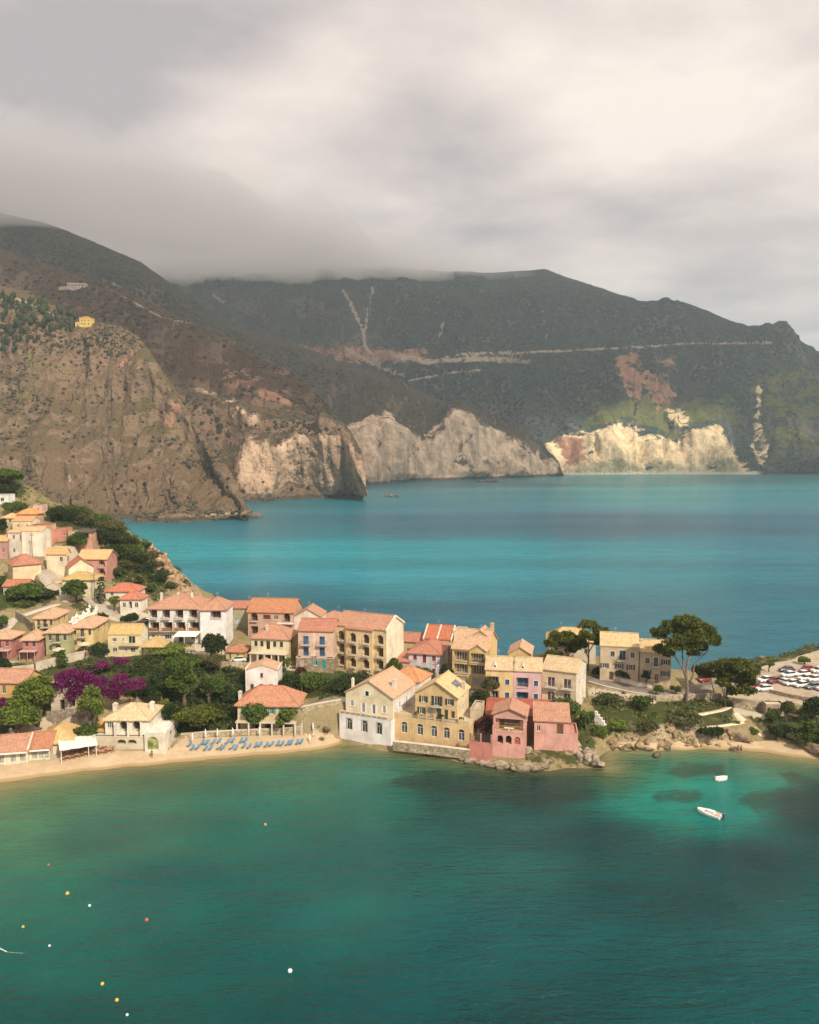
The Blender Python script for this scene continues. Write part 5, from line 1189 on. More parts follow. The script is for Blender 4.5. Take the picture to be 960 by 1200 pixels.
    # B: the long ridge on the left
    Mn['B'] = mountain('ridge', -260, 406, 420, [
        [(-260,602,n),(200,597,n),(290,589,n),(350,585,n),(400,583.5,n),(425,582.5,n),(432,581,n)],
        [(-260,560,1000),(200,550,980),(285,530,930),(300,522,925),(340,512,980),(380,520,1000),(395,540,1000),(402,565,990),(406,580,983)],
        [(-260,470,1250),(100,400,1150),(170,425,1080),(250,460,1010),(300,476,985),(350,490,1010),(380,500,1030),(394,520,1020),(402,555,1000),(406,579,984)],
        [(-260,235,1750),(-60,275,1550),(0,292,1470),(60,312,1410),(120,335,1350),(200,371,1270),(240,388,1230),(280,406,1190),(330,430,1130),(360,452,1080),(380,472,1080),(392,486,1060),(400,520,1030),(404,550,1000),(406,578,985)]],
        [46,40,110], 26, 1/230, (1/120, 34), mB, [
        
        ('bush','poly',[(335,520),(360,512),(372,530),(350,545)],5,1), ('bush','poly',[(0,270),(160,310),(260,390),(150,400),(0,340)],20,.5),
        ('track','line',[(130,340),(190,372),(290,392)],2.0,.5), ('track','line',[(225,378),(300,392)],3.5,.45), ('scar','poly',[(230,420),(330,435),(380,480),(300,470)],20,.35), ('track','line',[(70,338),(102,334)],3,.9)], 21)
    Mn['E'] = mountain('ridge_spur', -260, 431, 420, [
        [(-260,601,n),(200,596,n),(290,588.5,n),(350,584.5,n),(400,583,n),(425,582,n),(431,581,n)],
        [(-260,560,960),(200,550,935),(285,528,908),(300,520,905),(340,512,905),(380,513,905),(405,522,902),(421,550,893),(428,572,889),(431,580,888)],
        [(-260,360,1150),(100,395,1090),(165,418,1050),(190,431,1030),(215,448,1010),(250,462,985),(280,470,970),(300,477,965),(340,484,955),(370,488,950),(395,494,945),(410,505,935),(421,535,915),(428,567,897),(431,580,889)]],
        [70,90], 19, 1/150, (1/80, 17), mB, [
        ('pale','poly',[(276,540),(288,516),(310,518),(330,526),(352,512),(385,508),(408,512),(428,545),(440,590),(276,596)],10,1.0), ('pale','poly',[(225,450),(260,455),(300,470),(300,500),(260,490)],14,.35),
        ('bush','poly',[(335,520),(360,512),(372,530),(350,545)],5,1), ('bush','line',[(170,425),(230,470),(285,530)],9,.6)], 27)
    # A: the near hill with the yellow house
    Mn['A'] = mountain('hill', -330, 292, 460, [
        [(-330,640,n),(0,622,n),(140,613,n),(200,612.5,n),(250,610.5,n),(285,607.5,n),(292,606.5,n)],
        [(-330,580,740),(0,585,730),(120,585,720),(200,588,705),(250,592,690),(282,600,684),(292,606,681)],
        [(-330,450,850),(0,450,850),(60,450,840),(120,455,815),(180,490,780),(225,530,750),(258,565,722),(282,595,695),(292,605.5,685)],
        [(-330,300,1100),(-60,322,1000),(0,335,960),(35,342,945),(60,356,930),(85,372,915),(115,379,895),(140,382,885),(158,392,875),(175,412,860),(192,436,840),(220,482,805),(245,520,770),(268,555,735),(284,588,702),(292,605,688)]],
        [40,60,80], 22, 1/120, (1/82, 17), mA, [('scar','poly',[(125,400),(160,395),(200,450),(230,520),(180,500),(140,450)],14,.22), ('lush','poly',[(20,400),(100,400),(130,430),(80,480),(20,470)],24,.22),
        ('bush','poly',[(-60,350),(60,356),(95,378),(60,400),(-60,420)],12,1), ('bush','line',[(200,400),(240,500),(280,560)],14,.25), ('track','line',[(-30,352),(20,350),(70,372)],2.2,.7),
        ('pale','line',[(0,600),(120,606),(280,604)],5,.30), ('pale','poly',[(75,540),(84,540),(92,575),(82,575)],3,.45)], 33)
    return Mn
def ico(n):
    bm = bmesh.new(); bmesh.ops.create_icosphere(bm, subdivisions=n, radius=1)
    v = np.array([x.co for x in bm.verts]); f = np.array([[q.index for q in p.verts] for p in bm.faces]); bm.free(); return v, f
def scatter_scrub(Mn):
    v0, f0 = ico(1); V, Q, H = [], [], []; r = np.random.default_rng(11); b = 0
    for key, count, s0, s1 in (('A', 2600, .6, 2.4), ('B', 1300, 1.2, 3.0), ('E', 1100, .8, 2.6)):
        G, wv = Mn[key]; ny, nx = G.shape[:2]
        rows_ok = np.where((wv[:, 0] > .12) & (wv[:, 0] < (1.97 if key == 'E' else 2.97)))[0]
        made = 0; tries = 0
        while made < count and tries < count*8:
            tries += 1
            i = r.choice(rows_ok); j = r.integers(2, nx-3); P = G[i, j]+(G[i, j+1]-G[i, j])*r.random()
            dens = 1.3*fbm(P[0]/75, P[1]/75, P[2]/75, 4)+.10*r.normal()
            if dens < .10: continue
            px, py = proj(P)
            if px < -40 or (key in 'BE' and in_poly(px, py, [(283,520),(430,505),(435,590),(283,592)]) and r.random() < .9): continue
            s = s0+(s1-s0)*r.random()**2.2
            a = r.random()*6.28; vv = v0*(s*(.8+.4*r.random()), s*(.8+.4*r.random()), s*(.55+.4*r.random()))
            vv = vv*(1+.35*r.normal(size=(len(vv), 1)))
            vv = vv@np.array([[math.cos(a), math.sin(a), 0], [-math.sin(a), math.cos(a), 0], [0, 0, 1]])+P
            V.append(vv); Q.append(f0+b); H.append(np.full(len(vv), r.random())); b += len(vv); made += 1
    m = leafmat('hill_scrub', (.026, .026, .014), (.072, .062, .032), .05)
    o = np_mesh('scrub', np.concatenate(V), np.concatenate(Q), m, attrs=dict(hue=np.concatenate(H))); o['kind'] = 'stuff'
    tag(o, 'dark low bushes dotted over the brown hillsides across the bay', 'scrub')
    # the dark wood round the yellow house on the hill
    V, Q, H, b = [], [], [], 0; G, wv = Mn['A']
    gp = G.reshape(-1, 3); ppx, ppy = proj(gp); idx = np.where((wv.ravel() < 3.02) & (wv.ravel() > 1.7) & in_poly(ppx, ppy, [(-40,352),(8,346),(40,352),(62,362),(95,378),(118,384),(95,392),(70,390),(40,398),(10,418),(-40,430)]))[0]
    idx = idx[~((ppx[idx] > 88) & (ppx[idx] < 113) & (ppy[idx] > 374))]
    for i in r.choice(idx, 150):
        P = gp[i]; hgt = 5+6*r.random(); w = hgt*(.16+.2*r.random())
        vv = v0*(w, w, hgt*.55)*(1+.25*r.normal(size=(len(v0), 1)))+P+np.array([0, 0, hgt*.45]); V.append(vv); Q.append(f0+b); H.append(np.full(len(vv), r.random()*.6)); b += len(vv)
    o = np_mesh('wood', np.concatenate(V), np.concatenate(Q), LEAF['dark'], attrs=dict(hue=np.concatenate(H))); o['kind'] = 'stuff'
    tag(o, 'far dark wood of cypresses around the yellow house on the hill', 'wood')
# ------------------------------------------------------------------ vegetation
lr = np.random.default_rng(21)
def leaf_quads(P, size, hue=None, up=0.0):
    n = len(P); a = lr.normal(size=(n, 3)); a[:, 2] += up; a /= np.linalg.norm(a, axis=1)[:, None]
    t = np.cross(a, lr.normal(size=(n, 3))); t /= np.linalg.norm(t, axis=1)[:, None]; b = np.cross(a, t)
    s = size*(.6+.8*lr.random((n, 1))); t = t*s*.5; b = b*s*.5*(.5+.5*lr.random((n, 1)))
    V = np.stack([P-t-b, P+t-b*.6, P+t*.7+b, P-t*.8+b*.8], 1).reshape(-1, 3)
    h = np.repeat(lr.random(n) if hue is None else hue, 4); return V, h
def blob_leaves(cs, rs, n, size, flat=.0, up=.5):
    V, H = [], []
    for c, r in zip(cs, rs):
        d = lr.normal(size=(n, 3)); d /= np.linalg.norm(d, axis=1)[:, None]
        d[:, 2] = np.where(d[:, 2] < -.35, -d[:, 2]*.6, d[:, 2])
        k = (.55+.45*lr.random(n)**.5)*(1+.22*lr.normal(size=n).clip(-1.5, 1.5)*.6)
        lump = 1+.30*perlin(d[:, 0]*2.1+c[0], d[:, 1]*2.1+c[1], d[:, 2]*2.1+c[2])
        P = np.asarray(c)+d*np.asarray(r)*(k*lump)[:, None]
        base = .25+.5*lr.random(); hue = np.clip(base+.28*lr.normal(size=n), 0, 1)
        v, h = leaf_quads(P, size, hue, up); V.append(v); H.append(h)
    return np.concatenate(V), np.concatenate(H)
def leaf_obj(name, VH, mat, parent=None, loc=None):
    V, H = VH
    o = np_mesh(name, V, np.arange(len(V)).reshape(-1, 4), mat, parent, attrs=dict(hue=H))
    if loc is not None: o.location = loc
    return o
def scale_at(P): return F/(P[1]*ca+(CZ-P[2])*sa)
def tree(name, label, base, crown, kind='broad', leaf='broad', group=None, cat='tree', B=None):
    B = hit(*base) if B is None else np.array(B); s = scale_at(B)
    x0, x1, y0, y1 = crown; k = B[1]
    ctr = at((x0+x1)/2, (y0+y1)/2, k)-B; rx = (x1-x0)/2/s; rz = (y1-y0)/2/s
    o = empty(name, B); tag(o, label, cat, group)
    ry = rx*.9; seed = lr.random()*50
    tb = MB(); top = ctr+np.array([0, 0, rz*.35])
    tr = max(.09, min(.45, (rx+rz)*.055))
    bend = np.array([lr.normal()*.15*rx, lr.normal()*.1*rx, 0])
    if kind in ('broad', 'loose'):
        n = int(np.clip(9+rx*rz*1.6, 10, 34)); cs, rs = [], []
        for i in range(n):
            d = lr.normal(size=3); d /= np.linalg.norm(d)
            if d[2] < -.45: d[2] *= -.6
            rad = .70*lr.random()**.35; q = (.30+.14*lr.random())*(1.0 if kind == 'broad' else .78)
            cs.append(ctr+d*np.array([rx, ry, rz])*rad*1.02); rs.append(np.array([rx, ry, min(rz, rx*1.2)])*q)
        nl = int(np.clip(150*max(rx, 1)**.9, 70, 330)); size = np.clip(.16*rx**.5+.12, .2, .5)
        VH = blob_leaves(cs, rs, nl, size)
        limbs = cs[:7]
    elif kind == 'column':
        n = 9; cs = [ctr+np.array([lr.normal()*.12*rx, lr.normal()*.12*rx, rz*(-.9+1.8*i/(n-1))]) for i in range(n)]
        rs = [np.array([rx, rx, rz*.22])*(1-.65*abs(i/(n-1)-.35)) for i in range(n)]
        VH = blob_leaves(cs, rs, 120, .28); limbs = []
    elif kind == 'mound':
        n = int(np.clip(6+rx*rz*1.5, 6, 26)); cs, rs = [], []
        for i in range(n):
            a = lr.random()*6.28; q = lr.random()**.5*.7
            cs.append(ctr+np.array([rx*q*math.cos(a), ry*q*math.sin(a), rz*(lr.random()*.9-.5)*(1-q*.5)])); rs.append(np.array([rx*.42, ry*.42, rz*.5]))
        VH = blob_leaves(cs, rs, int(np.clip(130*rx, 80, 260)), np.clip(.14*rx**.5+.1, .16, .38)); limbs = cs[:3]
    pts = [np.array([0, 0, -.6]), ctr*.35+bend, top*.8+bend*.4, top]
    if kind != 'mound' or ctr[2] > 1.2: tb.tube(pts, [tr*1.25, tr, tr*.7, tr*.3], 7)
    for c in limbs:
        st = ctr*.45+bend*.8 if ctr[2] > .8 else np.zeros(3); tb.tube([st, (st+c)*.5+np.array([0, 0, -.05*rz]), c], [tr*.55, tr*.4, tr*.15], 5)
    if not tb.v: tb.tube([np.array([0,0,-.4]), ctr], [tr, tr*.4], 5)
    tb.build('trunk', BARK, o, smooth=True)
    leaf_obj('crown', VH, LEAF[leaf], o)
    return o
def pine(name, label, base, trunk, clumps, leaf='pine', rad=.42, limbs=None, group=None):
    """an umbrella pine: trunk path and foliage pads given where they stand"""
    B = hit(*base); s = scale_at(B); o = empty(name, B); tag(o, label, 'tree', group)
    tb = MB()
    for path in trunk:
        P = [at(x, y, B[1])-B for x, y in path]; P[0][2] -= .5*(path is trunk[0])
        n = len(P); w = rad if path is trunk[0] else rad*.62
        tb.tube(P, [w*(1-.55*i/(n-1)) for i in range(n)], 8)
    tops = [at(p[-1][0], p[-1][1], B[1])-B for p in trunk]; V, H = [], []
    for (cx, cy, rx, ry) in clumps:
        rx, ry = rx*1.15, ry*1.6
        dy = lr.uniform(-1, 1)*2.6; c = at(cx, cy, B[1])-B; c[1] += dy; rx, rz = rx/s, ry/s
        st = min(tops, key=lambda q: np.hypot(q[0]-c[0], q[2]-c[2])); tb.tube([st, (st+c)/2+np.array([0, 0, -.2]), c+np.array([0, 0, -rz*.3])], [rad*.34, rad*.22, rad*.08], 5)
        cs, rs = [], []
        for i in range(11):
            a = lr.random()*6.28; q = lr.random()**.6*.75
            cs.append(c+np.array([rx*q*math.cos(a), rx*.9*q*math.sin(a), rz*(lr.random()*1.0-.45)*(1-.5*q)])); rs.append(np.array([rx*.44, rx*.44, rz*.50]))
        v, h = blob_leaves(cs, rs, 250, .34, up=.8); V.append(v); H.append(h)
    tb.build('trunk', M_plain((.20,.15,.11), .95, .3), o, smooth=True)
    leaf_obj('crown', (np.concatenate(V), np.concatenate(H)), LEAF[leaf], o)
    return o
def build_trees():
    T = tree
    pine('umbrella_pine', 'tallest umbrella pine with a broad dark crown on the grassy terrace beside the beige houses', (803,822),
         [[(803,822),(806,806),(804,790),(806,775),(812,758)],[(806,806),(812,792),(814,778),(824,768)],[(804,790),(797,778),(790,768)],[(806,800),(801,786),(800,768),(800,750)]],
         [(801,729,15,7),(788,738,13,7),(815,735,14,7),(828,741,12,7),(803,742,18,8),(776,746,9,6),(835,752,7,7),(820,751,15,7),(790,754,14,7),(805,757,15,6),(774,764,8,5),(786,768,7,4),(826,762,6,4),(815,766,7,4)])
    pine('umbrella_pine', 'shorter round pine at the top of the cove path with a pale leaning trunk', (851,828),
         [[(851,828),(849,815),(851,802),(857,790)],[(851,816),(858,808),(864,798)],[(849,818),(846,804),(842,795)]],
         [(866,779,12,6),(857,786,13,7),(873,788,9,8),(862,795,14,8),(874,800,9,7),(852,795,9,6),(868,806,11,6),(862,812,8,5),(843,797,7,4),(878,797,5,6)], rad=.3)
    pine('leaning_pine', 'thin sparse olive pine leaning between the two dark pines by the road', (838,812), [[(838,812),(834,800),(832,788)],[(834,800),(826,790)]],
         [(832,780,10,5),(822,785,8,5),(841,782,7,4),(828,790,9,4)], leaf='olive', rad=.14)
    pine('umbrella_pine', 'tall flat crowned pine before the pale hipped house behind the terraced row', (689,786), [[(689,786),(690,770),(690,752),(692,738)],[(690,765),(697,752),(702,742)],[(690,772),(684,758)]],
         [(692,735,11,5),(703,740,8,4),(684,742,10,5),(697,747,9,4),(705,756,6,4),(684,755,7,4)], rad=.24)
    pine('umbrella_pine', 'low spreading pine left of the flat crowned pine behind the terraced row', (668,784), [[(668,784),(667,770),(664,757)],[(667,770),(658,758)],[(668,774),(676,760)]],
         [(655,749,11,6),(669,747,11,6),(646,756,8,5),(661,758,12,5),(677,755,8,5),(644,766,6,5),(672,764,8,4),(652,766,7,4)], rad=.22)
    # car park edge
    g = 'small trees on the car park edge'
    T('young_tree', 'smallest of three seaside trees at the car park edge, its trunk bare, leftmost', (888,792), (882,894,778,790), 'loose', 'olive', g)
    T('young_tree', 'round tree at the car park edge standing in the middle of three', (901,788), (895,909,773,784), 'broad', 'fresh', g)
    T('young_tree', 'round seaside tree behind the red car at the far edge of the car park', (943,779), (936,951,768,779), 'broad', 'fresh', g)
    # right slope and cove
    T('bush', 'dark round bush growing on top of the cove cliff under the road', (753,832), (740,764,812,834), 'mound', 'broad')
    T('bush', 'dark bush against the front wall of the tall beige house', (728,798), (718,740,780,798), 'mound', 'dark')
    T('bush', 'dark rounded bush at the left end of the beige houses', (705,793), (694,712,781,794), 'mound', 'dark')
    T('bush', 'small green bush by the road under the big pine', (771,815), (764,778,802,814), 'mound', 'broad')
    T('bush', 'bright green bush beside the trunk of the big pine', (793,814), (785,799,803,813), 'mound', 'fresh')
    T('small_tree', 'small dark tree between the beige house fronts', (757,806), (752,763,787,799), 'broad', 'dark')
    T('oleander', 'pale flowering hedge bush at the roadside left above the cove', (713,822), (698,727,811,824), 'mound', 'olive')
    T('bush', 'lush bush hanging above the rocks beside the pink wing house', (703,858), (690,714,846,866), 'mound', 'fresh')
    for lab, b, c, k, lf in (('tuft of green creeper hanging over the left end of the cove cliff', (722,856), (712,736,842,860), 'mound', 'fresh'), ('olive scrub patch hanging on the middle of the cove cliff', (758,856), (744,774,843,858), 'mound', 'olive'), ('yellow green bank of scrub at the brow of the cove cliff under the pine', (802,848), (782,826,834,850), 'mound', 'olive'), ('dark scrub under the brow of the cove cliff, right part', (832,862), (816,850,850,864), 'mound', 'dark')): T('bush', lab, b, c, k, lf)
    T('creeper', 'dense dark creeper covering the wall below the cream terraced house', (658,845), (637,684,815,850), 'mound', 'broad', cat='creeper')
    T('creeper', 'drooping green creeper at the right end of the pink wing house', (688,856), (676,698,830,856), 'mound', 'broad', cat='creeper')
    T('willow_tree', 'hanging light green tree in front of the yellow terraced house', (577,826), (562,588,790,828), 'loose', 'olive')
    T('bush', 'dark shrub mass at the foot of the mustard apartment house', (563,826), (550,578,806,832), 'mound', 'dark')
    T('small_tree', 'dark reddish tree in the walled yard of the arched pink house', (569,870), (556,580,838,866), 'broad', 'red')
    for i, (lab, b, c, k, lf) in enumerate([
        ('leafy tree at the right edge beside the stone hut', (923,846), (914,932,819,842), 'broad', 'olive'),
        ('dark bush over the right end of the stone hut', (906,846), (897,917,830,846), 'mound', 'broad'),
        ('tall dark tree at the right picture edge above the cove', (951,850), (938,972,815,850), 'broad', 'dark'),
        ('yellowish green tree low at the right picture edge', (952,872), (936,972,845,874), 'broad', 'broad'),
        ('dark shrub on the slope below the stone hut', (915,862), (900,930,848,864), 'mound', 'dark'),
        ('olive shrub at the foot of the right slope near the cove sand', (935,872), (922,950,858,874), 'mound', 'olive'),
        ('small bright shrub beside the lower bend of the cove path', (884,858), (878,892,851,860), 'mound', 'fresh'),
        ('tiny round shrub on the terrace between the two cove paths', (862,848), (858,868,844,850), 'mound', 'fresh')]): T('tree' if k == 'broad' else 'bush', lab, b, c, k, lf)
    # middle
    T('bush', 'round dark tree at the right corner of the yellow hotel', (461,796), (452,472,772,797), 'broad', 'broad')
    T('small_tree', 'leafy tree in front of the lilac house', (495,805), (480,510,780,804), 'broad', 'broad')
    T('small_tree', 'slim dark tree right of the lilac house by the mustard house', (524,803), (515,532,778,800), 'broad', 'dark')
    T('bush', 'low garden bush on the terrace behind the ochre house', (505,812), (478,545,803,815), 'mound', 'fresh')
    T('hedge', 'long clipped dark hedge wall below the yellow hotel', (415,808), (383,450,789,813), 'mound', 'dark', cat='hedge')
    T('bush', 'dense dark bush left of the hedge under the peach balcony house', (362,806), (345,386,786,815), 'mound', 'broad')
    T('bush', 'dark shrub right beside the plain white cube house', (338,812), (327,352,786,816), 'mound', 'dark')
    T('bougainvillea', 'small reddish flowering shrub below the peach balcony house', (352,790), (344,362,780,792), 'mound', 'red')
    T('palm_like_tree', 'young pale tree in front of the columned house porch', (335,782), (328,344,768,782), 'loose', 'fresh')
    T('tree', 'dense dark tree before the green shuttered beach house, left one', (298,858), (284,315,822,856), 'broad', 'broad')
    T('tree', 'light green open tree before the green shuttered beach house, right one', (336,860), (322,350,828,856), 'loose', 'fresh')
    T('bush', 'dark small bush at the left corner of the green shuttered beach house', (275,857), (268,283,843,858), 'mound', 'dark')
    # the wooded slope below the white hotel
    for lab, b, c, k, lf in [
        ('dark round tree at the right front corner of the white hotel', (249,778), (234,267,741,776), 'broad', 'dark'),
        ('reddish brown shrub below the dark tree at the white hotel', (251,790), (240,262,764,788), 'mound', 'olive'),
        ('tall light green pine in the middle of the wooded slope', (215,835), (197,232,771,826), 'broad', 'broad'),
        ('dark green tree left of the tall pine on the wooded slope', (186,826), (168,202,785,826), 'broad', 'dark'),
        ('bushy tree right of the tall pine on the wooded slope', (247,826), (232,264,788,824), 'broad', 'broad'),
        ('spreading pine low on the wooded slope behind the loungers', (232,855), (203,262,829,850), 'broad', 'pine'),
        ('dark pine at the foot of the wooded slope beside the villa garage', (203,853), (190,218,822,852), 'broad', 'dark'),
        ('wide dark shrub near the long stone steps of the slope', (268,822), (254,285,803,826), 'mound', 'dark'),
        ('bright small tree behind the roof of the beach villa', (192,838), (184,201,818,838), 'broad', 'fresh'),
        ('low green creeper over the garden house pergola', (190,766), (165,222,756,766), 'mound', 'fresh'),
        ('broad shrub between garden house and wooded slope', (215,784), (192,238,766,786), 'mound', 'broad'),
        ('dark bush right of the bougainvillea', (160,812), (143,178,792,822), 'mound', 'dark'),
        ('olive green bush behind the bougainvillea', (112,788), (88,135,768,790), 'mound', 'olive'),
        ('dark hedge bush beside the bright yellow cottage', (118,773), (104,128,752,772), 'mound', 'dark'),
        ('bright leaning tree between old house and beach villa', (105,862), (90,124,802,852), 'broad', 'fresh'),
        ('round bush left of the beach villa', (98,868), (86,118,846,866), 'mound', 'broad'),
        ('large leafy tree behind the beach tavernas, right of a pair', (43,850), (18,64,790,838), 'broad', 'fresh'),
        ('large yellowish green tree behind the beach tavernas, left of a pair', (22,862), (-6,48,817,860), 'broad', 'fresh'),
        ('dark tree clump at the left edge above the orange roofed apricot house', (2,790), (-16,14,772,790), 'broad', 'dark'),
        ('slim green bush in front of the green cottage', (71,783), (66,79,762,782), 'column', 'broad'),
        # hill
        ('large round dark tree beside the fork of the lane', (88,706), (73,103,679,704), 'broad', 'broad'),
        ('wide dark tree group left of the lane below the cream hut', (32,704), (8,54,682,706), 'broad', 'broad'),
        ('dark shrub between the cream hut and the lane tree', (58,700), (48,68,690,700), 'mound', 'dark'),
        ('pale bush below the dark tree group at the lane', (28,710), (16,42,702,712), 'mound', 'broad'),
        ('dark bush at the outer bend of the lane, left edge', (2,738), (-14,11,720,738), 'mound', 'broad'),
        ('dark round bush between the lane and the yellow cottages', (117,730), (109,126,717,731), 'mound', 'dark'),
        ('cypress like dark tree at the lane right of the big round tree', (118,708), (112,124,676,706), 'column', 'dark'),
        ('light green small tree left of the lower white house', (134,716), (126,142,697,712), 'broad', 'fresh'),
        ('dark shrub below the lower white house', (151,734), (142,162,716,734), 'mound', 'dark'),
        ('dark tree behind the peach house high in the hill cluster', (66,612), (54,78,593,612), 'broad', 'dark'),
        ('green tree beside the coral cube on the hill', (92,646), (78,104,624,646), 'broad', 'broad'),
        ('hill top tree group at the left picture edge, upper one', (6,568), (-14,28,549,568), 'broad', 'broad'),
        ('hill top tree at the left picture edge, lower one', (8,582), (-4,20,567,584), 'broad', 'dark'),
        ('dark bush between the white flat house and the ochre pyramid roof', (16,606), (2,34,586,602), 'mound', 'broad'),
        ('dark tree at the left edge in front of the tan house', (3,630), (-8,9,606,628), 'broad', 'dark'),
        ('bush at the left edge below the mauve pink house', (4,688), (-10,12,672,690), 'mound', 'broad')]:
        T('tree' if k in ('broad', 'column') else 'bush', lab, b, c, k, lf)
    # headland scrub, single trees one can tell apart along its outline
    hs = [(90,604,20),(132,620,20),(150,650,20),(172,655,16),(84,606,16),(100,610,16),(118,612,15),(112,628,18),(128,632,17),(140,648,17),(126,650,16),(148,664,15),(162,656,16),(140,672,12),(172,668,13),(183,662,9),(186,678,11),(132,618,12),(150,636,12),(158,680,11),(176,690,9),(198,686,7),(168,640,10)]
    names = ['first','second','third','fourth','fifth','sixth','seventh','eighth','ninth','tenth','eleventh','twelfth','thirteenth','fourteenth','fifteenth','sixteenth','seventeenth','eighteenth','nineteenth','twentieth','twenty first','twenty second','twenty third']
    for k, (x, y, w) in enumerate(sorted(hs)):
        T('scrub_tree', names[k]+' rounded scrub tree from the left on the headland above the back sea', (x, y+4), (x-w*.95, x+w*.95, y-w*.8, y+w*.55), 'mound', ['dark','broad','olive'][k % 3], 'scrub trees on the headland')
    # bougainvillea
    B = hit(73,834); o = empty('bougainvillea', B); tag(o, 'huge purple bougainvillea spilling over the old whitewashed house', 'bougainvillea'); s = scale_at(B)
    cl = [(62,806,8,6),(70,795,9,7),(80,790,10,7),(90,795,10,7),(100,797,10,7),(110,800,10,6),(120,803,10,6),(130,806,9,6),(140,806,10,5),(150,805,9,5),(162,803,8,3),(75,803,9,8),(88,807,9,9),(100,810,8,6),(112,812,9,7),(125,813,9,6),(136,813,8,5),(84,815,7,6),(140,796,8,5),(122,780,7,4),(143,775,8,4)]
    V, H = [], []; tb = MB()
    tb.tube([np.array([0,0,-.5]), at(72,815,B[1])-B, at(73,800,B[1])-B], [.4,.3,.15], 7)
    for cx, cy, rx, ry in cl:
        rx, ry = rx*1.15, ry*1.3
        c = at(cx, cy, B[1]-1.6+(1.2 if cx > 115 else 0))-B
        cs = [c+np.array([lr.normal()*.4*rx/s, lr.normal()*.5, lr.normal()*.4*ry/s]) for _ in range(5)]
        v, h = blob_leaves(cs, [np.array([rx*.6/s, 1.2, ry*.62/s])]*5, 170, .28); V.append(v); H.append(h)
        tb.tube([at(73,805,B[1])-B, c], [.1,.04], 4)
    tb.build('trunk', BARK, o, smooth=True); leaf_obj('flowers', (np.concatenate(V), np.concatenate(H)), LEAF['purple'], o)
    # second bougainvillea at the left edge
    T('bougainvillea', 'dark purple bougainvillea clump at the left edge under the apricot house', (2,832), (-8,8,816,832), 'mound', 'purple', cat='bougainvillea')
def build_undergrowth():
    n = 60000
    x = lr.uniform(-150, 150, n); y = lr.uniform(150, 335, n); z = tz(x, y); px, py = proj(np.stack([x, y, z], 1))
    g = np.zeros(n)
    for pl, w in GREEN: g = np.maximum(g, w*soft_poly(px, py, pl, 8))
    g *= (z > 1.4)
    bad = np.zeros(n, bool)
    for f in PL.values():
        lx = (x-f['org'][0])*f['dx'][0]+(y-f['org'][1])*f['dx'][1]; ly = (x-f['org'][0])*f['dy'][0]+(y-f['org'][1])*f['dy'][1]
        bad |= (lx > -.8) & (lx < f['W']+.8) & (ly > -2.2) & (ly < f['D']+.6)
    for _, pl, wd in ROADS: bad |= poly_dist(x, y, [tuple(ground(*p)[:2]) for p in pl], False) < wd/2+.7
    bad |= in_poly(x, y, [tuple(ground(a, b, 5.5)[:2]) for a, b in PARK])
    dens = .5+.9*fbm(x/6, y/6, 1, 3)
    ok = (~bad) & (lr.random(n) < g*dens*.62)
    P = np.stack([x, y, z], 1)[ok]
    far = P[:, 1] > 225
    for nm, lf, sel in (('undergrowth', 'broad', lr.random(len(P)) < .62), ('brushwood', 'olive', None)):
        q = P[sel] if sel is not None else P[~prev]; prev = sel if sel is not None else prev
        V, H = [], []
        k = 13; c = np.repeat(q, k, 0); sz = np.repeat(.35+.55*lr.random(len(q))**2, k)
        d = lr.normal(size=c.shape)*sz[:, None]*np.array([.75, .75, .5]); d[:, 2] = np.abs(d[:, 2])+.05
        v, h = leaf_quads(c+d, .42, np.clip(np.repeat(lr.random(len(q)), k)+.2*lr.normal(size=len(c)), 0, 1), .6)
        o = leaf_obj(nm, (v, h), LEAF[lf]); tag(o, 'low green undergrowth covering the slopes between the houses' if nm == 'undergrowth' else 'olive brown brushwood mixed into the green slopes', nm, None, 'stuff')
    tall = [([(185,768),(262,778),(330,788),(340,800),(330,812),(283,816),(272,850),(208,856),(195,820),(150,795),(130,775),(150,764)],1.0),([(62,600),(128,612),(190,656),(222,692),(185,690),(140,655),(118,640),(95,612)],.55)]
    mt = np.zeros(n)
    for pl, w in tall: mt = np.maximum(mt, w*soft_poly(px, py, pl, 5))
    hs = [ground(242,800,8.6)[:2], ground(272,817,6.2)[:2]]; bad2 = bad | (poly_dist(x, y, [tuple(q) for q in hs], False) < 2.2)
    ok = (~bad2) & (z > 2) & (lr.random(n) < .46*mt)
    q = np.stack([x, y, z], 1)[ok]; cs, rs, hh = [], [], []
    for p in q:
        r = .7+1.1*lr.random()**1.5; cs.append(p+np.array([0, 0, r*.45])); rs.append(np.array([r, r, r*.85]))
    o = leaf_obj('thicket', blob_leaves(cs, rs, 75, .36), LEAF['thicket']); tag(o, 'dense evergreen thicket filling the wooded slope and the headland', 'thicket', None, 'stuff')
    # dry grass tufts on bare slopes
    pls = [[(330,815),(396,838),(396,862),(355,860),(345,830)],[(690,815),(860,822),(875,850),(850,866),(700,868)],[(706,842),(770,838),(860,850),(860,868),(706,872)],[(100,600),(190,655),(228,700),(170,706),(120,650)],[(100,700),(130,712),(120,735),(85,712)],[(0,545),(90,590),(60,605),(20,590)],[(640,868),(710,895),(690,900),(630,890)]]
    m = np.zeros(n)
    for pl in pls: m = np.maximum(m, soft_poly(px, py, pl, 4))
    ok = (~bad) & (z > 1.2) & (lr.random(n) < m*.6*(.5+fbm(x/5, y/5, 6, 3)))
    q = np.stack([x, y, z], 1)[ok]; c = np.repeat(q, 7, 0); d = lr.normal(size=c.shape)*np.array([.35,.35,.2]); d[:, 2] = np.abs(d[:, 2])
    v, h = leaf_quads(c+d, .34); o = leaf_obj('dry_grass', (v, h), LEAF['dry']); tag(o, 'straw coloured dry grass on the bare slopes and cliff tops', 'grass', None, 'stuff')

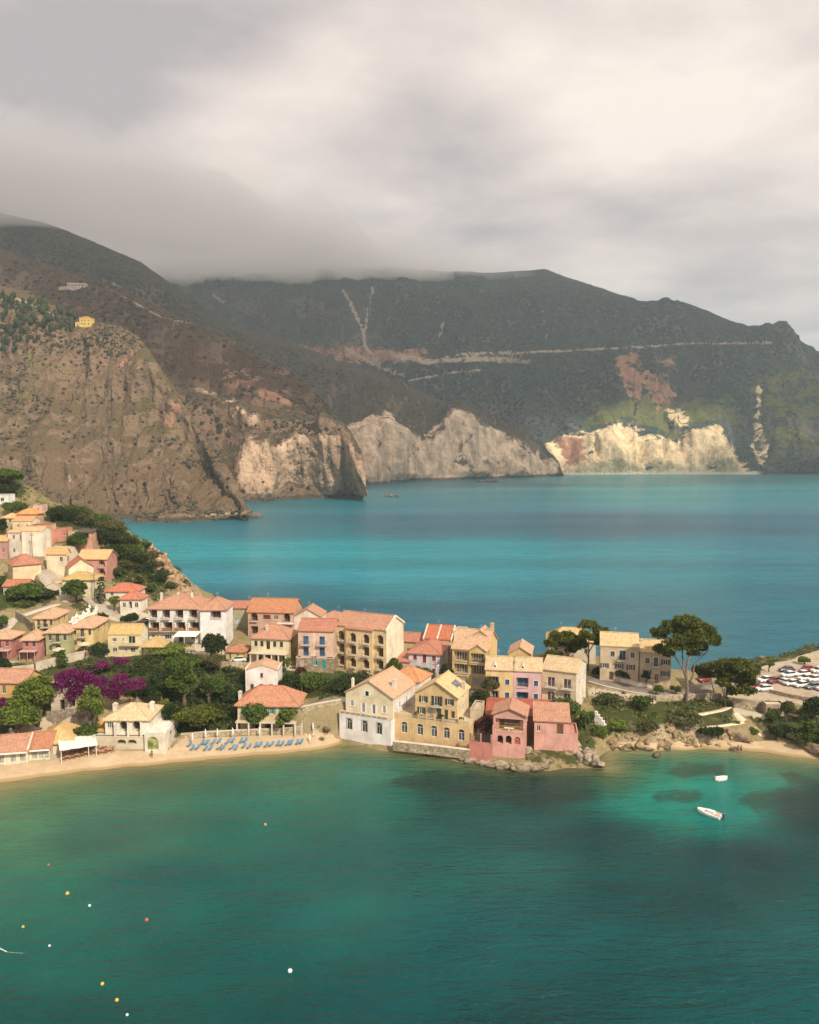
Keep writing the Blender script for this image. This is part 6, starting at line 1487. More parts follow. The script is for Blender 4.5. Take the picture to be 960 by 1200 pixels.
# ------------------------------------------------------------------ rocks
def rock_mesh(specs, name, mat, label=None):
    v0, f0 = ico(3); V, Q, b = [], [], 0
    for (P, r) in specs:
        sd = lr.random()*60; vv = v0*1.25
        for _ in range(11):
            nn = lr.normal(size=3); nn /= np.linalg.norm(nn); ex = np.maximum(vv@nn-lr.uniform(.5, .95), 0); vv = vv-ex[:, None]*nn
        vv = vv*(1+.20*ridged(v0[:, 0]*2.3+sd, v0[:, 1]*2.3, v0[:, 2]*2.3, 4))[:, None]
        a = lr.random()*6.28; vv = vv*np.asarray(r)
        vv = vv@np.array([[math.cos(a), math.sin(a), 0], [-math.sin(a), math.cos(a), 0], [0, 0, 1]])+P
        V.append(vv); Q.append(f0+b); b += len(vv)
    o = np_mesh(name, np.concatenate(V), np.concatenate(Q), mat); return o
def build_rocks():
    m = M_rock()
    sp = []
    line = [(463,879),(480,882),(500,886),(520,889),(540,893),(556,896),(570,899),(585,902),(600,904),(615,905),(630,904),(642,902)]
    for i in range(len(line)-1):
        for k in range(16):
            t = lr.random(); x = line[i][0]*(1-t)+line[i+1][0]*t; y = line[i][1]*(1-t)+line[i+1][1]*t
            big = 1.0 if x > 540 else .6
            P = ground(x+lr.normal()*2, y-lr.random()*6*big-1, 0); r = (.25+.75*lr.random()**1.6)*big; P[2] = .0+r*.05+lr.random()*.4*big
            sp.append((P, (r*1.6, r, r*.6)))
    o = rock_mesh(sp, 'rocky_shore', m); o['kind'] = 'structure'
    sp = []
    for k in range(110):
        t = lr.random(); x, y = 168+t*62+lr.normal()*3, 640+t*64+lr.normal()*3; P = hit(x, y, 215, 300); r = .7+1.8*lr.random()**1.7; P[2] -= .35*r
        if P[1] < 298: sp.append((P, (r*1.3, r, r*.95)))
    o = rock_mesh(sp, 'headland_rocks', M_rock((.44,.29,.18))); o['kind'] = 'structure'
    sp = []
    line = [(618,884,1.4),(630,880,2.2),(642,878,2.6),(655,879,2.4),(668,882,2.2),(680,885,2.0),(692,890,1.8),(702,895,1.2)]
    for i in range(len(line)-1):
        for k in range(16):
            t = lr.random(); x, y, z = (line[i][j]*(1-t)+line[i+1][j]*t for j in range(3))
            P = ground(x+lr.normal()*1.5, y+lr.random()*7-1, 0); r = .4+1.0*lr.random()**1.5; P[2] = z*.6*lr.random()**.5
            sp.append((P, (r*1.4, r, r*.95)))
    o = rock_mesh(sp, 'rock_spur', m); o['kind'] = 'structure'
    sp = []
    for k in range(70):   # broken cliff foot round the cove
        x = lr.uniform(706, 868); z = lr.uniform(.6, 3.4)*(1.1 if x < 775 else .75); y = 871-z*3.4+lr.normal()*1.5
        P = ground(x, y, z); r = .3+.75*lr.random()**1.6; P[2] = float(tz(P[0], P[1]))-.6*r; sp.append((P, (r*1.5, r*.9, r*1.2)))
    o = rock_mesh(sp, 'cove_cliff_rocks', M_rock((.40,.29,.17))); o['kind'] = 'structure'
    for nm, lab, px, py, rr in (('boulder','dark flat boulder lying at the right end of the cove sand', 952, 878, (3.4,2.0,1.2)), ('boulder','reddish ledge of rock at the back of the cove sand', 866, 866, (3.0,1.2,.8)), ('boulder','dark flat rock awash in the cove shallows', 769, 886, (1.6,.7,.35)),
        ('boulder','brown boulder on the dry slope behind the white seaside house', 383, 856, (1.0,.8,.7)), ('boulder','low pale boulder on the sand beside the white seaside house', 377, 866, (.9,.6,.5))):
        P = hit(px, py); P[2] += rr[2]*.2; tag(rock_mesh([(np.zeros(3), rr)], nm, M_rock((.24,.17,.12)) if 'pale' not in lab else m), lab, 'boulder').location = P
    for lab, px, py, w in (('flat dark islet close to the pale promontory across the bay', 573, 564.5, 22), ('small dark reef breaking the water in the bay', 460, 582, 9), ('tiny dark rock tip at the foot of the near hill', 296, 606.5, 7)):
        P = ground(px, py, 0); sp = []
        for k in range(5): sp.append((np.array([lr.normal()*w*.45, lr.normal()*3, .3]), (w*.4, 5, 2.2+1.5*lr.random())))
        tag(rock_mesh(sp, 'islet', M_rock((.16,.13,.10))), lab, 'islet').location = P
# ------------------------------------------------------------------ small things
ORD = ['first','second','third','fourth','fifth','sixth','seventh','eighth','ninth','tenth','eleventh','twelfth','thirteenth','fourteenth','fifteenth','sixteenth','seventeenth','eighteenth','nineteenth','twentieth','twenty first']
def copy_tree(o, parent=None, mats=None):
    c = o.copy(); COL.objects.link(c); c.parent = parent
    for ch in list(o.children): copy_tree(ch, c)
    return c
def wall_line(name, label, pts, h, th, mat, cap=None, cat='wall', zoff=0.0):
    W3 = [hit(*p) if len(p) == 2 else ground(*p) for p in pts]; c = W3[0].copy(); m = MB()
    W3 = [p-c for p in W3]
    for a, b in zip(W3[:-1], W3[1:]):
        d = b-a; L = np.hypot(d[0], d[1]); n = np.array([-d[1], d[0], 0])/L*th/2; up0, up1 = np.array([0, 0, -1.5]), np.array([0, 0, h])
        v = [a-n+up0, b-n+up0, b+n+up0, a+n+up0, a-n+up1, b-n+up1, b+n+up1, a+n+up1]
        m.add(v, [(3,2,1,0),(4,5,6,7),(0,1,5,4),(1,2,6,5),(2,3,7,6),(3,0,4,7)])
    o = m.build(name, mat, None, loc=c); tag(o, label, cat)
    if cap:
        m = MB()
        for a, b in zip(W3[:-1], W3[1:]):
            d = b-a; L = np.hypot(d[0], d[1]); n = np.array([-d[1], d[0], 0])/L*(th/2+.06); u0, u1 = np.array([0, 0, h+.004]), np.array([0, 0, h+.12])
            m.add([a-n+u0, b-n+u0, b+n+u0, a+n+u0, a-n+u1, b-n+u1, b+n+u1, a+n+u1], [(3,2,1,0),(4,5,6,7),(0,1,5,4),(1,2,6,5),(2,3,7,6),(3,0,4,7)])
        m.build('coping', cap, o)
    return o
def build_walls():
    st, st2 = M_stone(), M_stone((.30,.25,.19), 1.6); pl = M_plaster((.56,.48,.36)); wh = M_plaster((.74,.68,.58)); cap = M_plaster((.62,.54,.42))
    wall_line('sea_wall', 'rough stone sea wall under the ochre house with five arched windows', [(461,870.5,2.2),(506,875.5,2.2),(551,881,2.2)], .35, .8, M_stone((.40,.33,.23), 1.8), cap)
    wall_line('beach_wall', 'long low stone wall between the sun loungers and the green shuttered house', [(212,866),(240,864),(280,861.5),(320,859.5),(352,858.5)], 1.0, .5, M_stone((.46,.37,.24), 2.2), cap)
    wall_line('retaining_wall', 'grey retaining wall at the inner bend of the lane by the set back yellow cottage', [(19,726),(30,732),(40,741)], 2.2, .4, st2)
    wall_line('garden_wall', 'pale plastered wall below the green and yellow cottages', [(42,787),(62,782),(88,775),(102,772)], 1.9, .35, pl, cap)
    wall_line('garden_wall', 'pale plastered wall in front of the rose pink cottages', [(-20,792),(8,790),(40,786)], 1.5, .35, pl)
    wall_line('terrace_wall', 'old stone terrace wall beneath the purple bougainvillea', [(55,843),(80,841),(101,839)], 1.6, .5, st2)
    wall_line('retaining_wall', 'sunlit stone retaining wall under the little yellow house and columned house', [(258,784),(290,787),(325,788)], 1.9, .5, M_stone((.48,.38,.25), 1.9))
    wall_line('road_wall', 'low wall along the bay lane behind the white seaside house', [(354,834),(378,829.5),(400,825.5)], .9, .4, M_stone((.44,.36,.25), 2.2), cap)
    wall_line('road_wall', 'white garden wall along the road in front of the beige houses', [(699,792),(722,798.5),(748,804.5),(768,808)], .9, .3, wh, cap)
    wall_line('road_wall', 'cream retaining wall under the road above the cove', [(690,800.5),(712,806.5),(740,812.5),(768,817)], .25, .35, M_plaster((.62,.53,.40)), cap)
    wall_line('terrace_wall', 'long stone wall behind the big pine below the car park road', [(768,822),(800,821),(826,820),(845,819)], 1.3, .5, M_stone((.42,.34,.24), 2))
    wall_line('car_park_wall', 'stone wall with dry plants along the lower edge of the car park', [(858,828),(875,830.5),(897,833)], 1.8, .45, M_stone((.40,.33,.24), 2))
    wall_line('car_park_wall', 'low stone divider in the middle of the car park', [(902,812,5.5),(915,815,5.5),(928,818,5.5),(950,822,5.5)], .9, .6, M_stone((.36,.29,.2), 2))
    wall_line('yard_wall', 'coral pink yard wall with a dark fence left of the arched pink house', [(550,886,1.2),(563,887.5,1.2),(577,889,1.2)], 3.2, .35, M_plaster((.58,.21,.165)))
    o = wall_line('cemetery_wall', 'white wall of the small graveyard on the bend of the lane', [(92,728),(104,724),(113,719)], .8, .3, wh)
    # dark fence on the pink yard wall
    a, b = ground(551,886,1.2), ground(576,889,1.2); o = empty('fence', (a[0], a[1], 4.4)); tag(o, 'dark mesh fence panels between pink posts on the yard wall', 'fence')
    d = b-a; L = np.hypot(d[0], d[1]); o.rotation_euler[2] = math.atan2(d[1], d[0]); m = MB()
    for k in range(28): m.box(L*k/28, L*k/28+.05, -.02, .02, .03, 1.5)
    for z in (.1, .5, .9, 1.3): m.box(0, L, -.03, .03, z, z+.05)
    m.build('mesh_panel', IRON, o)
    for k in range(3): q = MB(); q.box(L*k/2-.16, L*k/2+.16, -.17, .17, .02, 1.75); q.build('post', M_plaster((.58,.23,.18)), o)
    # white headstones of the graveyard
    k = 0
    hs = [(84,729),(88,731),(92,727),(96,730),(100,727),(104,729),(89,724),(97,722),(103,719),(108,723),(85,735),(93,734),(112,715),(104,714)]
    for x, y in sorted(hs):
        P = hit(x, y); o = empty('tombstone', P); tag(o, ORD[k]+' white tombstone from the left in the small graveyard by the lane', 'tombstone', 'white tombstones'); k += 1
        m = MB(); m.box(-.45, .45, -.9, .9, -.2, .3); m.build('slab', WHITE, o)
        m = MB(); m.box(-.35, .35, .62, .8, .303, .7+.3*lr.random()); m.box(-.06, .06, .66, .76, .6, 1.35); m.box(-.22, .22, .665, .755, 1.03, 1.14); m.build('headstone', WHITE, o)
    # stone steps
    for lab, p0, p1, wd in (('long pale stone steps running down from the columned house to the wooded slope', (242,800), (272,817), 1.4), ('broad stone stairs right of the green shuttered beach house', (351,832), (349,858), 2.4), ('bright steps beside the garage of the beach villa', (206,866), (196,876), 1.6)):
        a, b = hit(*p0), hit(*p1); d = b-a; L = np.hypot(d[0], d[1]); n = max(6, int(abs(a[2]-b[2])/.18)); ang = math.atan2(d[1], d[0])
        o = empty('stairs', a, ang); tag(o, lab, 'stairs'); m = MB()
        for i in range(n): z = (b[2]-a[2])*(i+.3)/n+.12; m.box(L*i/n, L*(i+1)/n, -wd/2, wd/2, z-1.2, z+.004*(i % 2))
        m.build('step', M_plaster((.58,.49,.35)), o)
        m = MB()
        for i in range(n): z = (b[2]-a[2])*(i+.3)/n+.12; m.box(L*i/n, L*(i+1)/n, wd/2+.002, wd/2+.3, z-1.2, z+.55)
        m.build('side_wall', M_stone((.42,.34,.24), 2), o)
    # white stepped wall right of the terraced row
    P = ground(697,851,3.2); o = empty('stepped_wall', P, R(-30)); tag(o, 'white stepped wall descending from the terraced row to the rocks', 'wall'); m = MB()
    for i in range(6): m.box(i*.55, (i+1)*.55-.003*(i % 2), -.3, .3, -2.5, 3.4-.62*i)
    m.build('wall_steps', M_plaster((.78,.74,.68)), o)
def make_car():
    o = empty('parked_car', (0,0,0)); L = 4.1; W = .86
    secs = [(-2.05,.42,.62,.62),(-1.98,.30,.78,.76),(-1.3,.24,.90,.83),(-.75,.24,.95,.86),(.9,.24,.98,.86),(1.75,.26,.98,.84),(2.0,.34,.86,.78),(2.06,.45,.70,.66)]
    V, f = [], []
    for x, zb, zt, w in secs:
        V += [(x,-w*.92,zb),(x,-w,zb+.18),(x,-w,zt-.16),(x,-w*.86,zt),(x,w*.86,zt),(x,w,zt-.16),(x,w,zb+.18),(x,w*.92,zb)]
    n = 8
    for i in range(len(secs)-1):
        for k in range(n): f.append((i*n+k, i*n+(k+1) % n, (i+1)*n+(k+1) % n, (i+1)*n+k))
    f += [tuple(range(n-1,-1,-1)), tuple((len(secs)-1)*n+k for k in range(n))]
    # roof panel and pillars belong to the body
    r = [(-.25,1.42,.62),(.5,1.48,.66),(1.25,1.42,.63)]; b = len(V)
    for x, z, w in r: V += [(x,-w,z-.03),(x,w,z-.03),(x,-w*.96,z+.02),(x,w*.96,z+.02)]
    for i in range(2):
        a, c = b+4*i, b+4*i+4; f += [(a+2,a+3,c+3,c+2),(a,c,c+1,a+1),(a,a+2,c+2,c),(a+1,c+1,c+3,a+3)]
    f += [(b,b+1,b+3,b+2),(b+8,b+10,b+11,b+9)]
    mesh_obj('body', V, f, CARMAT['white'], o)
    m = MB(); m.add([(-1.05,-.74,.93),(-1.05,.74,.93),(1.75,.72,.96),(1.75,-.72,.96),(-.27,-.60,1.40),(-.27,.60,1.40),(1.24,.61,1.40),(1.24,-.61,1.40)],
        [(0,1,5,4),(1,2,6,5),(2,3,7,6),(3,0,4,7)]); m.build('windows', M_glass((.015,.018,.02)), o)
    for x in (-1.28, 1.28):
        for s in (-1, 1):
            m = MB(); m.tube([(x, s*.66, .31), (x, s*.875, .31)], .31, 14); w = m.build('wheel', M_plain((.02,.02,.02), .8), o)
            m = MB(); m.tube([(x, s*.86, .31), (x, s*.89, .31)], .18, 10); m.build('rim', M_metal((.4,.4,.4)), w)
    for s in (-1, 1):
        m = MB(); m.box(-2.07, -1.93, s*.56-.16, s*.56+.16, .58, .72); m.build('headlight', M_glass((.5,.5,.5)), o)
        m = MB(); m.box(1.98, 2.08, s*.6-.13, s*.6+.13, .62, .8); m.build('tail_light', M_plain((.3,.01,.01), .3), o)
    return o
def carpaint(c):
    t = NT('car_paint'); t.b.inputs['Coat Weight'].default_value = .5; t.b.inputs['Coat Roughness'].default_value = .1
    n = t.noise(t.pos(), 3, 3); return t.done(t.mix(t.ramp(n, .35, .7), c, mulc(c, .85)), .35)
CARMAT = {k: carpaint(v) for k, v in dict(white=(.75,.74,.72), maroon=(.20,.025,.035), red=(.34,.02,.03), grey=(.13,.15,.18), dark=(.035,.035,.05), silver=(.45,.45,.44)).items()}
def build_cars():
    base = make_car()
    A = [(897,799,'white',20,'white car left of the maroon car in the middle row of the car park'),(907.5,800,'maroon',25,'maroon car in the middle row of the car park between two white cars'),(917.5,801,'white',-65,'white car showing its dark rear window right of the maroon car'),(927.5,803,'white',20,'white car in the middle row second right of the maroon car'),(939,805,'white',20,'white car in the middle row left of the dark grey car'),(952.5,807,'grey',20,'dark grey car near the right edge of the car park'),
         (924,793,'white',15,'white car alone on the left in the upper row of white cars'),(940,792,'white',15,'white car second from left in the upper row of white cars'),(944,797,'white',18,'white car in front of the upper row of white cars'),(954,798,'white',18,'white car right in front of the upper row near the picture edge'),(922,787,'dark',10,'black car parked highest up at the far edge of the car park'),(948,786,'red',-160,'red car at the far edge of the car park under the small tree'),(959,788,'white',15,'white car cut by the right picture edge beside the red car'),
         (885.5,807,'red',60,'dark red car half hidden by the shorter pine'),(895,809.5,'white',10,'white car nearest to the shorter pine, lowest in the car park'),(825,799,'red',-150,'red car on the road between the two tall pines'),(966,809,'white',20,'white car right of the dark grey car at the picture edge')]
    for k, (x, y, c, yaw, lab) in enumerate(A):
        o = base if k == 0 else copy_tree(base)
        P = ground(x, y, 5.5) if x > 830 else hit(x, y); P[2] = 5.505 if x > 830 else float(P[2])+.05
        o.location = P; o.rotation_euler[2] = R(yaw); tag(o, lab, 'car', 'cars at the car park')
        b = [q for q in o.children if q.name.startswith('body')][0]; b.material_slots[0].link = 'OBJECT'; b.material_slots[0].material = CARMAT[c]
    for x, y, c, yaw, lab in ((169,731,'dark',20,'dark car parked left of the white hotel'),(279,776,'white',12,'white car under a red parasol before the little yellow house')):
        o = copy_tree(base); P = hit(x, y); P[2] += .03; o.location = P; o.rotation_euler[2] = R(yaw); tag(o, lab, 'car', 'cars in the village')
        b = [q for q in o.children if q.name.startswith('body')][0]; b.material_slots[0].link = 'OBJECT'; b.material_slots[0].material = CARMAT[c]
def make_lounger():
    o = empty('sun_lounger', (0,0,0)); BL = M_plain((.10,.23,.35), .7); m = MB()
    m.box(-.33,.33,-.95,.35,.26,.33); m.build('seat', BL, o)
    m = MB(); m.solid([(-.33,.36,.335),(.33,.36,.335),(.33,.95,.82),(-.33,.95,.82)], [(0,1,2,3)], .07); m.build('backrest', BL, o)
    for x in (-.28, .28):
        for y in (-.85, .3): m = MB(); m.box(x-.03,x+.03,y-.03,y+.03,0,.258); m.build('leg', M_plain((.5,.48,.45), .6), o)
    return o
def make_parasol(name, label, P, h=2.3, col=None, open_=0.0, group=None):
    o = empty(name, P); tag(o, label, 'parasol', group); m = MB(); m.tube([(0,0,-.2),(0,0,h+.2)], .035, 6); m.build('pole', WHITE, o)
    cm = col or WHITE; m = MB()
    if open_: 
        n = 8; v = [(0,0,h+.15)]+[(open_*math.cos(2*math.pi*k/n), open_*math.sin(2*math.pi*k/n), h-.38) for k in range(n)]+[(open_*math.cos(2*math.pi*k/n), open_*math.sin(2*math.pi*k/n), h-.58) for k in range(n)]
        m.add(v, [(0,1+k,1+(k+1) % n) for k in range(n)]+[(1+k,9+k,9+(k+1) % n,1+(k+1) % n) for k in range(n)])
    else: m.tube([(0,0,h+.12),(0,0,h-.1),(0,0,h-.8),(0,0,h-1.35),(0,0,h-1.5)], [.03,.12,.19,.15,.07], 9)
    m.build('canopy', cm, o); m = MB(); m.tube([(0,0,0),(0,0,.14)], .28, 10); m.build('base', M_plain((.4,.38,.34), .8), o)
    return o
def build_beach():
    base = make_lounger(); k0 = 0
    Fr = [(112,207),(138,205),(180,205),(205,203),(250,203),(267,203),(313,205),(335,205),(375,197),(402,196),(437,193),(457,190),(490,188),(516,188),(549,185),(569,183),(599,180),(617,178),(648,178),(668,176)]
    Bk = [(97,186),(165,178),(185,176),(218,175),(248,172),(292,173),(318,168),(361,168),(382,167)]
    for lst, txt in ((Fr, ' blue lounger from the left in the row nearest the water'), (Bk, ' blue lounger from the left in the row nearest the beach wall')):
        for k, (x, y) in enumerate(lst):
            o = base if k0 == 0 else copy_tree(base); k0 += 1
            P = hit(200+x/4.36, 830+(y+6)/4.36); P[2] += .02; o.location = P; o.rotation_euler[2] = R(-14+lr.normal()*6); o.scale = (.85,.85,.85); tag(o, ORD[k]+txt, 'sun lounger', 'blue sun loungers on the beach')
    for k, (x, y) in enumerate([(226,873),(241,868),(255,867.5),(273,867),(304,865.5)]): make_parasol('closed_parasol', ORD[k]+' closed white parasol from the left among the sun loungers', hit(x, y), 2.4, None, 0, 'closed white parasols on the beach')
    make_parasol('closed_parasol', 'tall closed white parasol at the foot of the broad stone stairs', hit(367,863), 2.9)
    P = hit(363,871); make_parasol('closed_parasol', 'short closed white parasol at the right end of the lounger rows', P, 1.9)
    make_parasol('open_parasol', 'pale open parasol before the bright yellow cottage', hit(99,765), 2.6, M_plain((.55,.46,.30), .8), 1.6)
    make_parasol('open_parasol', 'pale open parasol before the green cottage', hit(69,771), 2.5, M_plain((.50,.44,.34), .8), 1.5)
    make_parasol('open_parasol', 'red parasol beside the white car below the hotel', hit(277,772), 2.2, M_plain((.5,.10,.08), .8), 1.2)
    make_parasol('closed_parasol', 'closed dark red parasol under the bright yellow cottage', hit(101,775), 2.5, M_plain((.22,.03,.05), .8))
    # restaurant canopy on the beach
    z = 1.6; A, Bc = ground(72,892,z), ground(113,885.5,z); d = Bc-A; L = np.hypot(d[0], d[1]); ang = math.atan2(d[1], d[0]); Dp = 6.0
    o = empty('canopy', A, ang); tag(o, 'white stretched canopy over the tables of the beach taverna', 'canopy')
    m = MB(); nx, ny = 12, 8; v = []
    for j in range(ny+1):
        for i in range(nx+1): v.append((-.3+(L+.6)*i/nx, -.3+Dp*j/ny, 2.35+.42*j/ny-.10*math.sin(math.pi*((i*3/nx) % 1.0))+.02*lr.random()))
    m.solid(v, [(j*(nx+1)+i, j*(nx+1)+i+1, (j+1)*(nx+1)+i+1, (j+1)*(nx+1)+i) for j in range(ny) for i in range(nx)], .05)
    m.build('fabric', M_plain((.74,.70,.64), .8, .04), o)
    for x in (0, L*.78, L):
        m = MB(); m.tube([(x,0,-.6),(x,0,2.42)], .07, 8); m.build('post', WHITE, o)
    for x in (0, L): m = MB(); m.tube([(x,Dp-.6,-.3),(x,Dp-.6,2.66)], .07, 8); m.build('post', WHITE, o)
    # tables and chairs beneath and beside it
    RB = M_plain((.30,.10,.05), .7)
    def chair():
        c = empty('chair', (0,0,0)); m = MB(); m.box(-.22,.22,-.22,.22,.42,.46); m.build('seat', RB, c); m = MB(); m.box(-.22,.22,.19,.23,.463,.92); m.build('backrest', RB, c)
        for x in (-.19,.19):
            for y in (-.19,.18): m = MB(); m.box(x-.025,x+.025,y-.025,y+.025,0,.418); m.build('leg', RB, c)
        return c
    def table():
        t = empty('table', (0,0,0)); m = MB(); m.box(-.45,.45,-.45,.45,.71,.75); m.build('tabletop', M_plain((.46,.24,.14), .7), t)
        for x in (-.4,.4):
            for y in (-.4,.4): m = MB(); m.box(x-.03,x+.03,y-.03,y+.03,0,.708); m.build('leg', RB, t)
        return t
    cb, tb = None, None; tk = ck = 0
    spots = [(x, y) for y in (1.0, 3.0) for x in (1.2,3.0,4.8,6.4)]+[(L+1.0,.6),(L+2.6,.9),(L+1.8,2.4),(L+3.8,1.9)]
    for i, (x, y) in enumerate(spots):
        wx = A[0]+x*math.cos(ang)-y*math.sin(ang); wy = A[1]+x*math.sin(ang)+y*math.cos(ang); wz = float(tz(wx, wy))+.02
        t = table() if tb is None else copy_tree(tb); tb = tb or t; t.location = (wx, wy, wz); t.rotation_euler[2] = ang
        place = 'under the white canopy' if i < 8 else 'right of the white canopy'
        row = 'front row ' if i < 4 else 'back row ' if i < 8 else ''
        tag(t, '%s brown wooden table from the left %s%s' % (ORD[i % 4 if i < 8 else i-8], 'in the '+row if row else '', place), 'table', 'taverna tables')
        for s in (-1, 1):
            cc = chair() if cb is None else copy_tree(cb); cb = cb or cc
            qx, qy = x+s*.72, y; wx2 = A[0]+qx*math.cos(ang)-qy*math.sin(ang); wy2 = A[1]+qx*math.sin(ang)+qy*math.cos(ang)
            cc.location = (wx2, wy2, float(tz(wx2, wy2))+.02); cc.rotation_euler[2] = ang-s*math.pi/2
            tag(cc, 'brown chair %s of the %s table %s%s' % ('left' if s < 0 else 'right', ORD[i % 4 if i < 8 else i-8], 'in the '+row if row else '', place), 'chair', 'taverna chairs')
    # hotel pergola with white awning
    P = ground(204,757,14); o = empty('pergola', P); tag(o, 'white awning pergola on the terrace of the white hotel', 'pergola'); w = 27/4.6
    m = MB(); m.solid([(0,-1.2,2.7),(w,-1.2,2.7),(w+.6,2.2,3.3),(.6,2.2,3.3)], [(0,1,2,3)], .06); m.build('awning', WHITE, o)
    for x in (.1, w*.5, w-.1): m = MB(); m.tube([(x,-1.1,-.5),(x,-1.1,2.66)], .06, 6); m.build('post', WHITE, o)
def person(label, P, yaw, shirt, shorts, legs=None, hair=(.03,.02,.015), hold=0.0):
    o = empty('person', P, yaw); tag(o, label, 'person')
    sk = M_plain((.36,.20,.13), .7, .08)
    J = [((0,0,.95),.13),((0,0,1.18),.125),((0,0,1.38),.14),((0,0,1.50),.055),((0,-.01,1.60),.085),((0,-.01,1.70),.075),
         ((-.10,0,.88),.085),((-.11,.03,.48),.06),((-.11,.09,.08),.045),((-.11,-.06,.03),.035),((.10,0,.88),.085),((.13,-.12,.49),.06),((.13,-.06,.08),.045),((.13,-.2,.03),.035),
         ((-.19,0,1.41),.055),((-.26,.02,1.14),.043),((-.25,-.12,.92),.033),((-.25,-.16,.84),.03),((.19,0,1.41),.055),((.26,.03,1.14),.043),((.24,-.10,.93),.033),((.24,-.14,.85),.03)]
    E = [(0,1),(1,2),(2,3),(3,4),(4,5),(0,6),(6,7),(7,8),(8,9),(0,10),(10,11),(11,12),(12,13),(2,14),(14,15),(15,16),(16,17),(2,18),(18,19),(19,20),(20,21)]
    def skin(name, idx, mat, grow=0.0, par=o):
        mp = {j: i for i, j in enumerate(idx)}; me = bpy.data.meshes.new(name); me.from_pydata([J[j][0] for j in idx], [(mp[a], mp[b]) for a, b in E if a in mp and b in mp], [])
        me.materials.append(mat); b = bpy.data.objects.new(name, me); COL.objects.link(b); b.parent = par
        b.modifiers.new('Skin', 'SKIN'); b.modifiers.new('Subdivision', 'SUBSURF').levels = 1; b.modifiers[1].render_levels = 1
        for i, j in enumerate(idx): r = J[j][1]+grow; me.skin_vertices[0].data[i].radius = (r, r)
        me.skin_vertices[0].data[0].use_root = True; return b
    body = skin('body', list(range(len(J))), sk)
    skin('shirt', [1,2,14,15,18,19], M_plain(shirt, .8), .02); skin('shorts', [0,6,7,10,11] if legs is None else [0,6,7,8,10,11,12], M_plain(shorts, .8), .018)
    m = MB(); m.sphere((0,.012,1.675), .105, 10, 6, 0, (.95,1,.95)); m.build('hair', M_plain(hair, .8), o, smooth=True)
    return o
def build_people():
    person('person in dark shirt walking on the sand before the villa garage', hit(178,889), R(70), (.03,.03,.06), (.04,.05,.10))
    P = hit(865,882); person('person in black top standing at the waterline of the cove', P, R(30), (.02,.02,.03), (.03,.03,.035))
    P = hit(868.5,882.5); person('bare armed person beside the black clad one at the cove waterline', P, R(-40), (.34,.2,.14), (.02,.02,.03))
    person('person in dark clothes standing at the top of the cove path', hit(858.5,829), R(200), (.02,.018,.02), (.02,.02,.025), True)
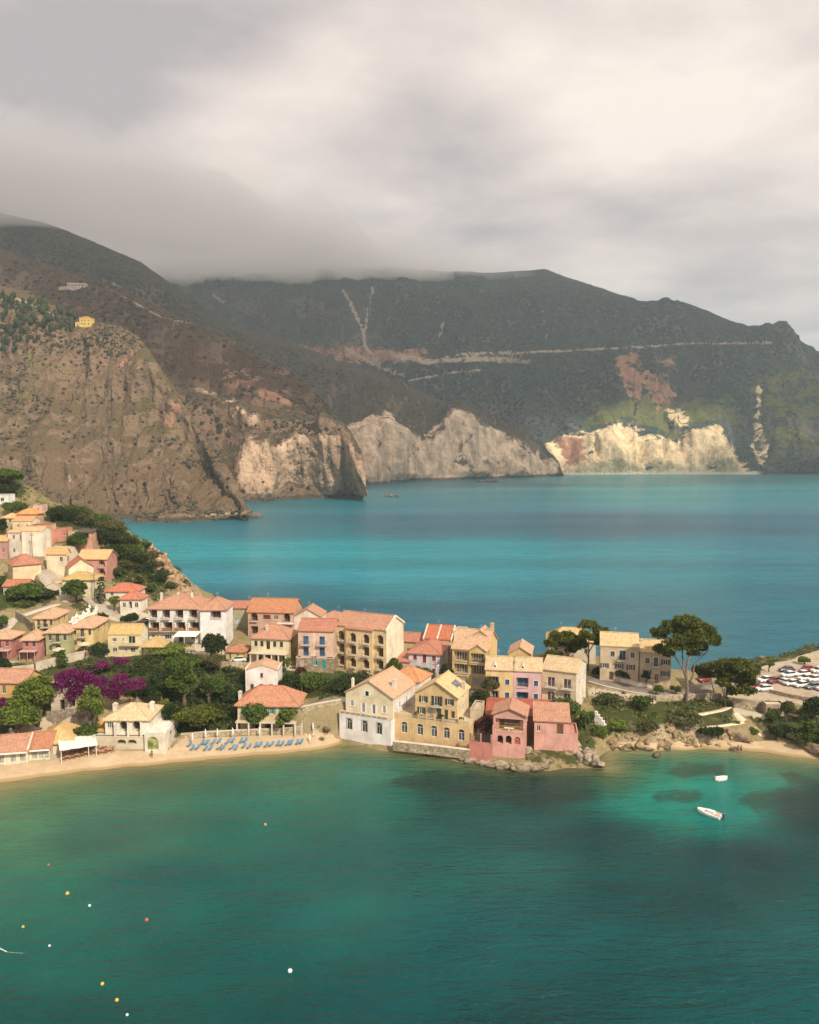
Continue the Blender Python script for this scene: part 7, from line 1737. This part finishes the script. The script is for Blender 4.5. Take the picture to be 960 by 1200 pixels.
def build_boats():
    def hull(L, W, H):
        V, f = [], []; n = 9; prof = [(-1,-.02),(-.96,.45),(-.72,.8),(-.25,1.0)]
        secs = 12
        for i in range(secs):
            t = i/(secs-1); x = -L/2+L*t; w = W/2*(1-max(0, (t-.45)/.55)**2.2)*(.90+.1*min(1, t*4)); sh = H*(1+.35*t**2); keel = -.30+.28*max(0, (t-.75)/.25)**2
            w = max(w, .02); V += [(x,0,keel),(x,-w*.75,keel*.4),(x,-w,sh*.55),(x,-w,sh),(x,-w*.84,sh+.02),(x,-w*.80,sh-.28 if t < .62 else sh),(x,w*.80,sh-.28 if t < .62 else sh),(x,w*.84,sh+.02),(x,w,sh),(x,w,sh*.55),(x,w*.75,keel*.4)]
        k = 11
        for i in range(secs-1):
            for j in range(k): f.append((i*k+j, i*k+(j+1) % k, (i+1)*k+(j+1) % k, (i+1)*k+j))
        f += [tuple(range(k)), tuple((secs-1)*k+j for j in range(k-1,-1,-1))]
        return V, f
    wm = M_plain((.80,.78,.75), .3, .04)
    P = ground(831,955,0); o = empty('motorboat', P, R(136)); tag(o, 'white open motorboat moored over the turquoise shallows', 'boat')
    V, f = hull(4.3, 1.9, .55); mesh_obj('hull', V, f, wm, o)
    m = MB(); m.box(-1.0,.35,-.35,.35,.30,.95); m.build('console', wm, o)
    m = MB(); m.solid([(.20,-.6,.9),(.20,.6,.9),(.75,.45,.62),(.75,-.45,.62)], [(3,2,1,0)], .03); m.build('windscreen', M_glass((.10,.12,.13)), o)
    m = MB(); m.box(-1.7,-1.25,-.6,.6,.3,.62); m.build('seat', M_plain((.50,.36,.24), .7), o)
    m = MB(); m.box(.8,1.9,-.5,.5,.62,.68); m.build('sun_pad', M_plain((.70,.62,.52), .7), o)
    m = MB(); m.box(-2.75,-2.42,-.2,.2,-.2,.75); m.box(-2.85,-2.4,-.23,.23,.753,1.05); m.build('outboard_motor', M_plain((.08,.08,.09), .4), o)
    P = ground(846,914,0); o = empty('dinghy', P, R(15)); tag(o, 'small white dinghy seen end on closer to the cove sand', 'boat')
    V, f = hull(2.5, 1.35, .5); mesh_obj('hull', V, f, wm, o)
    m = MB(); m.box(-.5,-.2,-.5,.5,.32,.38); m.box(.3,.55,-.5,.5,.32,.38); m.build('thwart', M_plain((.6,.52,.42), .7), o)
    m = MB(); m.box(-1.5,-1.25,-.15,.15,-.1,.85); m.build('outboard_motor', M_plain((.55,.53,.5), .4), o)
    Yb, Wb, Rb, Ob = M_plain((.70,.42,.05), .4), M_plain((.80,.80,.78), .4), M_plain((.62,.09,.08), .4), M_plain((.70,.30,.03), .4)
    for x, y, m_, r, lab in [(a, b, c, d*.78, e) for a, b, c, d, e in [(311,967,Ob,.30,'lone orange buoy out in front of the sun loungers'),(57,1014,Rb,.18,'faint small red buoy closest to the left shore'),(79,1048,Yb,.34,'yellow buoy nearest below the faint red one'),(105,1062,Wb,.24,'white buoy between the yellow and the pink red buoy'),(172,1079,Rb,.30,'pink red buoy right of the buoy field'),(27,1087,Yb,.24,'small yellow buoy near the left picture edge'),(58,1109,Wb,.20,'small white buoy right of the bowsprit tip'),
        (340,1139,Wb,.36,'largest white buoy standing alone in open water'),(120,1154,Yb,.28,'upper of the two yellow buoys near the bottom left'),(137,1173,Yb,.28,'lower of the two yellow buoys near the bottom left'),(149,1190,Wb,.20,'white buoy lowest in the picture')]]:
        P = ground(x, y, 0); o = empty('buoy', P); tag(o, lab, 'buoy', 'mooring buoys'); b = MB(); b.sphere((0,0,r*.45), r, 14, 9); b.build('float', m_, o, smooth=True)
        b = MB(); b.tube([(0,0,r*1.35),(0,0,r*1.75)], r*.18, 8); b.build('mooring_eye', GREYM, o)
    A, Bp = ground(-12,1106,.25), ground(8,1115.5,.1); o = empty('bowsprit_tip', A); tag(o, 'white boat bowsprit tip with a thin rope entering at the left picture edge', 'pole')  # bare pole built in place of a boat's bowsprit
    d = Bp-A; m = MB(); m.tube([(0,0,0), d], [.07,.05], 8); m.build('shaft', WHITE, o)
    C = ground(27,1117,.02)-A; m = MB(); m.tube([d, (d+C)/2+np.array([0,0,-.06]), C], .018, 5); m.build('rope', M_plain((.45,.45,.38), .8), o)
def build_poles():
    for lab, x, y, h in (('wooden utility pole before the tall white double house', 38,655,8.0),('thin wooden pole at the left side of the tall white double house', 15.5,650,9.0),('utility pole by the lane beside the big round tree', 111,706,8.5),('lamp post on the terrace below the lilac house', 510,806,6.0),('dark utility pole on top of the cove cliff beside the road', 765,828,6.5),('pole at the beach behind the taverna roofs', 72,866,5.5),('thin pole on the garden slope right of the plain white cube house', 354,818,6)):
        P = hit(x, y); o = empty('utility_pole' if 'lamp' not in lab else 'street_lamp', P); tag(o, lab, 'pole' if 'lamp' not in lab else 'street lamp')
        m = MB(); m.tube([(0,0,-.5),(0,0,h)], [.13,.09], 8); m.build('pole', M_plain((.16,.12,.09), .9), o)
        m = MB(); m.box(-.7,.7,-.06,.06,h-.7,h-.56); m.build('crossarm' if 'lamp' not in lab else 'lamp_arm', M_plain((.16,.12,.09), .9), o)
        if 'lamp' in lab: m = MB(); m.sphere((.7,0,h-.8), .22, 10, 6); m.build('lamp_head', WHITE, o, smooth=True)
def build_far(Mn):
    def near(key, px, py, lo, hi):
        G, wv = Mn[key]; gp = G.reshape(-1, 3); a, b = proj(gp); d = np.hypot(a-px, b-py)+1e3*((wv.ravel() < lo) | (wv.ravel() > hi)); return gp[d.argmin()]
    P = near('A', 101, 381, 2.0, 3.0); s = scale_at(P); W = 13.5/s
    o = empty('yellow_house', (P[0]-W/2, P[1]-4, P[2]-1.5), R(-4)); tag(o, 'lone bright yellow house on the brow of the near hill', 'house')
    hol = rows((.2,.5,.8), (1.2,4.6), 1.5, 1.9, 'win', glass=(.05,.04,.03))
    block(o, 0, 0, 0, W, 9, 8.5, (.72,.48,.07), ('hip', 1.6, (.55,.25,.08), .4), hol, zlo=-9)
    block(o, -5, 1, 0, 4.9, 6, 4, (.72,.5,.10), ('flat',0,(.6,.42,.2)), [(.5,1,1.4,1.6,'win')], zlo=-9, wallname='annex_wall')
    P = near('B', 90, 337, 2.0, 2.9); s = scale_at(P); W = 20/s
    o = empty('far_building', (P[0]-W/2, P[1]-8, P[2]+1), R(5)); tag(o, 'long pale building on the upper slope of the left ridge', 'building')
    block(o, 0, 0, 0, W, 10, 3.6, (.56,.5,.44), ('gx', 2.2, (.5,.36,.26), .5), rows((.1,.3,.5,.7,.9), (.8,), 2.2, 1.6, 'win'), zlo=-12)
# ------------------------------------------------------------------ light, sky, clouds
SUN = np.array([.43, -.60, .66]); SUN /= np.linalg.norm(SUN)
def build_light():
    l = bpy.data.lights.new('sun', 'SUN'); l.energy = 5.0; l.angle = R(1.6); l.color = (1, .885, .73)
    o = bpy.data.objects.new('sun', l); COL.objects.link(o); o.rotation_euler = Vector(-SUN).to_track_quat('-Z', 'Y').to_euler()
    w = bpy.data.worlds.new('World'); sc.world = w; w.use_nodes = True; t = w.node_tree; t.nodes.clear()
    N = lambda ty, **k: (lambda nd: [setattr(nd, a, b) for a, b in k.items()] and nd or nd)(t.nodes.new(ty))
    L = t.links.new
    out, bg, sky = N('ShaderNodeOutputWorld'), N('ShaderNodeBackground'), N('ShaderNodeTexSky')
    sky.sky_type = 'NISHITA'; sky.sun_disc = False; sky.sun_elevation = math.asin(SUN[2]); sky.sun_rotation = math.atan2(SUN[0], SUN[1]); sky.altitude = 50
    tc = N('ShaderNodeTexCoord'); sx = N('ShaderNodeSeparateXYZ'); L(tc.outputs['Generated'], sx.inputs[0])
    def M(op, a, b=0.0, c=0.0):
        m = N('ShaderNodeMath', operation=op)
        for i, v in enumerate((a, b, c)):
            if hasattr(v, 'is_output'): L(v, m.inputs[i])
            else: m.inputs[i].default_value = v
        return m.outputs[0]
    den = M('MAXIMUM', M('ADD', sx.outputs[2], .10), .03)
    cx = N('ShaderNodeCombineXYZ'); L(M('DIVIDE', sx.outputs[0], den), cx.inputs[0]); L(M('DIVIDE', sx.outputs[1], den), cx.inputs[1])
    def noise(sc_, det, rough, off, dist=0.0):
        mp = N('ShaderNodeMapping'); L(cx.outputs[0], mp.inputs[0]); mp.inputs[1].default_value = off
        n = N('ShaderNodeTexNoise'); L(mp.outputs[0], n.inputs[0]); n.inputs['Scale'].default_value = sc_; n.inputs['Detail'].default_value = det; n.inputs['Roughness'].default_value = rough; n.inputs['Distortion'].default_value = dist
        return n.outputs[0]
    a = noise(.55, 5, .50, (3.1, 1.7, 0), .35); b = noise(1.5, 8, .56, (7.3, 2.2, 0), .15)
    f = M('ADD', M('MULTIPLY', M('SUBTRACT', a, .5), 1.25), M('MULTIPLY', M('SUBTRACT', b, .5), 1.15))
    # thick and thin parts of the cloud deck, by direction
    for px, py, r, v in ((290,190,.12,.26),(150,150,.05,-.04),(700,130,.17,.22),(430,40,.07,.12),(350,75,.05,.10),(860,210,.12,.08),(150,65,.14,-.34),(330,60,.06,-.10),(470,110,.05,-.10),(60,110,.06,-.08),(545,205,.07,-.16),(300,10,.10,-.12),(120,255,.10,-.08),(330,300,.12,-.11),(110,270,.10,-.07),(400,250,.08,-.05),(620,270,.12,-.10),(850,310,.10,-.06),(520,120,.06,-.08),(950,380,.08,.10),(940,120,.08,.04)):
        d = ray(px, py); d = d/np.linalg.norm(d)
        dp = N('ShaderNodeVectorMath', operation='DISTANCE'); L(tc.outputs['Generated'], dp.inputs[0]); dp.inputs[1].default_value = tuple(d)
        q = M('MULTIPLY', dp.outputs['Value'], 1/r); g = M('POWER', 2.718, M('MULTIPLY', M('MULTIPLY', q, q), -1.0)); f = M('ADD', f, M('MULTIPLY', g, v))
    rp = N('ShaderNodeValToRGB'); L(M('ADD', f, .46), rp.inputs[0]); e = rp.color_ramp.elements
    e[0].position = .18; e[0].color = (4.5, 4.0, 3.95, 1); e[1].position = .80; e[1].color = (10.6, 9.1, 8.0, 1)
    m_ = e.new(.48); m_.color = (7.5, 6.4, 5.8, 1)
    mx = N('ShaderNodeMix', data_type='RGBA'); mx.inputs[0].default_value = .92; L(sky.outputs[0], mx.inputs[6]); L(rp.outputs[0], mx.inputs[7])
    L(mx.outputs[2], bg.inputs[0]); bg.inputs[1].default_value = .1; L(bg.outputs[0], out.inputs[0])
def shade_slab(name, label, z0, mask_fn, X, Y, th, mat):
    """closed lumpy cloud layer over the cells where mask_fn says cloud"""
    gx, gy = np.meshgrid(X, Y); m = mask_fn(gx, gy); ny, nx = gx.shape
    cell = m[:-1, :-1] & m[1:, :-1] & m[:-1, 1:] & m[1:, 1:]
    zt = z0+th*(.6+.5*fbm(gx/400, gy/400, 0, 4)); zb = z0-th*(.2+.2*fbm(gx/300, gy/300, 5, 4))
    V = np.concatenate([np.stack([gx, gy, zt], -1).reshape(-1, 3), np.stack([gx, gy, zb], -1).reshape(-1, 3)]); n = ny*nx
    idx = np.arange(n).reshape(ny, nx); Q = []
    for j, i in zip(*np.where(cell)):
        a, b, c, d = idx[j, i], idx[j, i+1], idx[j+1, i+1], idx[j+1, i]
        Q += [(a, b, c, d), (d+n, c+n, b+n, a+n)]
        if j == 0 or not cell[j-1, i]: Q.append((a, a+n, b+n, b))
        if i == nx-2 or not cell[j, i+1]: Q.append((b, b+n, c+n, c))
        if j == ny-2 or not cell[j+1, i]: Q.append((c, c+n, d+n, d))
        if i == 0 or not cell[j, i-1]: Q.append((d, d+n, a+n, a))
    Q = np.array(Q); u, inv = np.unique(Q, return_inverse=True)
    o = np_mesh(name, V[u], inv.reshape(Q.shape), mat, smooth=True); o['kind'] = 'stuff'; tag(o, label, 'shade_cloud'); return o
CLOUD_Z = 2500.0
def build_clouds():
    t = NT('shade_cloud_mass'); d = t.n('ShaderNodeBsdfDiffuse'); d.inputs[0].default_value = (.9,.9,.9,1); tr = t.n('ShaderNodeBsdfTranslucent'); tr.inputs[0].default_value = (.92,.9,.88,1)
    a = t.n('ShaderNodeMixShader'); a.inputs[0].default_value = .75; t.l(d.outputs[0], a.inputs[1]); t.l(tr.outputs[0], a.inputs[2])
    tp = t.n('ShaderNodeBsdfTransparent'); b = t.n('ShaderNodeMixShader'); t.l(a.outputs[0], b.inputs[1]); t.l(tp.outputs[0], b.inputs[2])
    t.l(t.ramp(t.noise(t.pos(), 1/300, 4), .40, .70, .26, .52), b.inputs[0]); t.l(b.outputs[0], t.out.inputs[0])
    off = SUN[:2]/SUN[2]
    def mask(x, y):
        sx, sy = x-off[0]*(CLOUD_Z-90), y-off[1]*(CLOUD_Z-90)        # the ground point this cell shades (at 90 m)
        w = 60*fbm(x/220, y/220, 2, 3)
        shade = sy+w > 985+.25*np.abs(sx+150)
        px, py = proj(np.stack([sx, np.maximum(sy, 50), np.full(sx.shape, 40.)], -1))
        hole = ((sx-440+w)/255)**2+((sy-1590)/165)**2 < 1  # gap shaped to let the sun onto the far cliffs
        hole |= ((sx-830+w)/100)**2+((sy-1600)/120)**2 < 1
        return shade & ~hole
    X = np.arange(-1200, 6200, 34.); Y = np.arange(-1700, 3600, 34.)
    shade_slab('shade_cloud', 'unseen slab added high overhead to shade the mountains', CLOUD_Z, mask, X, Y, 180, t.m)  # unseen slab above the frame, added to throw shade on the mountains
def build_air():
    # low clouds built as a volume, hugging the crest of the far ridges
    X, Y = np.arange(-2700, 900, 45.), np.arange(1250, 4300, 45.); gx, gy = np.meshgrid(X, Y); a = gx/gy
    e = .05*fbm(gx/500, gy/500, 3, 3)
    T = sstep(.22, .10, a+e)*sstep(0, 500, gy-(1320+250*sstep(-.35, -.1, a)+900*sstep(-.2, .1, a))+160*fbm(gx/260, gy/260, 9, 4))*sstep(4250, 3700, gy)
    T = T*(.62+1.1*fbm(gx/420, gy/420, 1, 5)); zb = 497+58*sstep(1600, 2700, gy)+30*sstep(-.22, -.42, a)-26*T*(.5+fbm(gx/180, gy/180, 4, 4)); zt = zb+360*T+3
    ny, nx = gx.shape; idx = np.arange(ny*nx).reshape(ny, nx); m = T > .01; cell = m[:-1, :-1] & m[1:, :-1] & m[:-1, 1:] & m[1:, 1:]; n = ny*nx; Q = []
    V = np.concatenate([np.stack([gx, gy, zt], -1).reshape(-1, 3), np.stack([gx, gy, zb], -1).reshape(-1, 3)])
    for j, i in zip(*np.where(cell)):
        p, q, r, s = idx[j, i], idx[j, i+1], idx[j+1, i+1], idx[j+1, i]; Q += [(p, q, r, s), (s+n, r+n, q+n, p+n)]
        if j == 0 or not cell[j-1, i]: Q.append((p, p+n, q+n, q))
        if i == nx-2 or not cell[j, i+1]: Q.append((q, q+n, r+n, r))
        if j == ny-2 or not cell[j+1, i]: Q.append((r, r+n, s+n, s))
        if i == 0 or not cell[j, i-1]: Q.append((s, s+n, p+n, p))
    Q = np.array(Q); u, inv = np.unique(Q, return_inverse=True)
    def vol(name, col, dens, an):
        mt = bpy.data.materials.new(name); mt.use_nodes = True; t = mt.node_tree; t.nodes.clear(); o = t.nodes.new('ShaderNodeOutputMaterial'); v = t.nodes.new('ShaderNodeVolumePrincipled')
        v.inputs['Color'].default_value = col+(1,); v.inputs['Density'].default_value = dens; v.inputs['Anisotropy'].default_value = an; t.links.new(v.outputs[0], o.inputs['Volume']); return mt
    mm = vol('ridge_cloud_air', (.998,.988,.998), .0045, .25); t = mm.node_tree; v = [q for q in t.nodes if q.type == 'PRINCIPLED_VOLUME'][0]
    h = NT.__new__(NT); h.m, h.t = mm, t; p = h.pos(); sx = h.n('ShaderNodeSeparateXYZ'); h.l(p, sx.inputs[0])
    az = h.math('DIVIDE', sx.outputs[0], sx.outputs[1]); n1 = h.noise(p, 1/420, 3, .6)
    nn = h.math('SUBTRACT', n1, .5)
    f = h.math('MULTIPLY', h.ramp(h.math('ADD', az, h.math('MULTIPLY', nn, .22)), .05, .20, 1, 0), h.ramp(h.math('ADD', sx.outputs[2], h.math('MULTIPLY', nn, 240)), 580, 735, 1, .0))
    h.l(h.math('MULTIPLY', f, .0060), v.inputs['Density'])
    o = np_mesh('ridge_cloud', V[u], inv.reshape(Q.shape), mm); o['kind'] = 'stuff'; tag(o, 'pale clouds swallowing the crest of the far mountain ridges', 'ridge_cloud')
    m = MB(); m.box(-9400, 9400, -1200, 12400, -9.2, 1150)
    o = m.build('haze', vol('haze_air', (.82,.92,1.0), HAZE, .15)); o['kind'] = 'stuff'; tag(o, 'thin blue haze over the bay and the far mountains', 'haze')
HAZE = .00011
def setup_render():
    sc.view_settings.view_transform = 'Standard'; sc.view_settings.look = 'None'; sc.view_settings.gamma = 1; sc.view_settings.exposure = .2; sc.view_settings.use_curve_mapping = False
    sc.render.engine = 'CYCLES'; c = sc.cycles
    c.max_bounces = 6; c.diffuse_bounces = 2; c.glossy_bounces = 2; c.transmission_bounces = 3; c.transparent_max_bounces = 8; c.volume_bounces = 7; c.volume_max_steps = 96
    c.caustics_reflective = False; c.caustics_refractive = False; c.use_adaptive_sampling = True; c.adaptive_threshold = .02
    try: c.use_denoising = True; c.denoiser = 'OPENIMAGEDENOISE'
    except Exception: pass
# ------------------------------------------------------------------ build everything
import time as _t
def stage(fn, *a):
    t0 = _t.time(); r = fn(*a); print('STAGE', fn.__name__, round(_t.time()-t0, 1)); return r
stage(setup_terrain); stage(build_terrain); stage(build_roads); stage(build_water)
MN = stage(build_mountains); stage(scatter_scrub, MN)
stage(build_houses); stage(build_far, MN); stage(build_walls); stage(build_rocks)
stage(build_trees); stage(build_undergrowth)
stage(build_cars); stage(build_beach); stage(build_people); stage(build_boats); stage(build_poles)
stage(build_light); stage(build_clouds); stage(build_air); setup_render()
